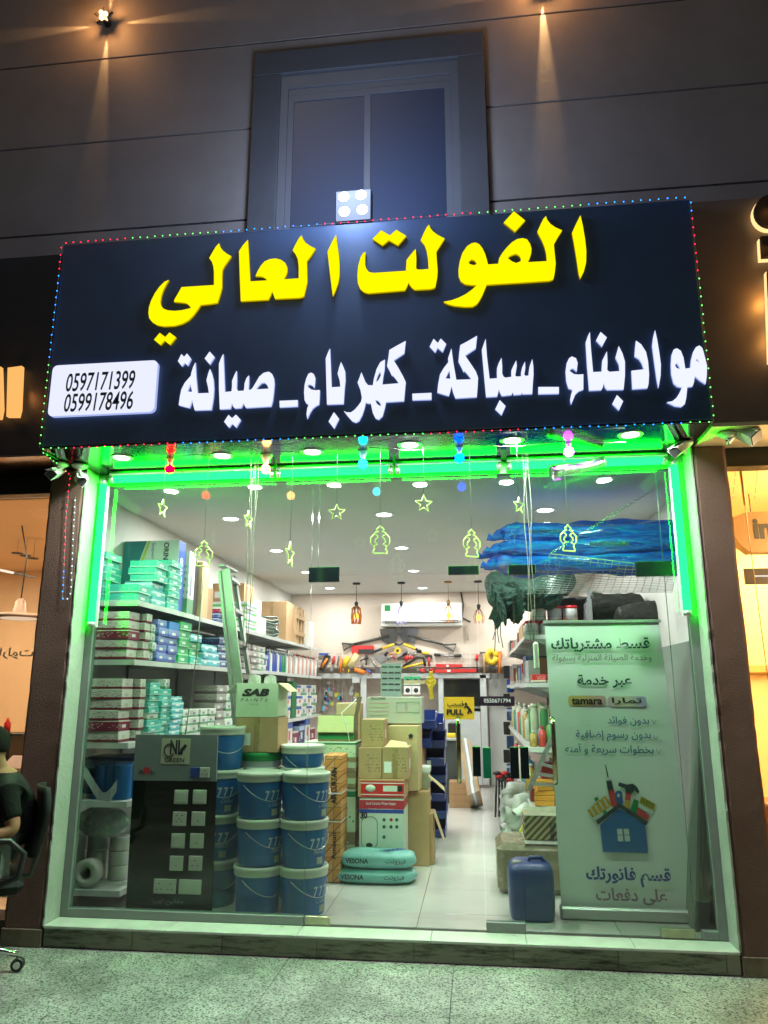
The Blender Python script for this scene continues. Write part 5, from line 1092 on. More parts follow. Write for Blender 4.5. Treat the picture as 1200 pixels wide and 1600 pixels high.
for k in range(7):
    px, py = (600, 611, 620, 600, 611, 620, 600)[k], (1281, 1281, 1281, 1292, 1292, 1292, 1308)[k]; p = at(px, py, 1.248); q = MB(); q.lathe((p.x, 1.248, p.z), [(.013, 0), (.012, .001), (0, .001)], 12, axis='Y'); q.build('printed_icon', INKR if k == 1 else mat('dark_green_print', (.03, .12, .08), .5, 0, 0), t)
for k in range(3):
    X_, X__, Z_, Z__ = rect(595, 1326+k*4, 624-k*5, 1327.2+k*4, 1.248); q = MB(); q.box(X_, X__, 1.2475, 1.2485, Z_, Z__); q.build('printed_line', INKD, t)
z = zt+.001; XR0, XR1, _, ZR = rect(563, 1218, 631, 1246, 1.24)
t = thing('flat_carton', 'kraft carton with a red printed front resting on the heater carton', 'box', (XR0, 1.24, z)); q = MB(); q.box(XR0-.02, XR1+.005, 1.24, 1.62, z, ZR, bev=.003); q.build('card_body', KRAFT, t)
q = MB(); q.box(XR0+.005, XR1-.001, 1.2385, 1.2395, z+.004, ZR-.012); q.build('red_label', RED, t)
q = MB(); q.box(XR0+.005, XR1-.001, 1.2375, 1.2384, z+.018, z+.024); q.box(XR0+.005, XR1-.001, 1.2375, 1.2384, ZR-.030, ZR-.024); q.build('white_stripe', INKW, t)
q = MB(); q.lathe((XR0+.08, 1.238, (z+ZR)/2), [(.04, 0), (.04, .001), (0, .001)], 18, axis='Y', sy=.7); q.box(XR0+.18, XR0+.29, 1.237, 1.238, z+.045, ZR-.045); q.build('white_label', mat('label_cream', (.6, .65, .55), .5, 0, .1), t)
q = MB(); q.box(XR0+.295, XR0+.33, 1.237, 1.238, z+.045, ZR-.045); q.build('dark_label', INKD, t)
a = rect(560, 1168, 596, 1217, 1.26); carton('left printed kraft carton above the red fronted carton', a[0], a[1], 1.26, 1.55, ZR+.001, a[3], PK); z2 = a[3]
b = rect(597, 1168, 638, 1217, 1.27); t = carton('right printed kraft carton above the red fronted carton, its top flap raised', b[0], b[1], 1.27, 1.57, ZR+.001, b[3], PK, tape=True); q = MB(); q.prism([(b[0]+.02, 1.27, b[3]), (b[1], 1.27, b[3]), (b[1]-.02, 1.33, b[3]+.035), (b[0]+.06, 1.34, b[3]+.05)], (0, 0, .003)); q.build('flap', KRAFT2, t)
a = rect(565, 1124, 600, 1168, 1.30); carton('kraft carton on top of the left printed carton', a[0], a[1], 1.30, 1.55, z2+.001, a[3], PK)
a = rect(608, 1134, 655, 1200, 1.62); t = carton('large pale kraft carton with a black emblem leaning behind the printed cartons', a[0], a[1], 1.62, 1.85, .7, a[3], KRAFT2, rot=-.08)
q = MB(); p = at(642, 1150, 1.615); pts = [(p.x+.022*math.sin(2*math.pi*k/5), 1.60, p.z+.022*math.cos(2*math.pi*k/5)) for k in range(5)]; q.prism(pts, (0, .001, 0)); o = q.build('printed_emblem', INKD, loc=t.location); o.parent = t; o.location = (0, 0, 0)
carton('kraft carton base under the pale kraft carton behind the heater', .02, .20, 1.66, 1.95, FZ+.001, .69, KRAFT)
a = rect(573, 1089, 659, 1125, 1.80); t = thing('code_carton', 'wide pale grey carton with red lined boxes printed, behind the kraft cartons', 'box', (a[0], 1.8, a[2])); q = MB(); q.box(a[0], a[1], 1.8, 2.1, a[2]-.03, a[3], bev=.003); q.build('card_body', mat('grey_cream_card', (.42, .41, .34), .55, 0, .06), t)
carton('kraft carton supporting the wide pale grey carton', a[0]+.02, a[1]-.03, 1.83, 2.1, FZ+.001, a[2]-.032, KRAFT)
for c, d, e, f, m in ((576, 1099, 607, 1105, INKR), (576, 1111, 607, 1117, INKR), (620, 1097, 634, 1113, INKD), (636, 1097, 655, 1113, INKD)):
    r0 = rect(c, d, e, f, 1.798); q = MB(); q.tube([(r0[0], 1.798, r0[2]), (r0[1], 1.798, r0[2]), (r0[1], 1.798, r0[3]), (r0[0], 1.798, r0[3])], .0012, 4, closed=True); q.build('printed_frame', m, t)
text_px('printed_word', 'DUCTING', 580, 1089.5, 602, 1093, 1.797, INKD, t, off=.03)
a = rect(595, 1036, 627, 1089, 1.95); t = thing('chart_board', 'grey printed chart board standing upright above the cartons', 'board', (a[0], 1.95, a[2])); q = MB(); q.box(a[0], a[1], 1.95, 1.965, a[2]-.02, a[3], bev=.002); q.build('board', mat('slate_card', (.20, .25, .24), .5, 0, .06), t)
for r_ in range(5):
    for c in range(3): X_, X__, Z_, Z__ = rect(597+c*10, 1041+r_*9, 605+c*10, 1043+r_*9, 1.948); q = MB(); q.box(X_, X__, 1.9475, 1.9495, Z_, Z__); q.build('printed_line', INKD, t)
# bags
BAGM = mat('bag_teal', (.20, .50, .47), .35, 0, .12, 6, .5, 14)
def bag(label, x, y, z, L, W, H, words, seed):
    t = thing('powder_bag', label, 'bag', (x, y, z), 'two teal powder bags'); q = MB(); n, m = 28, 14; vs = []
    for j in range(m+1):
        for i in range(n):
            a = 2*math.pi*i/n; ph = math.pi*j/m-math.pi/2; e = .55
            cx = math.copysign(abs(math.cos(a))**e, math.cos(a)); sy = math.copysign(abs(math.sin(a))**e, math.sin(a)); rr = abs(math.cos(ph))**.45
            wob = 1+.03*math.sin(3*a+seed)+.02*math.sin(7*a+j+seed)
            vs.append((x+L/2*cx*rr*wob, y+W/2*sy*rr*wob, z+H/2+H/2*math.copysign(abs(math.sin(ph))**.8, math.sin(ph))*(1+.06*math.sin(a*2+seed)*(1 if ph > 0 else 0))))
    q.add(vs, [(j*n+i, j*n+(i+1) % n, (j+1)*n+(i+1) % n, (j+1)*n+i) for j in range(m) for i in range(n)], 0, True); q.build('sack', BAGM, t)
    wrapx = x-L*.40
    text('printed_word', 'VESONA', (wrapx, y-W/2-.024, z+H*.42), (1, 0, 0), (0, 0, 1), (.17), .036, INKD, t, off=.03); text('printed_word', arabic('\u0641\u064a\u0632\u0648\u0646\u062a'), (x+L*.13, y-W/2-.024, z+H*.40), (1, 0, 0), (0, 0, 1), .15, .042, INKD, t, off=.01)
    return t
xb = at(586, 1380, 1.0).x
bag('lower teal powder bag lying on the floor in front of the heater carton', xb-.01, 1.14, FZ+.001, .60, .30, .10, 1, 1.0)
t = bag('upper teal powder bag lying on the other before the heater carton', xb+.005, 1.16, FZ+.098, .56, .30, .12, 1, 2.4)
q = MB(); 
for k in range(5): q.bar((xb+.02+k*.03, 1.10+.02*k, FZ+.222), (xb+.10+k*.03, 1.07+.02*k, FZ+.222), .012, .002, up=(0, 0, 1))
q.build('printed_stripes', INKB, t)
# kraft cartons right of the heater
a = rect(632, 1270, 668, 1348, 1.75); t = carton('upright kraft carton on the floor right of the heater carton, flap hanging out', a[0]+.03, a[1]+.05, 1.72, 1.98, FZ+.001, a[3], KRAFT, tape=True)
q = MB(); q.prism([(a[1]+.052, 1.74, a[3]), (a[1]+.052, 1.95, a[3]), (a[1]+.13, 1.93, a[3]-.22), (a[1]+.13, 1.76, a[3]-.22)], (.003, 0, 0)); q.build('flap', KRAFT2, t); q = MB(); zk = a[3]
a = rect(645, 1205, 672, 1272, 2.0); t = carton('kraft carton with a bent flap above the upright one, beside the blue bins', a[0]+.0, a[1], 1.80, 2.05, zk+.001, a[3], mat('grey_kraft', (.30, .26, .18), .7, 0, .2), tape=True)
q = MB(); q.prism([(a[1], 1.8, a[3]-.02), (a[1]-.02, 1.82, a[3]+.01), (a[1]+.13, 1.80, a[3]-.10), (a[1]+.14, 1.78, a[3]-.14)], (0, .003, 0)); q.build('flap', KRAFT2, t)
q = MB(); a2 = rect(650, 1195, 672, 1208, 1.9); q.box(a2[0], a2[1], 1.85, 2.05, zk+.22+(a[3]-zk-.22)+.002, a[3]+.05, bev=.004); tag(q.build('paper_stack', WHITE), 'stack of white papers on the grey kraft carton', 'papers')
# blue storage bins: hopper fronted
BINM = mat('bin_blue', (.008, .035, .22), .3, 0, .15, 3, spec=.6)
def bin_(label, x, y, z, w_, d, h):
    t = thing('storage_bin', label, 'storage bin', (x, y, z), 'stacked blue storage bins'); q = MB(); w2 = w_/2; th = .006
    for s in (-1, 1): q.prism([(x+s*w2, y, z), (x+s*w2, y+d, z), (x+s*w2, y+d, z+h), (x+s*w2, y+d*.35, z+h), (x+s*w2, y-.03, z+h*.45)], (-s*th, 0, 0))
    q.box(x-w2+th, x+w2-th, y, y+d, z, z+th); q.box(x-w2+th, x+w2-th, y+d-th, y+d, z+th, z+h); q.prism([(x-w2+th, y, z), (x+w2-th, y, z), (x+w2-th, y-.03, z+h*.45), (x-w2+th, y-.03, z+h*.45)], (0, th, 0)); q.build('bin_shell', BINM, t)
    q = MB(); q.tube([(x-w2, y+d*.35, z+h), (x-w2, y-.03, z+h*.45), (x+w2, y-.03, z+h*.45), (x+w2, y+d*.35, z+h)], .007, 6); q.build('rim', BINM, t)
    q = MB(); q.box(x-.02, x+.02, y-.033, y-.031, z+h*.12, z+h*.34); q.build('card_slot', INKW, t)
for i in range(7):
    bin_(f'{ORD[i]} blue storage bin up in the stack right of the cartons', .13+.012*(i % 2), 2.9+.03*(i % 2), FZ+.001+i*.165, .30, .42, .162)
for i in range(2): bin_(f'{["lower", "upper"][i]} wide blue storage bin at the top left of the bin stack', -.08+.05*i, 2.55, .98+i*.17, .5, .4, .168)
q = MB(); q.box(-.35, .1, 2.6, 3.0, FZ, .975, bev=.01); tag(q.build('carton', KRAFT), 'tall kraft carton hidden behind the heater supporting blue bins', 'box')
# ================================================================== banner, stickers
BY = .34
b0, b1 = at(849, 974, BY), at(1027, 971, BY); c0, c1 = at(879, 1452, BY), at(1105, 1455, BY)
XA, XB = b0.x+.01, b1.x+.01; ZTp = (b0.z+b1.z)/2; XC, XD = c0.x+.0, (at(1090, 1440, BY).x+.0)
t = thing('roll_up_banner', 'tall pale green roll-up banner with Arabic offer text and a house picture', 'banner', (1.48, BY, FZ))
m, nt, b = newmat('banner_print'); L = nt.links.new; tc = N(nt, 'ShaderNodeTexCoord'); nz = N(nt, 'ShaderNodeTexNoise', i_Scale=1.4, i_Detail=2.0); L(tc.outputs['Object'], nz.inputs[0])
cr = N(nt, 'ShaderNodeValToRGB'); L(nz.outputs['Fac'], cr.inputs[0]); e = cr.color_ramp.elements; e[0].position = .35; e[0].color = (.62, .76, .68, 1); e[1].position = .65; e[1].color = (.74, .80, .78, 1); L(cr.outputs[0], b.inputs['Base Color']); b.inputs['Roughness'].default_value = .45
q = MB(); n = 24; vs = []
def bn(u, v): # u across, v up
    xl = XC+(XA-XC)*v; xr = XD+(XB-XD)*v; return (xl+(xr-xl)*u, BY+.006*math.sin(v*7+u*2), FZ+.075+(ZTp-FZ-.075)*v)
q.add([bn(i/4, j/n) for j in range(n+1) for i in range(5)], [(j*5+i, j*5+i+1, j*5+6+i, j*5+5+i) for j in range(n) for i in range(4)], 0, True)
q.add([(x, y+.002, z) for x, y, z in [bn(i/4, j/n) for j in range(n+1) for i in range(5)]], [(j*5+i, j*5+5+i, j*5+6+i, j*5+i+1) for j in range(n) for i in range(4)], 0, True); q.build('print_sheet', m, t)
q = MB(); q.box(XA-.01, XB+.01, BY-.012, BY+.014, ZTp-.005, ZTp+.016, bev=.003); q.build('top_bar', ALU, t)
q = MB(); q.box(XC-.01, XD+.03, BY-.05, BY+.05, FZ+.001, FZ+.076, bev=.012); q.build('base_case', ALU, t)
q = MB(); q.tube([(1.5, BY+.03, FZ+.05), (1.49, BY+.04, ZTp)], .008, 8); q.build('pole', ALU, t)
TY = BY-.012; DG = mat('deep_green_ink', (.01, .07, .05), .5, 0, 0); SLB = mat('slate_blue_ink', (.02, .10, .24), .5, 0, 0); DBL = mat('royal_ink', (.02, .05, .26), .5, 0, 0)
def bt(s, a, b_, c, d, m_, **k): text_px('printed_word', arabic(s), a, b_, c, d, TY, m_, t, **k)
bt('\u0642\u0633\u0637 \u0645\u0634\u062a\u0631\u064a\u0627\u062a\u0643', 861, 996, 1015, 1019, DG, off=.025)
bt('\u0648\u062e\u062f\u0645\u0629 \u0627\u0644\u0635\u064a\u0627\u0646\u0629 \u0627\u0644\u0645\u0646\u0632\u0644\u064a\u0629 \u0628\u0633\u0647\u0648\u0644\u0629', 863, 1022, 1018, 1035, INKM, off=.005)
bt('\u0639\u0628\u0631 \u062e\u062f\u0645\u0629', 902, 1054, 987, 1075, DG, off=.025)
def pill(a, b_, c, d, cols):
    X0, X1, Z0, Z1 = rect(a, b_, c, d, TY+.003); r = (Z1-Z0)*.32; pts = []
    for cx, cz, a0 in ((X1-r, Z1-r, 0), (X0+r, Z1-r, 90), (X0+r, Z0+r, 180), (X1-r, Z0+r, 270)):
        for k in range(5): an = R(a0+22.5*k); pts.append((cx+r*math.cos(an), TY+.003, cz+r*math.sin(an)))
    mm, nt, b = newmat('pill_gradient'); L = nt.links.new; tc = N(nt, 'ShaderNodeTexCoord'); sp = N(nt, 'ShaderNodeSeparateXYZ'); cr = N(nt, 'ShaderNodeValToRGB'); L(tc.outputs['Generated'], sp.inputs[0]); L(sp.outputs[0], cr.inputs[0])
    for k, cc in enumerate(cols):
        e = cr.color_ramp.elements[k] if k < 2 else cr.color_ramp.elements.new(.5); e.color = (*cc, 1)
    L(cr.outputs[0], b.inputs['Base Color']); q = MB(); q.prism(pts, (0, .001, 0)); q.build('printed_pill', mm, t)
pill(888, 1087, 947, 1103, [(.65, .5, .15), (.6, .35, .4), (.65, .4, .2)]); pill(950, 1088, 1010, 1104, [(.6, .45, .5), (.4, .35, .65), (.65, .6, .45)])
text_px('printed_word', 'tamara', 893, 1090, 941, 1101, TY, INKD, t, off=.03); bt('\u062a\u0645\u0640\u0640\u0640\u0627\u0631\u0627'.replace('\u0640', ''), 956, 1090, 1003, 1101, INKD, off=.02)
for s, a, b_, c, d in (('\u0628\u062f\u0648\u0646 \u0641\u0648\u0627\u0626\u062f', 949, 1119, 1014, 1134), ('\u0628\u062f\u0648\u0646 \u0631\u0633\u0648\u0645 \u0625\u0636\u0627\u0641\u064a\u0629', 900, 1141, 1017, 1159), ('\u0628\u062e\u0637\u0648\u0627\u062a \u0633\u0631\u064a\u0639\u0629 \u0648 \u0622\u0645\u0646\u0647', 883, 1162, 1021, 1180)):
    bt(s, a, b_, c, d, SLB, off=.006)
    p = [at(c+4, d-10, TY), at(c+8, d-3, TY), at(c+11, d-9, TY)]; q = MB(); q.tube(p, .0025, 5); q.build('printed_tick', INKM, t)
bt('\u0642\u0633\u0645 \u0641\u0627\u062a\u0648\u0631\u062a\u0643', 916, 1355, 1048, 1386, DBL, off=.03); bt('\u0639\u0644\u0649 \u062f\u0641\u0639\u0627\u062a', 931, 1388, 1042, 1414, INKM, off=.025)
def bpz(pts, m_, dy=0.0, nm='printed_shape'):
    P = [at(850+x/4.615, 1180+y/4.615, TY-.0+dy) for x, y in pts]; q = MB(); q.prism(P, (0, .0008, 0)); q.build(nm, m_, t)
HB, HK, HY, HR = mat('house_blue', (.02, .12, .33), .5, 0, .05), mat('roof_ink', (.03, .05, .06), .5, 0, 0), mat('mustard_ink', (.50, .33, .03), .5, 0, 0), mat('coral_ink', (.48, .06, .06), .5, 0, 0)
bpz([(545, 385), (730, 500), (750, 695), (745, 706), (435, 698), (425, 690), (405, 505)], HB, 0, 'printed_house')
bpz([(545, 345), (750, 480), (738, 507), (545, 378), (392, 498), (374, 475)], HK, -.003)
for a, b_ in ((526, 530), (574, 530), (531, 578), (580, 578)): bpz([(a, b_), (a+38, b_+1), (a+41, b_+44), (a+4, b_+43)], mat('window_pale', (.5, .6, .58), .5, 0, 0), -.003)
bpz([(440, 68), (447, 70), (467, 158), (458, 160)], HK, -.004); bpz([(448, 185), (487, 182), (500, 245), (462, 255)], HK, -.004); bpz([(462, 256), (505, 246), (530, 370), (490, 385), (470, 300)], HR, .001)
bpz([(540, 195), (600, 212), (640, 205), (672, 230), (688, 262), (680, 278), (650, 250), (635, 275), (590, 262), (583, 238), (535, 222)], HK, -.004); bpz([(590, 265), (630, 275), (622, 330), (584, 325)], HR, .001); bpz([(584, 327), (622, 332), (612, 388), (580, 370)], HY, .001)
bpz([(512, 275), (525, 258), (545, 255), (562, 268), (572, 350), (545, 345), (512, 370)], HB, .002); bpz([(524, 290), (537, 274), (552, 290), (537, 306)], mat('window_pale', (.5, .6, .58), .5, 0, 0), -.001)
bpz([(310, 400), (440, 290), (495, 365), (350, 450)], HY, .002)
for k in range(4): bpz([(330+k*32, 385-k*22), (340+k*32, 378-k*22), (372+k*32, 435-k*22), (362+k*32, 440-k*22)], mat('window_pale', (.5, .6, .58), .5, 0, 0), -.001)
bpz([(362, 310), (385, 298), (397, 320), (372, 334)], INKG, -.001); bpz([(350, 455), (490, 365), (500, 380), (380, 465)], mat('window_pale', (.5, .6, .58), .5, 0, 0), .001); bpz([(422, 410), (445, 393), (455, 410), (430, 428)], INKG, -.002)
bpz([(650, 315), (685, 330), (660, 420), (622, 395)], INKG, .001); bpz([(700, 295), (803, 352), (790, 402), (685, 345)], HY, .002); bpz([(675, 375), (765, 440), (740, 470), (668, 430)], HR, .003); bpz([(688, 348), (790, 404), (780, 430), (680, 376)], mat('window_pale', (.5, .6, .58), .5, 0, 0), .002)
for k in range(5): bpz([(708+k*18, 305+k*10), (715+k*18, 309+k*10), (705+k*18, 345+k*10), (698+k*18, 341+k*10)], INKG, -.001)

# stickers on the doors
X0, X1, Z0, Z1 = rect(694, 1089, 741, 1124, -.006); t = thing('pull_sticker', 'yellow PULL sticker with a pushing figure on the left door leaf', 'sticker', (X0, -.0065, Z0))
q = MB(); q.box(X0, X1, -.0068, -.0045, Z0, Z1); q.build('sheet', mat('sticker_yellow_glow', (.72, .47, .03), .4, 0, .05, em=(.72, .47, .03), es=.12), t)  # unlit sticker; brightness put into its yellow as a weak glow
text_px('printed_word', 'PULL', 698, 1108, 724, 1117, -.008, INKD, t, off=.05); text_px('printed_word', arabic('\u0627\u0633\u062d\u0628'), 699, 1095, 723, 1106, -.008, INKD, t, off=.02)
q = MB(); 
for a, b_, c, d, w_ in ((729, 1103, 734, 1109, .014), (734, 1108, 731, 1115, .012), (734, 1108, 737, 1114, .012), (729, 1103, 725, 1106, .009)): q.bar(at(a, b_, -.0085), at(c, d, -.0085), w_, .0006)
p = at(728, 1100, -.0085); q.lathe((p.x, -.008, p.z), [(.009, 0), (.008, .0005), (0, .0005)], 10, axis='Y'); p = [at(723, 1099, -.0085), at(725, 1102, -.0085)]; q.bar(p[0], p[1], .008, .0006); q.build('printed_figure', INKD, t)
X0, X1, Z0, Z1 = rect(750, 1088, 804, 1103, -.006); t = thing('number_sticker', 'dark purple sticker with a white phone number between the doors', 'sticker', (X0, -.0065, Z0))
q = MB(); q.box(X0, X1, -.0105, -.0085, Z0, Z1); q.build('sheet', mat('dark_purple', (.025, .012, .03), .4, 0, .05), t); text_px('printed_number', '0550671794', 756, 1091.5, 798, 1098, -.0105, INKW, t, off=.01)
# pendant yellow cross ornament and timber stick
t = thing('yellow_plumb_ornament', 'yellow foil diamond ornament with a stick hanging over the counter', 'ornament', at(673, 1070, 3.0))
Y = 3.0; P = lambda *l: [at(480+x/3.75, 950+y/3.75, Y) for x, y in l]
q = MB(); q.prism(P((712, 370), (738, 370), (735, 395), (758, 430), (735, 470), (742, 530), (718, 535), (712, 475), (692, 430), (715, 395)), (0, .02, 0)); q.build('diamond_body', mat('gold_foil', (.75, .5, .03), .3, .3, .2, 20, .5, 30), t)
q = MB(); q.bar(*P((568, 434), (692, 434)), .035, .02); q.build('stick', mat('pale_stick', (.75, .6, .35), .5, 0, .1), t)

# ================================================================== leaning printed boards at the right wall
t = thing('board_stack', 'plasterboard sheets printed in red and green leaning in the right corner', 'boards', (2.1, .3, FZ))
for k in range(4):
    xx = 1.975+.022*k; q = MB(); q.prism([(xx-.12+.001*k, .14+.01*k, FZ+.001), (xx+.075, .14, 1.83-.01*k), (xx+.075, 1.35, 1.83-.01*k), (xx-.12+.001*k, 1.35, FZ+.001)], (.02, 0, 0)); q.build('board', mat('board_paper', (.20, .21, .20), .6, 0, .06, 3), t)
def ontop(y, z, h, w_, s, m_, rot=0, **k): 
    f = (z-FZ)/(1.83-FZ); x = 1.985-.12+f*.195-.0012; sl = Vector((.195, 0, 1.71)).normalized()
    text('printed_word', s, (x, y+w_, z), (0, -1, 0), sl, w_, h, m_, t, lift=.002, **k)
for y, z, h, w_, s, m_ in ((.2, 1.72, .05, .5, 'THIS SIDE UP', INKR), (.25, 1.5, .10, .13, 'R', INKR), (.5, 1.45, .08, .5, 'GYPSUM', INKR), (.25, 1.2, .05, .6, 'FIRE', INKG), (.2, 1.10, .02, .7, 'Storage Handling', INKD), (.22, .95, .11, .35, 'REI', INKR), (.22, .82, .03, .5, 'BOARD', INKR), (.3, .62, .08, .3, 'T L', INKM)): ontop(y, z, h, w_, s, m_)

# ================================================================== jerrycan and parcels at the right
t = thing('jerrycan', 'large blue plastic jerrycan on the floor just inside the door', 'jerrycan', (0.94, .30, FZ)); JB = mat('jerry_blue', (.012, .045, .20), .38, 0, .1, 4, .1, 12)
X0, X1, Z0, Z1 = rect(796, 1352, 869, 1447, .2); Z0 = FZ+.001; n = 32; q = MB(); prof = []
xc, yc, wx, wy, hh = (X0+X1)/2, .36, (X1-X0)/2, .155, Z1-Z0
vs = []; lv = [(0, .86), (.02, .93), (.06, .97), (.3, 1.0), (.6, 1.01), (.80, 1.0), (.88, .96), (.94, .87), (.985, .70), (1.0, .55)]
for h_, sc_ in lv:
    for k in range(n):
        a = 2*math.pi*k/n; e = .42; vs.append((xc+wx*sc_*math.copysign(abs(math.cos(a))**e, math.cos(a)), yc+wy*sc_*math.copysign(abs(math.sin(a))**e, math.sin(a)), Z0+hh*h_))
q.add(vs, [(j*n+i, j*n+(i+1) % n, (j+1)*n+(i+1) % n, (j+1)*n+i) for j in range(len(lv)-1) for i in range(n)]+[tuple(range(n))[::-1], tuple((len(lv)-1)*n+k for k in range(n))], 0, True); q.build('can_body', JB, t)
q = MB(); q.tube([(xc-.01, yc-.03, Z1-.012), (xc+.0, yc-.03, Z1+.018), (xc+.07, yc-.03, Z1+.020), (xc+.105, yc-.03, Z1-.02), (xc+.125, yc-.03, Z1-.06)], .013, 10); q.build('handle', JB, t)
q = MB(); q.lathe((xc-.085, yc-.06, Z1-.03), [(.032, 0), (.032, .028), (.028, .034), (0, .034)], 18); q.build('cap', mat('grey_cap', (.28, .32, .28), .4, 0, .1), t)
a = rect(778, 1338, 868, 1402, .75); WR = mat('wrapped_kraft', (.24, .21, .13), .25, 0, .35, 9, .7, 16)
t = thing('wrapped_parcel', 'film wrapped brown parcel lying behind the blue jerrycan', 'parcel', ((a[0]+a[1])/2, .9, FZ)); q = MB(); q.box(a[0], a[1]+.12, .85, 1.35, FZ+.001, FZ+.33, bev=.04); q.build('wrapped_body', WR, t)
q = MB(); q.box(a[0]+.2, a[1]+.10, .87, 1.33, FZ+.3305, FZ+.332); q.build('clear_tape', mat('clear_tape', (.45, .48, .42), .15, 0, .2, 12), t)
a = rect(820, 1275, 868, 1333, 1.0); t = thing('striped_carton', 'kraft carton printed with dark diagonal stripes on the wrapped parcel', 'box', (a[0], 1.0, FZ+.335))
SM, nt_, b_ = newmat('striped_kraft'); L_ = nt_.links.new; tc_ = N(nt_, 'ShaderNodeTexCoord'); w_ = N(nt_, 'ShaderNodeTexWave', i_Scale=9.0, i_Distortion=.6); mg_ = N(nt_, 'ShaderNodeMapping'); mg_.inputs['Rotation'].default_value = (0, R(-45), 0); L_(tc_.outputs['Object'], mg_.inputs[0]); L_(mg_.outputs[0], w_.inputs[0])
g_ = N(nt_, 'ShaderNodeMath', operation='GREATER_THAN'); g_.inputs[1].default_value = .5; L_(w_.outputs['Fac'], g_.inputs[0]); mx_ = N(nt_, 'ShaderNodeMix', data_type='RGBA'); L_(g_.outputs[0], mx_.inputs['Factor']); mx_.inputs['A'].default_value = (.36, .31, .16, 1); mx_.inputs['B'].default_value = (.08, .06, .035, 1); L_(mx_.outputs['Result'], b_.inputs['Base Color']); b_.inputs['Roughness'].default_value = .6
q = MB(); q.box(a[0], a[1]+.1, 1.0, 1.3, FZ+.334, a[3], bev=.004); q.build('card_body', SM, t); text_px('printed_word', 'BAKE', 860, 1285, 868, 1322, .997, INKD, t, off=.03)
q = MB(); q.prism([(a[0], 1.0, a[3]), (a[1]+.1, 1.0, a[3]), (a[1]+.08, 1.06, a[3]+.06), (a[0]+.03, 1.06, a[3]+.05)], (0, 0, .003)); q.build('flap', mat('cream_card', (.45, .43, .30), .6, 0, .2, 20), t)
# fittings in bags, white pipes
FIT = mat('white_pvc', (.52, .55, .50), .35, 0, .1, 8); random.seed(21)
def elbow(label, c, r, L_, an):
    c = Vector(c); d = Vector((math.cos(an), -.5, math.sin(an))).normalized(); u = Vector((-math.sin(an), -.3, math.cos(an))).normalized(); t = thing('pipe_fitting', label, 'pipe fitting', tuple(c), 'white pipe fittings heaped by the right shelf')
    q = MB(); q.tube([c-d*L_, c-d*L_*.3, c, c+u*L_*.4, c+u*L_], r, 12, cap=False); q.build('bend', FIT, t); q = MB(); q.tube([c-d*L_, c-d*L_*.65], r*1.2, 12, cap=False); q.tube([c+u*L_, c+u*L_*.65], r*1.2, 12, cap=False); q.build('socket', FIT, t)
fs = [(757+30, 1262, 3.3), (800, 1230, 3.1), (795, 1255, 3.0), (812, 1250, 2.6), (806, 1275, 2.6), (822, 1262, 2.3), (812, 1300, 2.2), (818, 1320, 2.0), (800, 1318, 2.2), (830, 1290, 2.0), (790, 1245, 3.3), (803, 1290, 2.7)]
for i, (px, py, Y) in enumerate(fs): elbow(f'white pipe fitting in the heap under the right shelf, {ORD[i]} counting outward', at(px, py, Y), .05+.02*random.random(), .12, random.uniform(0, 6))
t = thing('pvc_tub', 'pale tub of fittings with a lid on the floor by the right shelf', 'tub', (1.15, 2.1, FZ)); p = at(822, 1340, 1.9)
q = MB(); q.lathe((p.x+.0, 2.0, FZ+.001), [(.13, 0), (.15, .17), (.155, .175)], 24); q.build('tub_body', FIT, t); q = MB(); q.lathe((p.x, 2.0, FZ+.001), [(.158, .17), (.16, .20), (0, .20)], 24); q.build('lid', FIT, t)
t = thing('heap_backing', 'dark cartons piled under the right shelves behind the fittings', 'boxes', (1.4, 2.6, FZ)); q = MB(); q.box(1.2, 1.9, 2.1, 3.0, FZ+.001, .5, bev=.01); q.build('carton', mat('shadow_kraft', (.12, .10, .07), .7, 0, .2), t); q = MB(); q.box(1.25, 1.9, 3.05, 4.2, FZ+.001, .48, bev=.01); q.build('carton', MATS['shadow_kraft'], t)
pts = [at(810, 1318, 1.85), at(814, 1300, 1.8), at(826, 1280, 1.7), at(838, 1274, 1.6), at(850, 1276, 1.55)]; q = MB()
for k in range(5): q.tube([p+Vector((0, .01*k, .008*math.sin(k*2+i))) for i, p in enumerate(pts)], .014, 6)
tag(q.build('yellow_strap_bundle', mat('hi_vis_yellow', (.62, .62, .04), .4, 0, .15)), 'bundle of yellow straps draped beside the striped carton', 'straps')
for i, (px, py) in enumerate(((878, 1395), (881, 1400))): pass
t = thing('broom_heads', 'dark brushes with red heads standing in the far right corner', 'brushes', at(787, 1250, 4.2))
for i in range(7):
    a, b_ = at(776+i*4, 1208+5*(i % 3), 4.3), at(774+i*6, 1280-4*(i % 2), 4.2); q = MB(); q.tube([a, b_], .012, 6); q.build('handle', BLACK, t); q = MB(); q.sphere(a, .035, 8, 6, sc=(1.4, 1, .7)); q.build('brush_head', RED if i % 2 else BLACK, t)

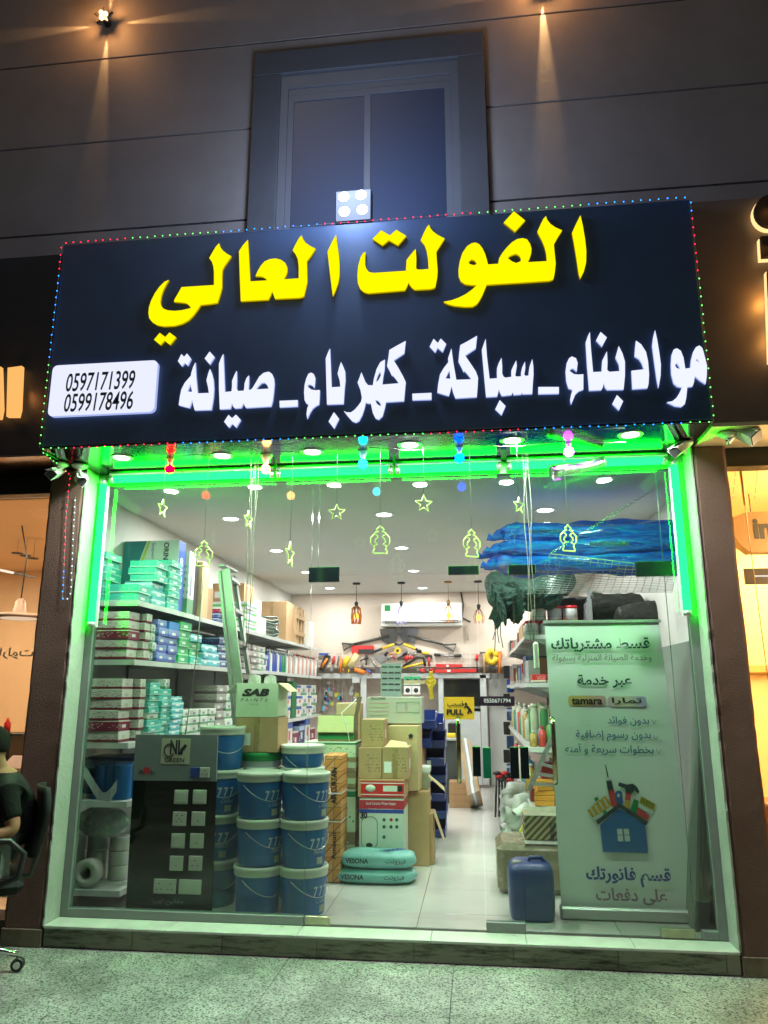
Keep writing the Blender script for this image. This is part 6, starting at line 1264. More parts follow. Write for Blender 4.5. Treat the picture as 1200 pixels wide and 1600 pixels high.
# ================================================================== right shelving and what stands on it
shr = thing('shelving_unit', 'grey metal shelving along the right side behind the banner', 'shelf', (1.4, 2, FZ)); RL = [1.99, 1.58, 1.03, .54]
for z in RL:
    for k in range(4):
        y0 = 1.95+k*1.14; q = MB(); dz = random.uniform(-.008, .008); q.box(1.06, 1.62, y0+.003, y0+1.13, z-.006+dz, z-.001+dz); q.box(1.055, 1.06, y0+.003, y0+1.13, z-.04+dz, z-.006+dz); q.box(1.061, 1.62, y0+.003, y0+.008, z-.04+dz, z-.0065+dz)
        q.prism([(1.075, y0+.04, z-.01), (1.075, y0+.04, z-.04), (1.5, y0+.04, z-.16), (1.6, y0+.04, z-.16), (1.6, y0+.04, z-.01)], (0, .003, 0)); q.build('shelf', SHW, shr)
for k in range(5): q = MB(); q.box(1.625, 1.65, 1.95+k*1.14, 1.98+k*1.14, FZ, 2.4); q.build('upright', SHD, shr)
q = MB(); q.box(1.652, 1.658, 1.95, 6.5, FZ, 2.3); q.build('back_panel', SHD, shr)
def jar(label, x, y, z, r, h, body, capm, grp, nm='jar'):
    t = thing(nm, label, nm, (x, y, z), grp); q = MB(); q.lathe((x, y, z+.001), [(r, 0), (r, h*.8), (r*.96, h*.82)], 18); q.build('jar_body', body, t); q = MB(); q.lathe((x, y, z+.001), [(r*1.03, h*.80), (r*1.03, h), (0, h)], 18); q.build('lid', capm, t)
JW = printed('jar_white', (.60, .62, .56), (.2, .25, .3), (.5, .1, .1), (.3, .34), 41, ink=.4)
for i in range(6): jar(f'red lidded white tub on the top right shelf, lower row, {ORD[i]} from the aisle side', 1.13+.135*(i % 3), 2.06+.2*(i//3), RL[0], .062, .13, JW, RED, 'red lidded tubs')
for i in range(4): jar(f'red lidded white tub stacked in the upper row, {ORD[i]} from the aisle side', 1.20+.14*(i % 3), 2.08+.22*(i//3), RL[0]+.132, .064, .13, JW, RED, 'red lidded tubs')
jar('orange lidded flat tin beside the red lidded tubs', 1.60, 2.06, RL[0]+.002, .06, .08, ORG, ORG, None, 'tin')
carton('long raw wooden box beyond the red lidded tubs on the top right shelf', 1.08, 1.5, 2.6, 3.3, RL[0]+.001, RL[0]+.16, WOOD)
random.seed(5)
cols = [(.5, .5, .46), (.18, .05, .03), (.03, .05, .12), (.5, .05, .04), (.05, .05, .05), (.55, .42, .05), (.35, .36, .35), (.25, .16, .10), (.1, .2, .35)]
def mixed(z, hmax, y0, y1, desc, n):
    y = y0
    for i in range(n):
        w_ = (y1-y0)/n; c = cols[(i*5+int(z*10)) % len(cols)]; h = hmax*random.uniform(.35, 1)
        m_ = printed(f'mixed_{int(z*100)}_{i}', c, tuple(min(.7, x*.4+.3) for x in c), band=(.0, .2), seed=i*3.1+z)
        carton(f'{ORD[i]} assorted box from the near end of the {desc}', 1.075+random.uniform(0, .02), 1.40, y+.01, y+w_-.01, z+.001, z+h, m_, group='assorted boxes on the '+desc, rot=random.uniform(-.06, .06)); y += w_
mixed(RL[1], .26, 2.25, 6.3, 'second right shelf', 14); mixed(RL[0], .22, 3.4, 6.3, 'top right shelf', 8)
for i, (x, c, nm) in enumerate(((1.11, RED, 'red'), (1.24, RED, 'dark red'), (1.40, YEL, 'yellow'))): carton(f'flat {nm} packet at the near end of the second right shelf', x, x+.12, 2.0, 2.2, RL[1]+.001, RL[1]+.065, printed('packet'+nm, tuple(c.node_tree.nodes['Principled BSDF'].inputs['Base Color'].default_value[:3]) if False else ((.5, .03, .03) if 'red' in nm else (.6, .45, .04)), (.7, .6, .5), band=(.0, .2), seed=i+51))
carton('brown box behind the flat red packets on the second right shelf', 1.2, 1.42, 2.24, 2.4, RL[1]+.001, RL[1]+.22, mat('brown_leather_box', (.16, .07, .04), .5, 0, .15))
SPW, SPG, SPB_, SPT, SPR = mat('bottle_cream', (.50, .52, .40), .3, 0, .1), mat('bottle_green', (.06, .25, .10), .3, 0, .1), mat('bottle_blue', (.08, .28, .42), .3, 0, .1), mat('bottle_amber', (.40, .28, .06), .25, 0, .1), mat('bottle_red', (.5, .05, .04), .3, 0, .1)
BM = [SPW, SPT, SPW, SPG, SPB_, SPW, SPR, SPG]
for i in range(8): bottle(f'tall cream capped can in the back row of the third right shelf, {ORD[i]} along', 1.13+.085*(i % 5), 2.22+.30*(i//5), RL[2]+.0, .036, .36-.02*(i % 2), BM[(i*3) % 8], SPW, 'tall cans on the third right shelf', name='spray_can', cat='spray can', neck=.8)
for i in range(12): bottle(f'small bottle in the front row of the third right shelf, {ORD[i]} along', 1.10+.075*(i % 6), 2.02+.1*(i//6), RL[2], .03, .13+.08*(i % 3)*.5, BM[(i*5+1) % 8], (SPW, SPR, SPB_)[i % 3], 'small bottles on the third right shelf')
for i in range(10): bottle(f'bottle in the far part of the third right shelf, {ORD[i]} along', 1.13, 2.9+.33*i, RL[2], .05, .24+.05*(i % 3), BM[(i*7+2) % 8], SPW, 'far bottles on the third right shelf')
for i in range(8): bottle(f'bottle far down the aisle on the fourth right shelf, {ORD[i]} along', 1.13, 3.0+.38*i, RL[3], .06, .26+.05*(i % 2), BM[(i*3+1) % 8], SPW, 'far bottles on the fourth right shelf')
for i in range(5): carton(f'{ORD[i]} orange box up at the near end of the fourth right shelf', 1.10-.0, 1.27, 2.05, 2.2, RL[3]+.001+i*.042, RL[3]+.041+i*.042, printed('orange_small_box', (.65, .27, .03), (.3, .1, .02), (.1, .3, .1), (.0, .12), 61), group='orange boxes on the fourth right shelf', rot=random.uniform(-.2, .2))
carton('orange box lying beside the orange stack, fourth right shelf', 1.30, 1.42, 2.06, 2.18, RL[3]+.001, RL[3]+.05, MATS['orange_small_box'], rot=.4)
carton('maroon box at the aisle end of the fourth right shelf', 1.07, 1.13, 2.32, 2.5, RL[3]+.001, RL[3]+.13, mat('maroon_solid', (.22, .03, .04), .4, 0, .1))
carton('dark red carton above the orange stack, behind it on the fourth shelf', 1.2, 1.4, 2.6, 2.8, RL[3]+.001, RL[3]+.3, mat('dark_red_carton', (.35, .03, .03), .4, 0, .1))
t = thing('small_ladder', 'small grey folding step ladder leaning by the banner', 'ladder', (1.2, 1.6, .5)); a0, a1 = at(873, 1130, 1.5), at(826, 1235, 1.6); b0_, b1_ = at(880, 1150, 1.5), at(868, 1235, 1.6)
q = MB(); q.bar(a0, a1, .04, .015); q.build('rail', LAD, t); q = MB(); q.bar(b0_, b1_, .035, .015); q.build('rail', LAD, t)
for k in range(5): f = .3+k*.15; q = MB(); q.bar(a0.lerp(a1, f), b0_.lerp(b1_, f)+Vector((0, .002, 0)), .02, .08, up=(0, 1, 0)); q.build('step', LAD, t)
# dark things hanging at the far aisle end
t = thing('tool_rack', 'dark rack of hanging tools at the far right of the back wall', 'rack', at(790, 1050, 6.4))
for k in range(8): a = rect(787+(k % 2)*5, 1040+k*22, 797+(k % 2)*6, 1060+k*22, 6.3); q = MB(); q.box(a[0], a[1], 6.3, 6.4, a[2], a[3], bev=.008); q.build('hanging_pack', (BLACK, BLUE, BLACK, PD, BLACK, mat('navy_pack', (.02, .05, .15), .4, 0, .1), BLACK, PD)[k], t)

# ================================================================== blue film rolls, mesh tray, chain, green netting
RB, nt_, b_ = newmat('blue_film'); L_ = nt_.links.new; tc_ = N(nt_, 'ShaderNodeTexCoord'); mg_ = N(nt_, 'ShaderNodeMapping'); mg_.inputs['Scale'].default_value = (1.2, 7, 7); L_(tc_.outputs['Object'], mg_.inputs[0])
nz_ = N(nt_, 'ShaderNodeTexNoise', i_Scale=3.2, i_Detail=5.0, i_Roughness=.6, i_Distortion=1.2); L_(mg_.outputs[0], nz_.inputs[0]); bp_ = N(nt_, 'ShaderNodeBump', i_Strength=1.0, i_Distance=.05); L_(nz_.outputs['Fac'], bp_.inputs['Height']); L_(bp_.outputs[0], b_.inputs['Normal'])
b_.inputs['Base Color'].default_value = (.01, .13, .62, 1); b_.inputs['Roughness'].default_value = .16; b_.inputs['Coat Weight'].default_value = .8
cr_ = N(nt_, 'ShaderNodeValToRGB'); L_(nz_.outputs['Fac'], cr_.inputs[0]); cr_.color_ramp.elements[0].color = (.001, .035, .48, 1); cr_.color_ramp.elements[1].color = (.003, .16, .98, 1); cr_.color_ramp.elements[0].position = .35; cr_.color_ramp.elements[1].position = .7; L_(cr_.outputs[0], b_.inputs['Base Color'])
def froll(label, x0, x1, y, z, r, seed, tilt=0):
    t = thing('film_roll', label, 'film roll', (x0, y, z), 'blue film rolls on the high rack'); q = MB(); n, m_ = 26, 34; vs = []
    for i in range(m_+1):
        f = i/m_; x = x0+(x1-x0)*f
        e = .28+.72*min(1, f*9)**.6 if f < .11 else 1
        for k in range(n):
            a = 2*math.pi*k/n; rr = r*e*(1+.09*math.sin(a*3+seed+f*9)+.05*math.sin(a*7-f*22+seed)+.05*math.sin(a*5+f*31+seed)+(.22*math.sin(a*4+f*60+seed) if f < .10 else 0)+.03*math.sin(f*23+seed))
            vs.append((x+(.03*math.sin(a*2+seed) if f < .08 else 0), y+rr*math.cos(a), z+tilt*f+rr*math.sin(a)+.012*math.sin(f*6+seed)))
    q.add(vs, [(i*n+k, i*n+(k+1) % n, (i+1)*n+(k+1) % n, (i+1)*n+k) for i in range(m_) for k in range(n)]+[tuple(range(n))[::-1]], 0, True); q.build('film_sheet', RB, t)
    q = MB(); q.sphere((x0-.0, y, z), .042, 8, 6, sc=(1.2, .8, .9)); q.tube([(x0+.02, y, z), (x0-.05, y-.02, z-.03), (x0-.09, y-.02, z-.015)], [.035, .02, .03], 8); q.build('twisted_end', RB, t)
    return t
f1 = froll('upper front blue film roll with black print on the high rack', .82, 2.18, .60, 2.625, .070, 1.0)
froll('middle front blue film roll in the bundle on the high rack', .80, 2.18, .56, 2.52, .062, 2.9)
froll('lower front blue film roll resting on the wire mesh', .77, 2.18, .60, 2.42, .070, 2.2)
froll('rear upper blue film roll behind the printed one', .86, 2.18, .80, 2.67, .078, 3.7)
froll('rear lower blue film roll behind the mesh', .80, 2.18, .82, 2.44, .095, 5.1)
froll('short blue film roll end drooping at the left of the rack', .74, 2.2, .94, 2.55, .075, 6.6)
text('printed_word', 'POLYETHYLENE', (1.02, .60-.082, 2.615), (1, 0, 0), (0, .3, .95), .24, .03, INKD, f1, off=.02); text('printed_word', 'POLYETHYLENE', (1.45, .56-.074, 2.508), (1, 0, -.02), (0, .3, .95), .27, .035, INKD, f1, off=.03)
MW = mat('mesh_wire', (.35, .42, .36), .35, .8, .1)
t = thing('wire_mesh_tray', 'sagging square wire mesh holding up the blue film rolls', 'wire mesh', (.95, .5, 2.35))
cA, cB, cC, cD = at(859, 865, .44), at(1058, 888, .44), at(836, 927, 1.35), at(1050, 925, 1.3)
def mp_(u, v): p = cA.lerp(cB, u).lerp(cC.lerp(cD, u), v); return p+Vector((0, 0, -.03*math.sin(math.pi*u)*math.sin(math.pi*v)))
for k in range(19): q = MB(); q.tube([mp_(k/18, v/6) for v in range(7)], .0022, 4); q.build('wire', MW, t)
for k in range(15): q = MB(); q.tube([mp_(u/8, k/14) for u in range(9)], .0022 if k else .004, 4); q.build('wire', MW, t)
t = thing('hanging_chain', 'steel chain running from the ceiling down to the mesh tray corner', 'chain', tuple(cA)); e0, e1 = cA, at(1042, 752, .44); nl = 44
for k in range(nl):
    a, b_ = e0.lerp(e1, k/nl), e0.lerp(e1, (k+1.25)/nl); d = (b_-a); s = d.cross(Vector((0, 1, 0))).normalized() if k % 2 else Vector((0, 1, 0)); q = MB()
    q.tube([a+s*.006, a-s*.006, a.lerp(b_, .5)-s*.008, b_-s*.006, b_+s*.006, a.lerp(b_, .5)+s*.008], .0018, 4, closed=True); q.build('link', CHROME, t)
GNET = mat('green_netting', (.010, .05, .032), .75, 0, .5, 14, 1.0, 45)
def blob(nm, label, cat, parts, m_, seed):
    t = thing(nm, label, cat, tuple(parts[0][0]))
    for i, (c, s) in enumerate(parts):
        q = MB(); n, mm = 72, 36; vs = []
        for j in range(mm+1):
            for k in range(n):
                a, ph = 2*math.pi*k/n, math.pi*j/mm-math.pi/2; d = Vector((math.cos(a)*math.cos(ph), math.sin(a)*math.cos(ph), math.sin(ph)))
                f = 1+.10*math.sin(5*a+seed+i)+.08*math.sin(9*ph+3*a+seed)+.045*math.sin(13*a+ph*5+seed)+.035*math.sin(23*a-ph*4+i*2)*math.cos(ph)+.02*math.sin(37*a+11*ph); vs.append((c[0]+d.x*s[0]*f, c[1]+d.y*s[1]*f, c[2]+d.z*s[2]*f))
        q.add(vs, [(j*n+k, j*n+(k+1) % n, (j+1)*n+(k+1) % n, (j+1)*n+k) for j in range(mm) for k in range(n)], 0, True); q.build('fold', m_, t)
    return t
def P3(px, py, Y): p = at(px, py, Y); return (p.x, p.y, p.z)
YN = 2.0
def bundle(t, p0, p1, r, m_, seed, sag=.05, nm='fold', am=1.0):
    p0, p1 = Vector(p0), Vector(p1); d = (p1-p0).normalized(); u = Vector((0, 0, 1)); v = d.cross(u).normalized(); n, mm = 44, 40; q = MB(); vs = []
    for i in range(mm+1):
        f = i/mm; c = p0.lerp(p1, f)+Vector((0, 0, -sag*math.sin(math.pi*f))); e = min(1, (f*7)**.5+.15, ((1-f)*7)**.5+.15)
        for k in range(n):
            a = 2*math.pi*k/n; rr = r*e*(1+.10*math.sin(a*3+seed+f*5)+am*(.07*math.sin(a*11-f*19+seed)+.05*math.sin(a*17+f*8)+.06*math.sin(f*34+seed+a))); vs.append(c+u*rr*math.sin(a)*.85+v*rr*math.cos(a))
    q.add(vs, [(i*n+k, i*n+(k+1) % n, (i+1)*n+(k+1) % n, (i+1)*n+k) for i in range(mm) for k in range(n)]+[tuple(range(n))[::-1], tuple(mm*n+k for k in range(n))], 0, True); q.build(nm, m_, t)
t = thing('green_netting', 'dark green netting bundle hanging with frayed strings under the blue rolls', 'netting', P3(812, 920, YN))
bundle(t, P3(757, 912, YN), P3(880, 925, YN), .15, GNET, 1.3); bundle(t, P3(760, 930, YN-.15), P3(850, 925, YN-.15), .12, GNET, 2.9); bundle(t, P3(770, 905, YN+.2), P3(900, 908, YN+.2), .13, GNET, 4.1)
bundle(t, P3(765, 915, YN-.2), P3(792, 968, YN-.2), .11, GNET, 5.7, 0); bundle(t, P3(800, 925, YN-.22), P3(806, 958, YN-.2), .13, GNET, 7.7, 0)
q = MB(); q.prism([at(px, py, YN-.1) for px, py in ((768, 925), (800, 940), (797, 965), (784, 972), (777, 985), (770, 968), (763, 967), (770, 950))], (0, .05, 0)); q.build('hanging_flap', GNET, t)
for k, (a, b_) in enumerate((((771, 960), (773, 1018)), ((778, 968), (780, 1005)), ((775, 965), (770, 1000)), ((782, 972), (786, 1012)))): q = MB(); q.tube([at(*a, YN), at((a[0]+b_[0])/2+2*(-1)**k, (a[1]+b_[1])/2, YN), at(*b_, YN)], .004, 4); q.build('frayed_string', GNET, t)
t = thing('dark_sack', 'dark sacks heaped on top of the right shelving behind the banner', 'sacks', P3(890, 955, 2.6)); SKD = mat('sack_dark', (.02, .022, .016), .7, 0, .4, 9, .8, 25)
bundle(t, P3(862, 955, 2.6), P3(960, 950, 2.6), .16, SKD, 4.0, 0, 'sack', .25); bundle(t, P3(915, 948, 2.3), P3(1010, 955, 2.3), .17, SKD, 5.0, 0, 'sack', .25); bundle(t, P3(960, 968, 2.0), P3(1030, 960, 2.0), .14, SKD, 6.0, 0, 'sack', .25)

# ================================================================== back wall: air conditioner, tools
YB = 6.79
X0, X1, Z0, Z1 = rect(595, 942, 722, 978, YB-.2); t = thing('air_conditioner', 'white split air conditioner on the back wall above the shovels', 'air conditioner', (X0, YB-.2, Z0))
q = MB(); q.box(X0, X1, YB-.2, YB, Z0+.06, Z1, bev=.02); q.box(X0, X1, YB-.17, YB, Z0, Z0+.06, bev=.01); q.build('casing', WHITE, t); q = MB(); q.box(X0+.06, X1-.06, YB-.203, YB-.19, Z0+.045, Z0+.085); q.build('air_slot', BLACK, t)
q = MB(); q.box(X0+.05, X1-.05, YB-.205, YB-.2, Z0+.062, Z0+.068); q.build('louvre', WHITE, t); q = MB(); q.box(X0+.06, X0+.15, YB-.2025, YB-.2, Z1-.12, Z1-.03); q.build('energy_sticker', INKG, t); q = MB(); q.box(X0+.06, X0+.15, YB-.2025, YB-.2, Z1-.19, Z1-.125); q.build('label_sticker', INKW, t)
q = MB(); q.tube([at(720, 925, YB), at(724, 945, YB), at(722, 965, YB), at(735, 972, YB)], .012, 6); q.build('pipe', BLACK, t)
for i, (px, a, b_, cn, c, sh) in enumerate(((557, 914, 975, 'amber slatted', (1, .36, .05), 0), (627, 913, 978, 'violet white caged', (.8, .7, 1), 1), (700, 912, 975, 'golden caged', (1, .45, .06), 2), (747, 918, 975, 'amber caged', (1, .42, .08), 3))):
    Y = 5.6; p0, p1, p2 = at(px, a, Y), at(px, a+28, Y), at(px, b_, Y); t = thing('pendant_lamp', f'small {cn} pendant lamp hanging before the back wall', 'pendant lamp', (p0.x, Y, 2.99)); x = p0.x
    q = MB(); q.lathe((x, Y, 0), [(.055, 2.975), (.055, 2.998)], 16); q.tube([(x, Y, 2.98), (x, Y, p1.z)], .004, 5); q.lathe((x, Y, p1.z), [(.018, -.06), (.03, 0), (.01, .02)], 12); q.build('cord', BLACK if i != 2 else mat('brass_dark', (.3, .18, .06), .3, .8, .1), t)
    zt, zb = p1.z-.08, p2.z; h = zt-zb
    for k in range(8):
        an = k*math.pi/4; pr = [(.02, zt+.03), (.05, zt-h*.1), (.075, zt-h*.45), (.06, zb+.01)] if sh else [(.02, zt+.03), (.06, zt), (.07, zt-h*.5), (.06, zb)]
        q = MB(); q.tube([(x+r*math.cos(an+(.4*j if sh == 0 else 0)), Y+r*math.sin(an+(.4*j if sh == 0 else 0)), z) for j, (r, z) in enumerate(pr)], .0045 if sh else .011, 5); q.build('cage_wire', mat('cage_'+cn.split()[0], {0: (.35, .12, .02), 1: (.4, .35, .6), 2: (.5, .25, .05), 3: (.45, .2, .04)}[i], .3, .6, 0), t)
    q = MB(); q.sphere((x, Y, (zt+zb)/2), .035, 12, 8, sc=(1, 1, 1.3)); q.build('bulb', glow('pendant_bulb_'+str(i), c, 4.0), t)
    lamp('lamp', 'POINT', (x, Y, (zt+zb)/2-.07), 1.6, c, .03, parent=t)
K = lambda x, y: (480+x/3.75, 950+y/3.75)
def TP(l, Y): return [at(*K(x, y), Y) for x, y in l]
def tool(nm, label, cat, parts, Y=YB-.012):
    t = thing(nm, label, cat, tuple(at(*K(*parts[0][2][0]), Y)))
    for i, (pn, kind, pts, m_, *w_) in enumerate(parts):
        q = MB(); yy = Y-.0015*i
        if kind == 'poly': q.prism(TP(pts, yy), (0, -.014-.003*i, 0))
        else:
            tp = TP(pts, yy-.012); q.tube(tp, w_[0] if w_ else .012, 7)
        q.build(pn, m_, t)
DST = mat('blade_steel', (.10, .10, .10), .3, .9, .3, 8); HND = mat('dark_handle', (.06, .06, .055), .4, .2, .2)
tool('shovel', 'left black shovel crossed on the back wall, handle to the left', 'shovel', [('blade', 'poly', [(425, 125), (520, 112), (538, 150), (520, 195), (470, 208), (440, 195)], DST), ('shaft', 'tube', [(480, 165), (270, 212)], HND, .02), ('grip', 'tube', [(270, 212), (205, 208), (215, 248), (270, 212)], HND, .017)])
tool('shovel', 'right black shovel crossed on the back wall, handle to the right', 'shovel', [('blade', 'poly', [(650, 122), (550, 112), (532, 150), (560, 195), (632, 205)], DST), ('shaft', 'tube', [(590, 160), (800, 215)], HND, .02), ('grip', 'tube', [(800, 215), (872, 212), (858, 255), (800, 215)], HND, .017)], YB-.02)
tool('bolt_cutter', 'yellow handled loppers crossed below the shovels', 'loppers', [('blade', 'poly', [(468, 182), (540, 212), (600, 180), (545, 222), (510, 220)], DST), ('handle', 'tube', [(510, 212), (440, 238)], YEL, .02), ('handle', 'tube', [(565, 212), (635, 240)], YEL, .02), ('grip', 'tube', [(440, 238), (392, 258)], BLACK, .022), ('grip', 'tube', [(635, 240), (668, 256)], BLACK, .022)], YB-.03)
tool('level', 'upper red spirit level on the back wall', 'spirit level', [('body', 'poly', [(752, 328), (910, 330), (910, 346), (752, 350)], RED), ('vial', 'poly', [(815, 333), (830, 333), (830, 345), (815, 346)], INKW)])
tool('level', 'lower longer red spirit level on the back wall', 'spirit level', [('body', 'poly', [(750, 360), (990, 356), (990, 376), (750, 380)], RED), ('vial', 'poly', [(820, 362), (840, 362), (840, 374), (820, 374)], INKW)])
tool('saw_box', 'red and black boxed tool on the back wall left of the loppers', 'box', [('card', 'poly', [(262, 222), (392, 220), (390, 270), (262, 268)], RED), ('dark_panel', 'poly', [(300, 242), (391, 242), (390, 268), (300, 266)], INKD)])
tool('tape_measure', 'round yellow tape measure under the loppers', 'tape measure', [('case', 'poly', [(530+20*math.cos(k*.63), 250+20*math.sin(k*.63)) for k in range(10)], YEL), ('hub', 'poly', [(530+9*math.cos(k*1.05), 250+9*math.sin(k*1.05)) for k in range(6)], BLACK)], YB-.04)
tool('float_trowel', 'dark plastering float with orange grip at the left of the tools', 'trowel', [('blade', 'poly', [(70, 360), (105, 270), (140, 282), (95, 375)], DST), ('grip', 'tube', [(82, 350), (118, 295)], ORG, .022), ('blue_tag', 'poly', [(70, 265), (125, 265), (122, 277), (70, 276)], BLUE)])
tool('screwdriver', 'red handled putty knife left of the rollers', 'putty knife', [('handle', 'tube', [(158, 282), (150, 330)], RED, .02), ('blade', 'poly', [(135, 345), (160, 345), (150, 372), (130, 370)], STEEL)])
tool('roller', 'orange handled wire brush on the back wall', 'brush', [('handle', 'tube', [(200, 290), (195, 380)], ORG, .02), ('wire', 'tube', [(200, 290), (185, 280), (175, 340)], STEEL, .008)])
tool('paint_roller', 'cream paint roller standing among yellow rollers', 'paint roller', [('sleeve', 'tube', [(295, 270), (248, 345)], mat('cream_fleece', (.65, .55, .28), .9, 0, .2, 20), .05), ('handle', 'tube', [(250, 345), (238, 385)], YEL, .012)])
tool('paint_roller', 'yellow paint roller just left of the cream one', 'paint roller', [('sleeve', 'tube', [(240, 285), (215, 345)], YEL, .04), ('handle', 'tube', [(215, 345), (212, 375)], ORG, .012)])
tool('pincers', 'black pincers hanging over the chisels', 'pincers', [('jaw', 'tube', [(345, 275), (350, 298), (335, 300)], BLACK, .02), ('handle', 'tube', [(348, 290), (310, 310)], BLACK, .01), ('handle', 'tube', [(348, 290), (345, 335)], BLACK, .01)])
tool('knife', 'orange handled float lying low on the wall', 'float', [('handle', 'tube', [(278, 360), (338, 380)], ORG, .035)])
tool('pliers', 'long grey spanner leaning on the back wall', 'spanner', [('shaft', 'tube', [(365, 285), (420, 370)], STEEL, .018), ('jaw', 'poly', [(405, 360), (425, 352), (430, 375), (412, 380)], STEEL)])
tool('pliers', 'blue and orange pliers low on the back wall', 'pliers', [('jaw', 'tube', [(318, 340), (345, 360)], DST, .02), ('handle', 'tube', [(345, 360), (380, 385)], BLUE, .016), ('handle', 'tube', [(345, 360), (360, 390)], ORG, .012)])
tool('trowel', 'grey pointed trowel right of the boxed tool', 'trowel', [('blade', 'poly', [(385, 280), (450, 275), (470, 300), (430, 325)], STEEL), ('handle', 'tube', [(455, 280), (472, 258)], BLACK, .02)])
tool('trowel', 'small black handled trowel with dark blade by the tape', 'trowel', [('blade', 'poly', [(525, 292), (560, 275), (570, 300), (530, 306)], DST), ('handle', 'tube', [(560, 278), (588, 256)], BLACK, .018)])
tool('shears', 'red handled shears below the tape measure', 'shears', [('blade', 'tube', [(470, 300), (500, 280)], STEEL, .018), ('handle', 'tube', [(500, 280), (515, 300)], RED, .014), ('handle', 'tube', [(480, 270), (505, 268)], ORG, .012)])
tool('pliers', 'upper red handled pliers right of the tape', 'pliers', [('jaw', 'tube', [(598, 255), (585, 280)], STEEL, .018), ('handle', 'tube', [(585, 280), (565, 300)], RED, .015), ('handle', 'tube', [(590, 278), (580, 315)], RED, .015)])
tool('pliers', 'second red handled pliers right of the tape', 'pliers', [('jaw', 'tube', [(635, 262), (618, 282)], STEEL, .018), ('handle', 'tube', [(618, 282), (590, 300)], RED, .015), ('handle', 'tube', [(618, 282), (608, 310)], RED, .015)])
tool('hacksaw', 'black bow saw with a yellow blade guard', 'saw', [('frame', 'tube', [(560, 345), (640, 290), (680, 290), (692, 340)], BLACK, .02), ('blade', 'tube', [(560, 350), (680, 322)], YEL, .016)])
tool('hammer', 'black headed hammer right of the bow saw', 'hammer', [('head', 'poly', [(690, 278), (732, 276), (735, 292), (692, 292)], BLACK), ('handle', 'tube', [(714, 290), (713, 340)], RED, .016)])
tool('knife', 'yellow and black cutter above the hammer', 'cutter', [('body', 'tube', [(672, 262), (718, 268)], YEL, .018), ('tip', 'tube', [(640, 258), (672, 262)], BLACK, .014)])
tool('hand_saw', 'long steel file with black ends on the right of the wall', 'file', [('blade', 'tube', [(780, 278), (865, 280)], STEEL, .016), ('handle', 'tube', [(745, 272), (782, 276)], BLACK, .022), ('tip', 'tube', [(865, 280), (905, 278)], BLACK, .022)])
tool('pliers', 'left red pliers in the low row under the saw', 'pliers', [('jaw', 'tube', [(640, 362), (660, 368)], STEEL, .016), ('handle', 'tube', [(660, 365), (690, 358)], RED, .015), ('handle', 'tube', [(660, 368), (692, 375)], RED, .015)])
tool('pliers', 'right red pliers in the low row under the saw', 'pliers', [('jaw', 'tube', [(700, 365), (715, 368)], STEEL, .016), ('handle', 'tube', [(715, 365), (745, 355)], RED, .015), ('handle', 'tube', [(715, 370), (746, 372)], RED, .015)])
tool('chisel', 'thin red handled chisel right of the levels', 'chisel', [('handle', 'tube', [(995, 272), (994, 310)], RED, .024), ('shaft', 'tube', [(994, 310), (997, 375)], HND, .010)])
tool('claw_hammer', 'wooden handled claw hammer near the yellow hose reel', 'hammer', [('head', 'poly', [(1010, 258), (1055, 258), (1052, 268), (1012, 268)], HND), ('handle', 'tube', [(1036, 266), (1039, 380)], WOOD, .022)])
tool('chalk_line', 'bright yellow coil above a dark pointed trowel', 'coil', [('blade', 'poly', [(1060, 315), (1105, 315), (1088, 378)], DST), ('coil', 'tube', [(1080+26*math.cos(k*.52), 287+34*math.sin(k*.52)) for k in range(13)], YEL, .045)])
tool('hatchet', 'orange handled hatchet at the right end of the tool wall', 'hatchet', [('head', 'poly', [(1108, 258), (1140, 252), (1145, 285), (1112, 282)], ORG), ('handle', 'tube', [(1125, 270), (1128, 382)], ORG, .024)])
tool('hook_strip', 'small pale hanging chain on the wall under the conditioner pipe', 'chain', [('chain', 'tube', [(938, 100), (940, 190)], mat('pale_chain', (.5, .4, .3), .5, .3, .1), .012)])
q = MB(); a, b_ = TP([(60, 262), (1160, 262)], YB-.004); c_, d_ = TP([(60, 385), (1160, 385)], YB-.004)
t = thing('peg_mesh', 'fine white wire grid holding the tools on the back wall', 'wire grid', (a.x, YB-.004, c_.z))
for k in range(23): q = MB(); f = k/22; q.tube([a.lerp(b_, f), c_.lerp(d_, f)], .0018, 4); q.build('wire', WHITE, t)
for k in range(5): q = MB(); f = k/4; q.tube([a.lerp(c_, f), b_.lerp(d_, f)], .0018, 4); q.build('wire', WHITE, t)

# back booth under the tools
YF = 6.82; t = thing('aluminium_partition', 'white and grey aluminium partition with a dark window below the tools', 'partition', (0, YF, FZ))
FRM = mat('pale_aluminium', (.60, .62, .62), .35, .3, .05)
def pr(name, a, b_, c, d, m_, Y=YF, dp=.04): r = rect(a, b_, c, d, Y); q = MB(); q.box(r[0], r[1], Y, Y+dp, r[2], r[3], bev=.003); return q.build(name, m_, t)
pr('top_rail', 497, 1052, 765, 1060, FRM); pr('post', 563, 1060, 572, 1226, FRM); pr('post', 686, 1060, 694, 1226, FRM); pr('post', 752, 1054, 762, 1226, FRM); pr('panel', 694, 1112, 752, 1226, FRM, YF+.02, .02); pr('dark_window', 694, 1062, 752, 1111, mat('window_black', (.01, .013, .015), .06, 0, .1, spec=.8), YF+.02, .02); pr('window_frame', 694, 1104, 752, 1107, STEEL, YF+.01, .008); pr('fan_box', 550, 1058, 562, 1067, FRM, YF-.02, .02)
pr('low_panel', 572, 1112, 686, 1226, FRM, YF+.02, .02)
q = MB(); r = rect(765, 1053, 796, 1227, 7.15); q.box(r[0], r[1], 7.15, 7.19, FZ, r[3], bev=.004); tag(q.build('white_door', WHITE), 'plain white door at the far end of the aisle', 'door')
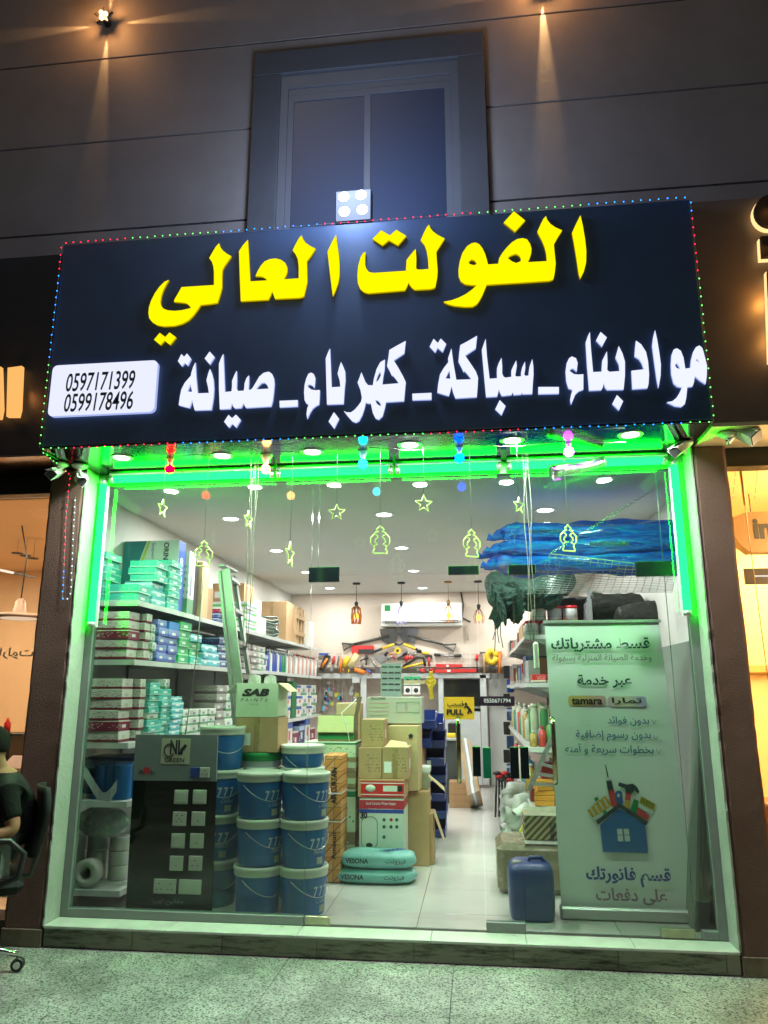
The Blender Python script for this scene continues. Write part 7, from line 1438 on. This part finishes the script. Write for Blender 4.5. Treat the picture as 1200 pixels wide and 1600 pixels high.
t = thing('goods_wall', 'white wire display wall of small coloured goods behind the partition', 'display', at(530, 1080, 7.1)); 
for k in range(9): q = MB(); p, p2 = at(500+k*7, 1062, 7.1), at(500+k*7, 1112, 7.1); q.tube([p, p2], .004, 4); q.build('wire', WHITE, t)
random.seed(11); GC = [mat('goods_'+n_, c, .4, 0, .1) for n_, c in (('cyan', (.1, .55, .7)), ('lemon', (.7, .65, .1)), ('violet', (.35, .15, .5)), ('grey', (.5, .5, .52)), ('pink', (.6, .25, .35)), ('white', (.7, .7, .72)))]
for k in range(34):
    px, py = 501+random.random()*58, 1064+random.random()*40; r = rect(px, py, px+3+random.random()*4, py+4+random.random()*6, 7.05); q = MB(); q.box(r[0], r[1], 7.05, 7.09, r[2], r[3], bev=.003); q.build('hanging_packet', GC[k % 6], t)
for i in range(2):
    for j in range(2): r = rect(631+i*13, 1057+j*15, 643+i*13, 1070+j*15, 6.6); t = thing('boxed_lamp', f'{["upper", "lower"][j]} {["left", "right"][i]} green and white boxed camera on the counter shelf', 'box', (r[0], 6.6, r[2]), 'green and white boxes'); q = MB(); q.box(r[0], r[1], 6.6, 6.75, r[2], r[3]); q.build('card', PG if j == 0 else WHITE, t); q = MB(); q.lathe(((r[0]+r[1])/2, 6.598, (r[2]+r[3])/2), [(.035, 0), (.034, .002), (0, .002)], 14, axis='Y'); q.build('printed_lens', INKD, t)
# counter with things
t = thing('counter_desk', 'grey shop counter at the back left of the aisle', 'counter', (.3, 5.2, FZ)); r = rect(640, 1157, 716, 1255, 5.2); q = MB(); q.box(r[0], r[1], 5.2, 5.8, FZ, r[3], bev=.004); q.build('body', mat('counter_dark', (.06, .07, .07), .4, 0, .1), t); q = MB(); q.box(r[0]-.03, r[1]+.02, 5.16, 5.84, r[3]+.001, r[3]+.03, bev=.004); q.build('top', mat('counter_top', (.45, .46, .45), .3, 0, .1), t)
zt = r[3]+.031
for i, (a, b_, c, d, m_, lb, ct) in enumerate(((697, 1150, 712, 1158, YEL, 'yellow tray on the counter', 'tray'), (665, 1128, 690, 1136, WHITE, 'white printer on the counter', 'printer'), (700, 1130, 716, 1156, BLACK, 'black telephone set on the counter', 'telephone'), (676, 1116, 693, 1126, FRM, 'pale box on the counter by the window', 'box'))):
    r = rect(a, b_, c, d, 5.3+.08*i); q = MB(); q.box(r[0], r[1], 5.3+.08*i, 5.5+.08*i, zt, max(zt+.05, r[3]), bev=.01); tag(q.build(ct.replace(' ', '_'), m_), lb, ct)
for k in range(4): r = rect(702, 1224+k*7.6, 735, 1231+k*7.6, 4.9); carton(f'{ORD[3-k]} flat kraft carton up in the pile before the counter', r[0], r[1], 4.85, 5.12, FZ+.001+(3-k)*.075, FZ+.074+(3-k)*.075, KRAFT, group='flat kraft cartons before the counter')
for k in range(5): 
    a, b_ = at(722+k*3.4, 1163+k*1.5, 5.0), at(735+k*3.8, 1253-k*1.2, 4.7); q = MB(); q.bar(a, b_, .035, .5, up=(0, 1, 0)); tag(q.build('leaning_board', (WOOD, mat('grey_plank', (.35, .33, .30), .6, 0, .15), WHITE, mat('grey_plank', (.35, .33, .30), .6, 0, .15), WOOD)[k]), f'{ORD[k]} thin board from the left leaning by the counter', 'board', 'thin boards leaning by the counter')

# ================================================================== office chair and the seated man at the left edge
t = thing('office_chair', 'black office chair with chrome five star base at the left edge', 'chair', (-2.215, -.66, 0)); t.rotation_euler.z = R(34); cx, cy_ = -2.215, -.66
VIN = mat('black_fabric', (.008, .009, .009), .7, 0, .3, 12, spec=.2)
for k in range(5):
    a = R(-18+72*k); d = Vector((math.cos(a), math.sin(a), 0)); e = Vector((cx, cy_, 0))+d*.29; q = MB(); q.tube([(cx, cy_, .12), Vector((cx, cy_, .115))+d*.15, e+Vector((0, 0, .085))], [.024, .021, .016], 8); q.build('base_leg', CHROME, t)
    q = MB(); s = Vector((-d.y, d.x, 0)); q.tube([e+Vector((0, 0, .035))-s*.022, e+Vector((0, 0, .035))+s*.022], .033, 16); w_ = q.build('castor', BLACK, t); q = MB(); q.tube([e+Vector((0, 0, .035))-s*.025, e+Vector((0, 0, .035))+s*.025], .019, 14); q.build('wheel_rim', CHROME, w_)
q = MB(); q.tube([(cx, cy_, .1), (cx, cy_, .42)], .025, 12); q.build('gas_column', BLACK, t)
q = MB(); q.box(cx-.25, cx+.26, cy_-.25, cy_+.25, .42, .50, bev=.035); q.build('seat', VIN, t)
q = MB(); ys = [(-.21, 0), (-.22, .18), (-.20, .36), (-.17, .44)]; n = 10; vs = []
for i in range(n+1):
    f = i/n; z = .60+.36*f; w_ = .21*(1-.25*max(0, f-.7)/.3)
    for s in range(7): u = (s-3)/3; vs.append((cx+.255+.05*math.sin(f*2.2)-.03*(1-u*u)+.02, cy_+u*w_, z)) 
q.add(vs, [(i*7+s, i*7+s+1, i*7+8+s, i*7+7+s) for i in range(n) for s in range(6)], 0, True); q.add([(x+.035, y, z) for x, y, z in vs], [(i*7+s, i*7+7+s, i*7+8+s, i*7+s+1) for i in range(n) for s in range(6)], 0, True)
per = [i*7 for i in range(n+1)]+[n*7+s for s in range(1, 7)]+[i*7+6 for i in range(n-1, -1, -1)]+[s for s in range(5, 0, -1)]; m_ = len(vs); q.f += [(per[i], per[(i+1) % len(per)], per[(i+1) % len(per)]+m_, per[i]+m_) for i in range(len(per))]; q.m += [0]*len(per); q.sm += [True]*len(per); q.build('backrest', VIN, t)
q = MB(); q.tube([(cx+.05, cy_, .46), (cx+.30, cy_, .47), (cx+.33, cy_, .60), (cx+.32, cy_, .75)], .018, 8); q.build('back_support', BLACK, t)
for s in (-1, 1): q = MB(); q.tube([(cx+.10, cy_+s*.26, .47), (cx+.22, cy_+s*.29, .52), (cx+.24, cy_+s*.30, .64), (cx+.16, cy_+s*.30, .71), (cx+.0, cy_+s*.30, .72), (cx-.06, cy_+s*.29, .66), (cx-.06, cy_+s*.27, .50)], .017, 8); q.build('armrest', BLACK, t)

def skin(name, nodes, edges, m_, parent, sub=3, root=0):
    me = bpy.data.meshes.new(name); me.from_pydata([n_[0] for n_ in nodes], edges, []); o = bpy.data.objects.new(name, me); COL.objects.link(o)
    o.modifiers.new('skin', 'SKIN'); o.modifiers.new('smooth', 'SUBSURF').levels = sub; me2 = o.data
    for v, n_ in zip(me2.skin_vertices[0].data, nodes): v.radius = n_[1] if isinstance(n_[1], tuple) else (n_[1], n_[1])
    me2.skin_vertices[0].data[root].use_root = True
    o.modifiers['skin'].use_smooth_shade = True
    dg = bpy.context.evaluated_depsgraph_get(); em = bpy.data.meshes.new_from_object(o.evaluated_get(dg)); em.name = name; bpy.data.objects.remove(o); em.materials.clear(); em.materials.append(m_)
    for p in em.polygons: p.use_smooth = True
    o = bpy.data.objects.new(name, em); COL.objects.link(o); o.parent = parent; 
    if parent: o.location = -parent.location
    return o
SKN = mat('skin_tone', (.26, .13, .07), .5, 0, .08, 20); TRO = mat('pale_trousers', (.34, .42, .36), .8, 0, .12, 14, .3, 50); SHT = mat('dark_tee', (.008, .010, .008), .85, 0, .2, 10, .3, 60, spec=.1); HAIR = mat('black_hair', (.006, .005, .004), .7, 0, .2, 60, .8, 200, spec=.15)
pt = thing('person', 'seated person in a dark T-shirt and pale trousers at the left edge, arms resting', 'person', (cx, cy_, 0)); pt.rotation_euler.z = R(34)
px_, py_ = cx+.10, cy_
# body: pelvis, spine, neck, head core, arms, legs as one continuous surface, facing -X with a slight turn to the street
nodes = [((px_+.06, py_, .60), (.13, .15)), ((px_+.07, py_, .73), (.12, .14)), ((px_+.05, py_, .87), (.115, .155)), ((px_+.02, py_, .97), (.085, .13)), ((px_-.02, py_, 1.05), .052), ((px_-.06, py_, 1.12), .062), ((px_-.08, py_, 1.20), .075),
         ((px_+.02, py_-.17, .95), .060), ((px_+.08, py_-.23, .75), .044), ((px_-.12, py_-.26, .715), .033), ((px_-.22, py_-.22, .72), .025),
         ((px_+.02, py_+.17, .95), .060), ((px_+.06, py_+.23, .75), .044), ((px_-.14, py_+.18, .72), .033), ((px_-.24, py_+.12, .73), .025),
         ((px_-.02, py_-.10, .57), .095), ((px_-.42, py_-.13, .58), .07), ((px_-.44, py_-.12, .34), .055), ((px_-.42, py_-.12, .10), .04), ((px_-.56, py_-.13, .05), .035),
         ((px_-.02, py_+.10, .57), .095), ((px_-.42, py_+.13, .58), .07), ((px_-.44, py_+.12, .34), .055), ((px_-.42, py_+.12, .10), .04), ((px_-.56, py_+.13, .05), .035)]
ed = [(0, 1), (1, 2), (2, 3), (3, 4), (4, 5), (5, 6), (3, 7), (7, 8), (8, 9), (9, 10), (3, 11), (11, 12), (12, 13), (13, 14), (0, 15), (15, 16), (16, 17), (17, 18), (18, 19), (0, 20), (20, 21), (21, 22), (22, 23), (23, 24)]
body = skin('body', nodes, ed, SKN, pt)
def m_(op, a, b=None):
    n = N(nt_, 'ShaderNodeMath', operation=op)
    for k, v in enumerate((a, b)):
        if v is None: continue
        if isinstance(v, (int, float)): n.inputs[k].default_value = v
        else: L_(v, n.inputs[k])
    return n.outputs[0]
bmat, nt_, b_ = newmat('skin_under_shirt'); L_ = nt_.links.new; tc_ = N(nt_, 'ShaderNodeTexCoord'); sp_ = N(nt_, 'ShaderNodeSeparateXYZ'); L_(tc_.outputs['Object'], sp_.inputs[0]); b_.inputs['Roughness'].default_value = .7; b_.inputs['Specular IOR Level'].default_value = .2
inz = m_('MULTIPLY', m_('GREATER_THAN', sp_.outputs['Z'], .58), m_('LESS_THAN', sp_.outputs['Z'], 1.045)); ay = m_('ABSOLUTE', m_('SUBTRACT', sp_.outputs['Y'], py_)); iny = m_('MAXIMUM', m_('LESS_THAN', ay, .165), m_('GREATER_THAN', sp_.outputs['Z'], .84))
mx_ = N(nt_, 'ShaderNodeMix', data_type='RGBA'); L_(m_('MULTIPLY', inz, iny), mx_.inputs['Factor']); mx_.inputs['A'].default_value = (.26, .13, .07, 1); mx_.inputs['B'].default_value = (.008, .010, .008, 1); L_(mx_.outputs['Result'], b_.inputs['Base Color']); body.data.materials[0] = bmat
ex = lambda i, d, c=None: ((nodes[i][0] if c is None else c), tuple(q_+d for q_ in (nodes[i][1] if isinstance(nodes[i][1], tuple) else (nodes[i][1],)*2)))
def mid(i, j, f): a, b = Vector(nodes[i][0]), Vector(nodes[j][0]); return tuple(a.lerp(b, f))
sn = [ex(0, .010, (px_+.06, py_, .63)), ex(1, .014), ex(2, .013), ex(3, .028, (px_+.015, py_, .985)), ex(7, .012), (mid(7, 8, .55), .062), (mid(7, 8, .78), .060), ex(11, .012), (mid(11, 12, .55), .062), (mid(11, 12, .78), .060), ((px_-.012, py_, 1.022), .066)]
skin('shirt', sn, [(0, 1), (1, 2), (2, 3), (3, 4), (4, 5), (5, 6), (3, 7), (7, 8), (8, 9), (3, 10)], SHT, pt)
tn = [ex(0, .012, (px_+.05, py_, .585)), ex(15, .012), ex(16, .014), ex(17, .016), ex(18, .018, mid(17, 18, .85)), ex(20, .012), ex(21, .014), ex(22, .016), ex(23, .018, mid(22, 23, .85))]
skin('trousers', tn, [(0, 1), (1, 2), (2, 3), (3, 4), (0, 5), (5, 6), (6, 7), (7, 8)], TRO, pt)
def hand(side):
    w_ = Vector((px_-.22, py_-.22, .72)) if side < 0 else Vector((px_-.24, py_+.12, .73)); d = Vector((-1, .25*(-side), -.05)).normalized(); s = Vector((0, 1, 0))*(-side); up = Vector((0, 0, 1))
    nd = [(tuple(w_), .022), (tuple(w_+d*.045), (.016, .030)), (tuple(w_+d*.085), (.015, .034))]; eg = [(0, 1), (1, 2)]
    for k, (off, L_) in enumerate(((-.028, .065), (-.009, .075), (.010, .070), (.028, .055))):
        b_ = w_+d*.09+s*off; i0 = len(nd); nd += [(tuple(b_), .010), (tuple(b_+d*L_*.5-up*.006), .009), (tuple(b_+d*L_*.85-up*.026), .008)]; eg += [(2, i0), (i0, i0+1), (i0+1, i0+2)]
    i0 = len(nd); tb = w_+d*.03-s*.03; nd += [(tuple(tb), .011), (tuple(tb+d*.03-s*.022), .010), (tuple(tb+d*.058-s*.022-up*.01), .009)]; eg += [(1, i0), (i0, i0+1), (i0+1, i0+2)]
    skin('hand', nd, eg, SKN, pt)
hand(-1); hand(1)
hc = Vector((px_-.09, py_, 1.175)); q = MB(); n, mm = 24, 18; vs = []
for j in range(mm+1):
    for k in range(n):
        a, ph = 2*math.pi*k/n, math.pi*j/mm-math.pi/2; x, y, z = math.cos(a)*math.cos(ph), math.sin(a)*math.cos(ph), math.sin(ph)
        X = .098*x*(1 if z > -.2 else 1+.18*(z+.2)); 
        if x < 0: X -= .012*math.exp(-((z+.05)**2)/.02-(y**2)/.02)*1.9
        vs.append((hc.x+X, hc.y+.075*y*(1+.15*min(0, z)), hc.z+.118*z))
q.add(vs, [(j*n+k, j*n+(k+1) % n, (j+1)*n+(k+1) % n, (j+1)*n+k) for j in range(mm) for k in range(n)], 0, True); hd = q.build('head', SKN, pt)
q = MB()
for s in (-1, 1): q.sphere((hc.x+.01, hc.y+s*.076, hc.z-.01), .03, 10, 8, sc=(.7, .35, 1.05))
q.build('ear', SKN, hd)
q = MB()
for s in (-1, 1): q.sphere((hc.x-.088, hc.y+s*.03, hc.z+.012), .011, 8, 6)
q.build('eye', BLACK, hd); q = MB(); q.tube([(hc.x-.092, hc.y-.022, hc.z-.058), (hc.x-.100, hc.y, hc.z-.056), (hc.x-.092, hc.y+.022, hc.z-.058)], .005, 6); q.build('mouth', mat('lip', (.3, .1, .08), .5, 0, 0), hd)
q = MB(); vs = []; fs = []
q.sphere((hc.x+.012, hc.y, hc.z+.028), .104, 18, 12, sc=(.98, .80, 1.02)); q.v = [(x, y, max(z, hc.z-.02+(.06 if x < hc.x-.05 else 0))) for x, y, z in q.v]; q.build('hair', HAIR, hd)
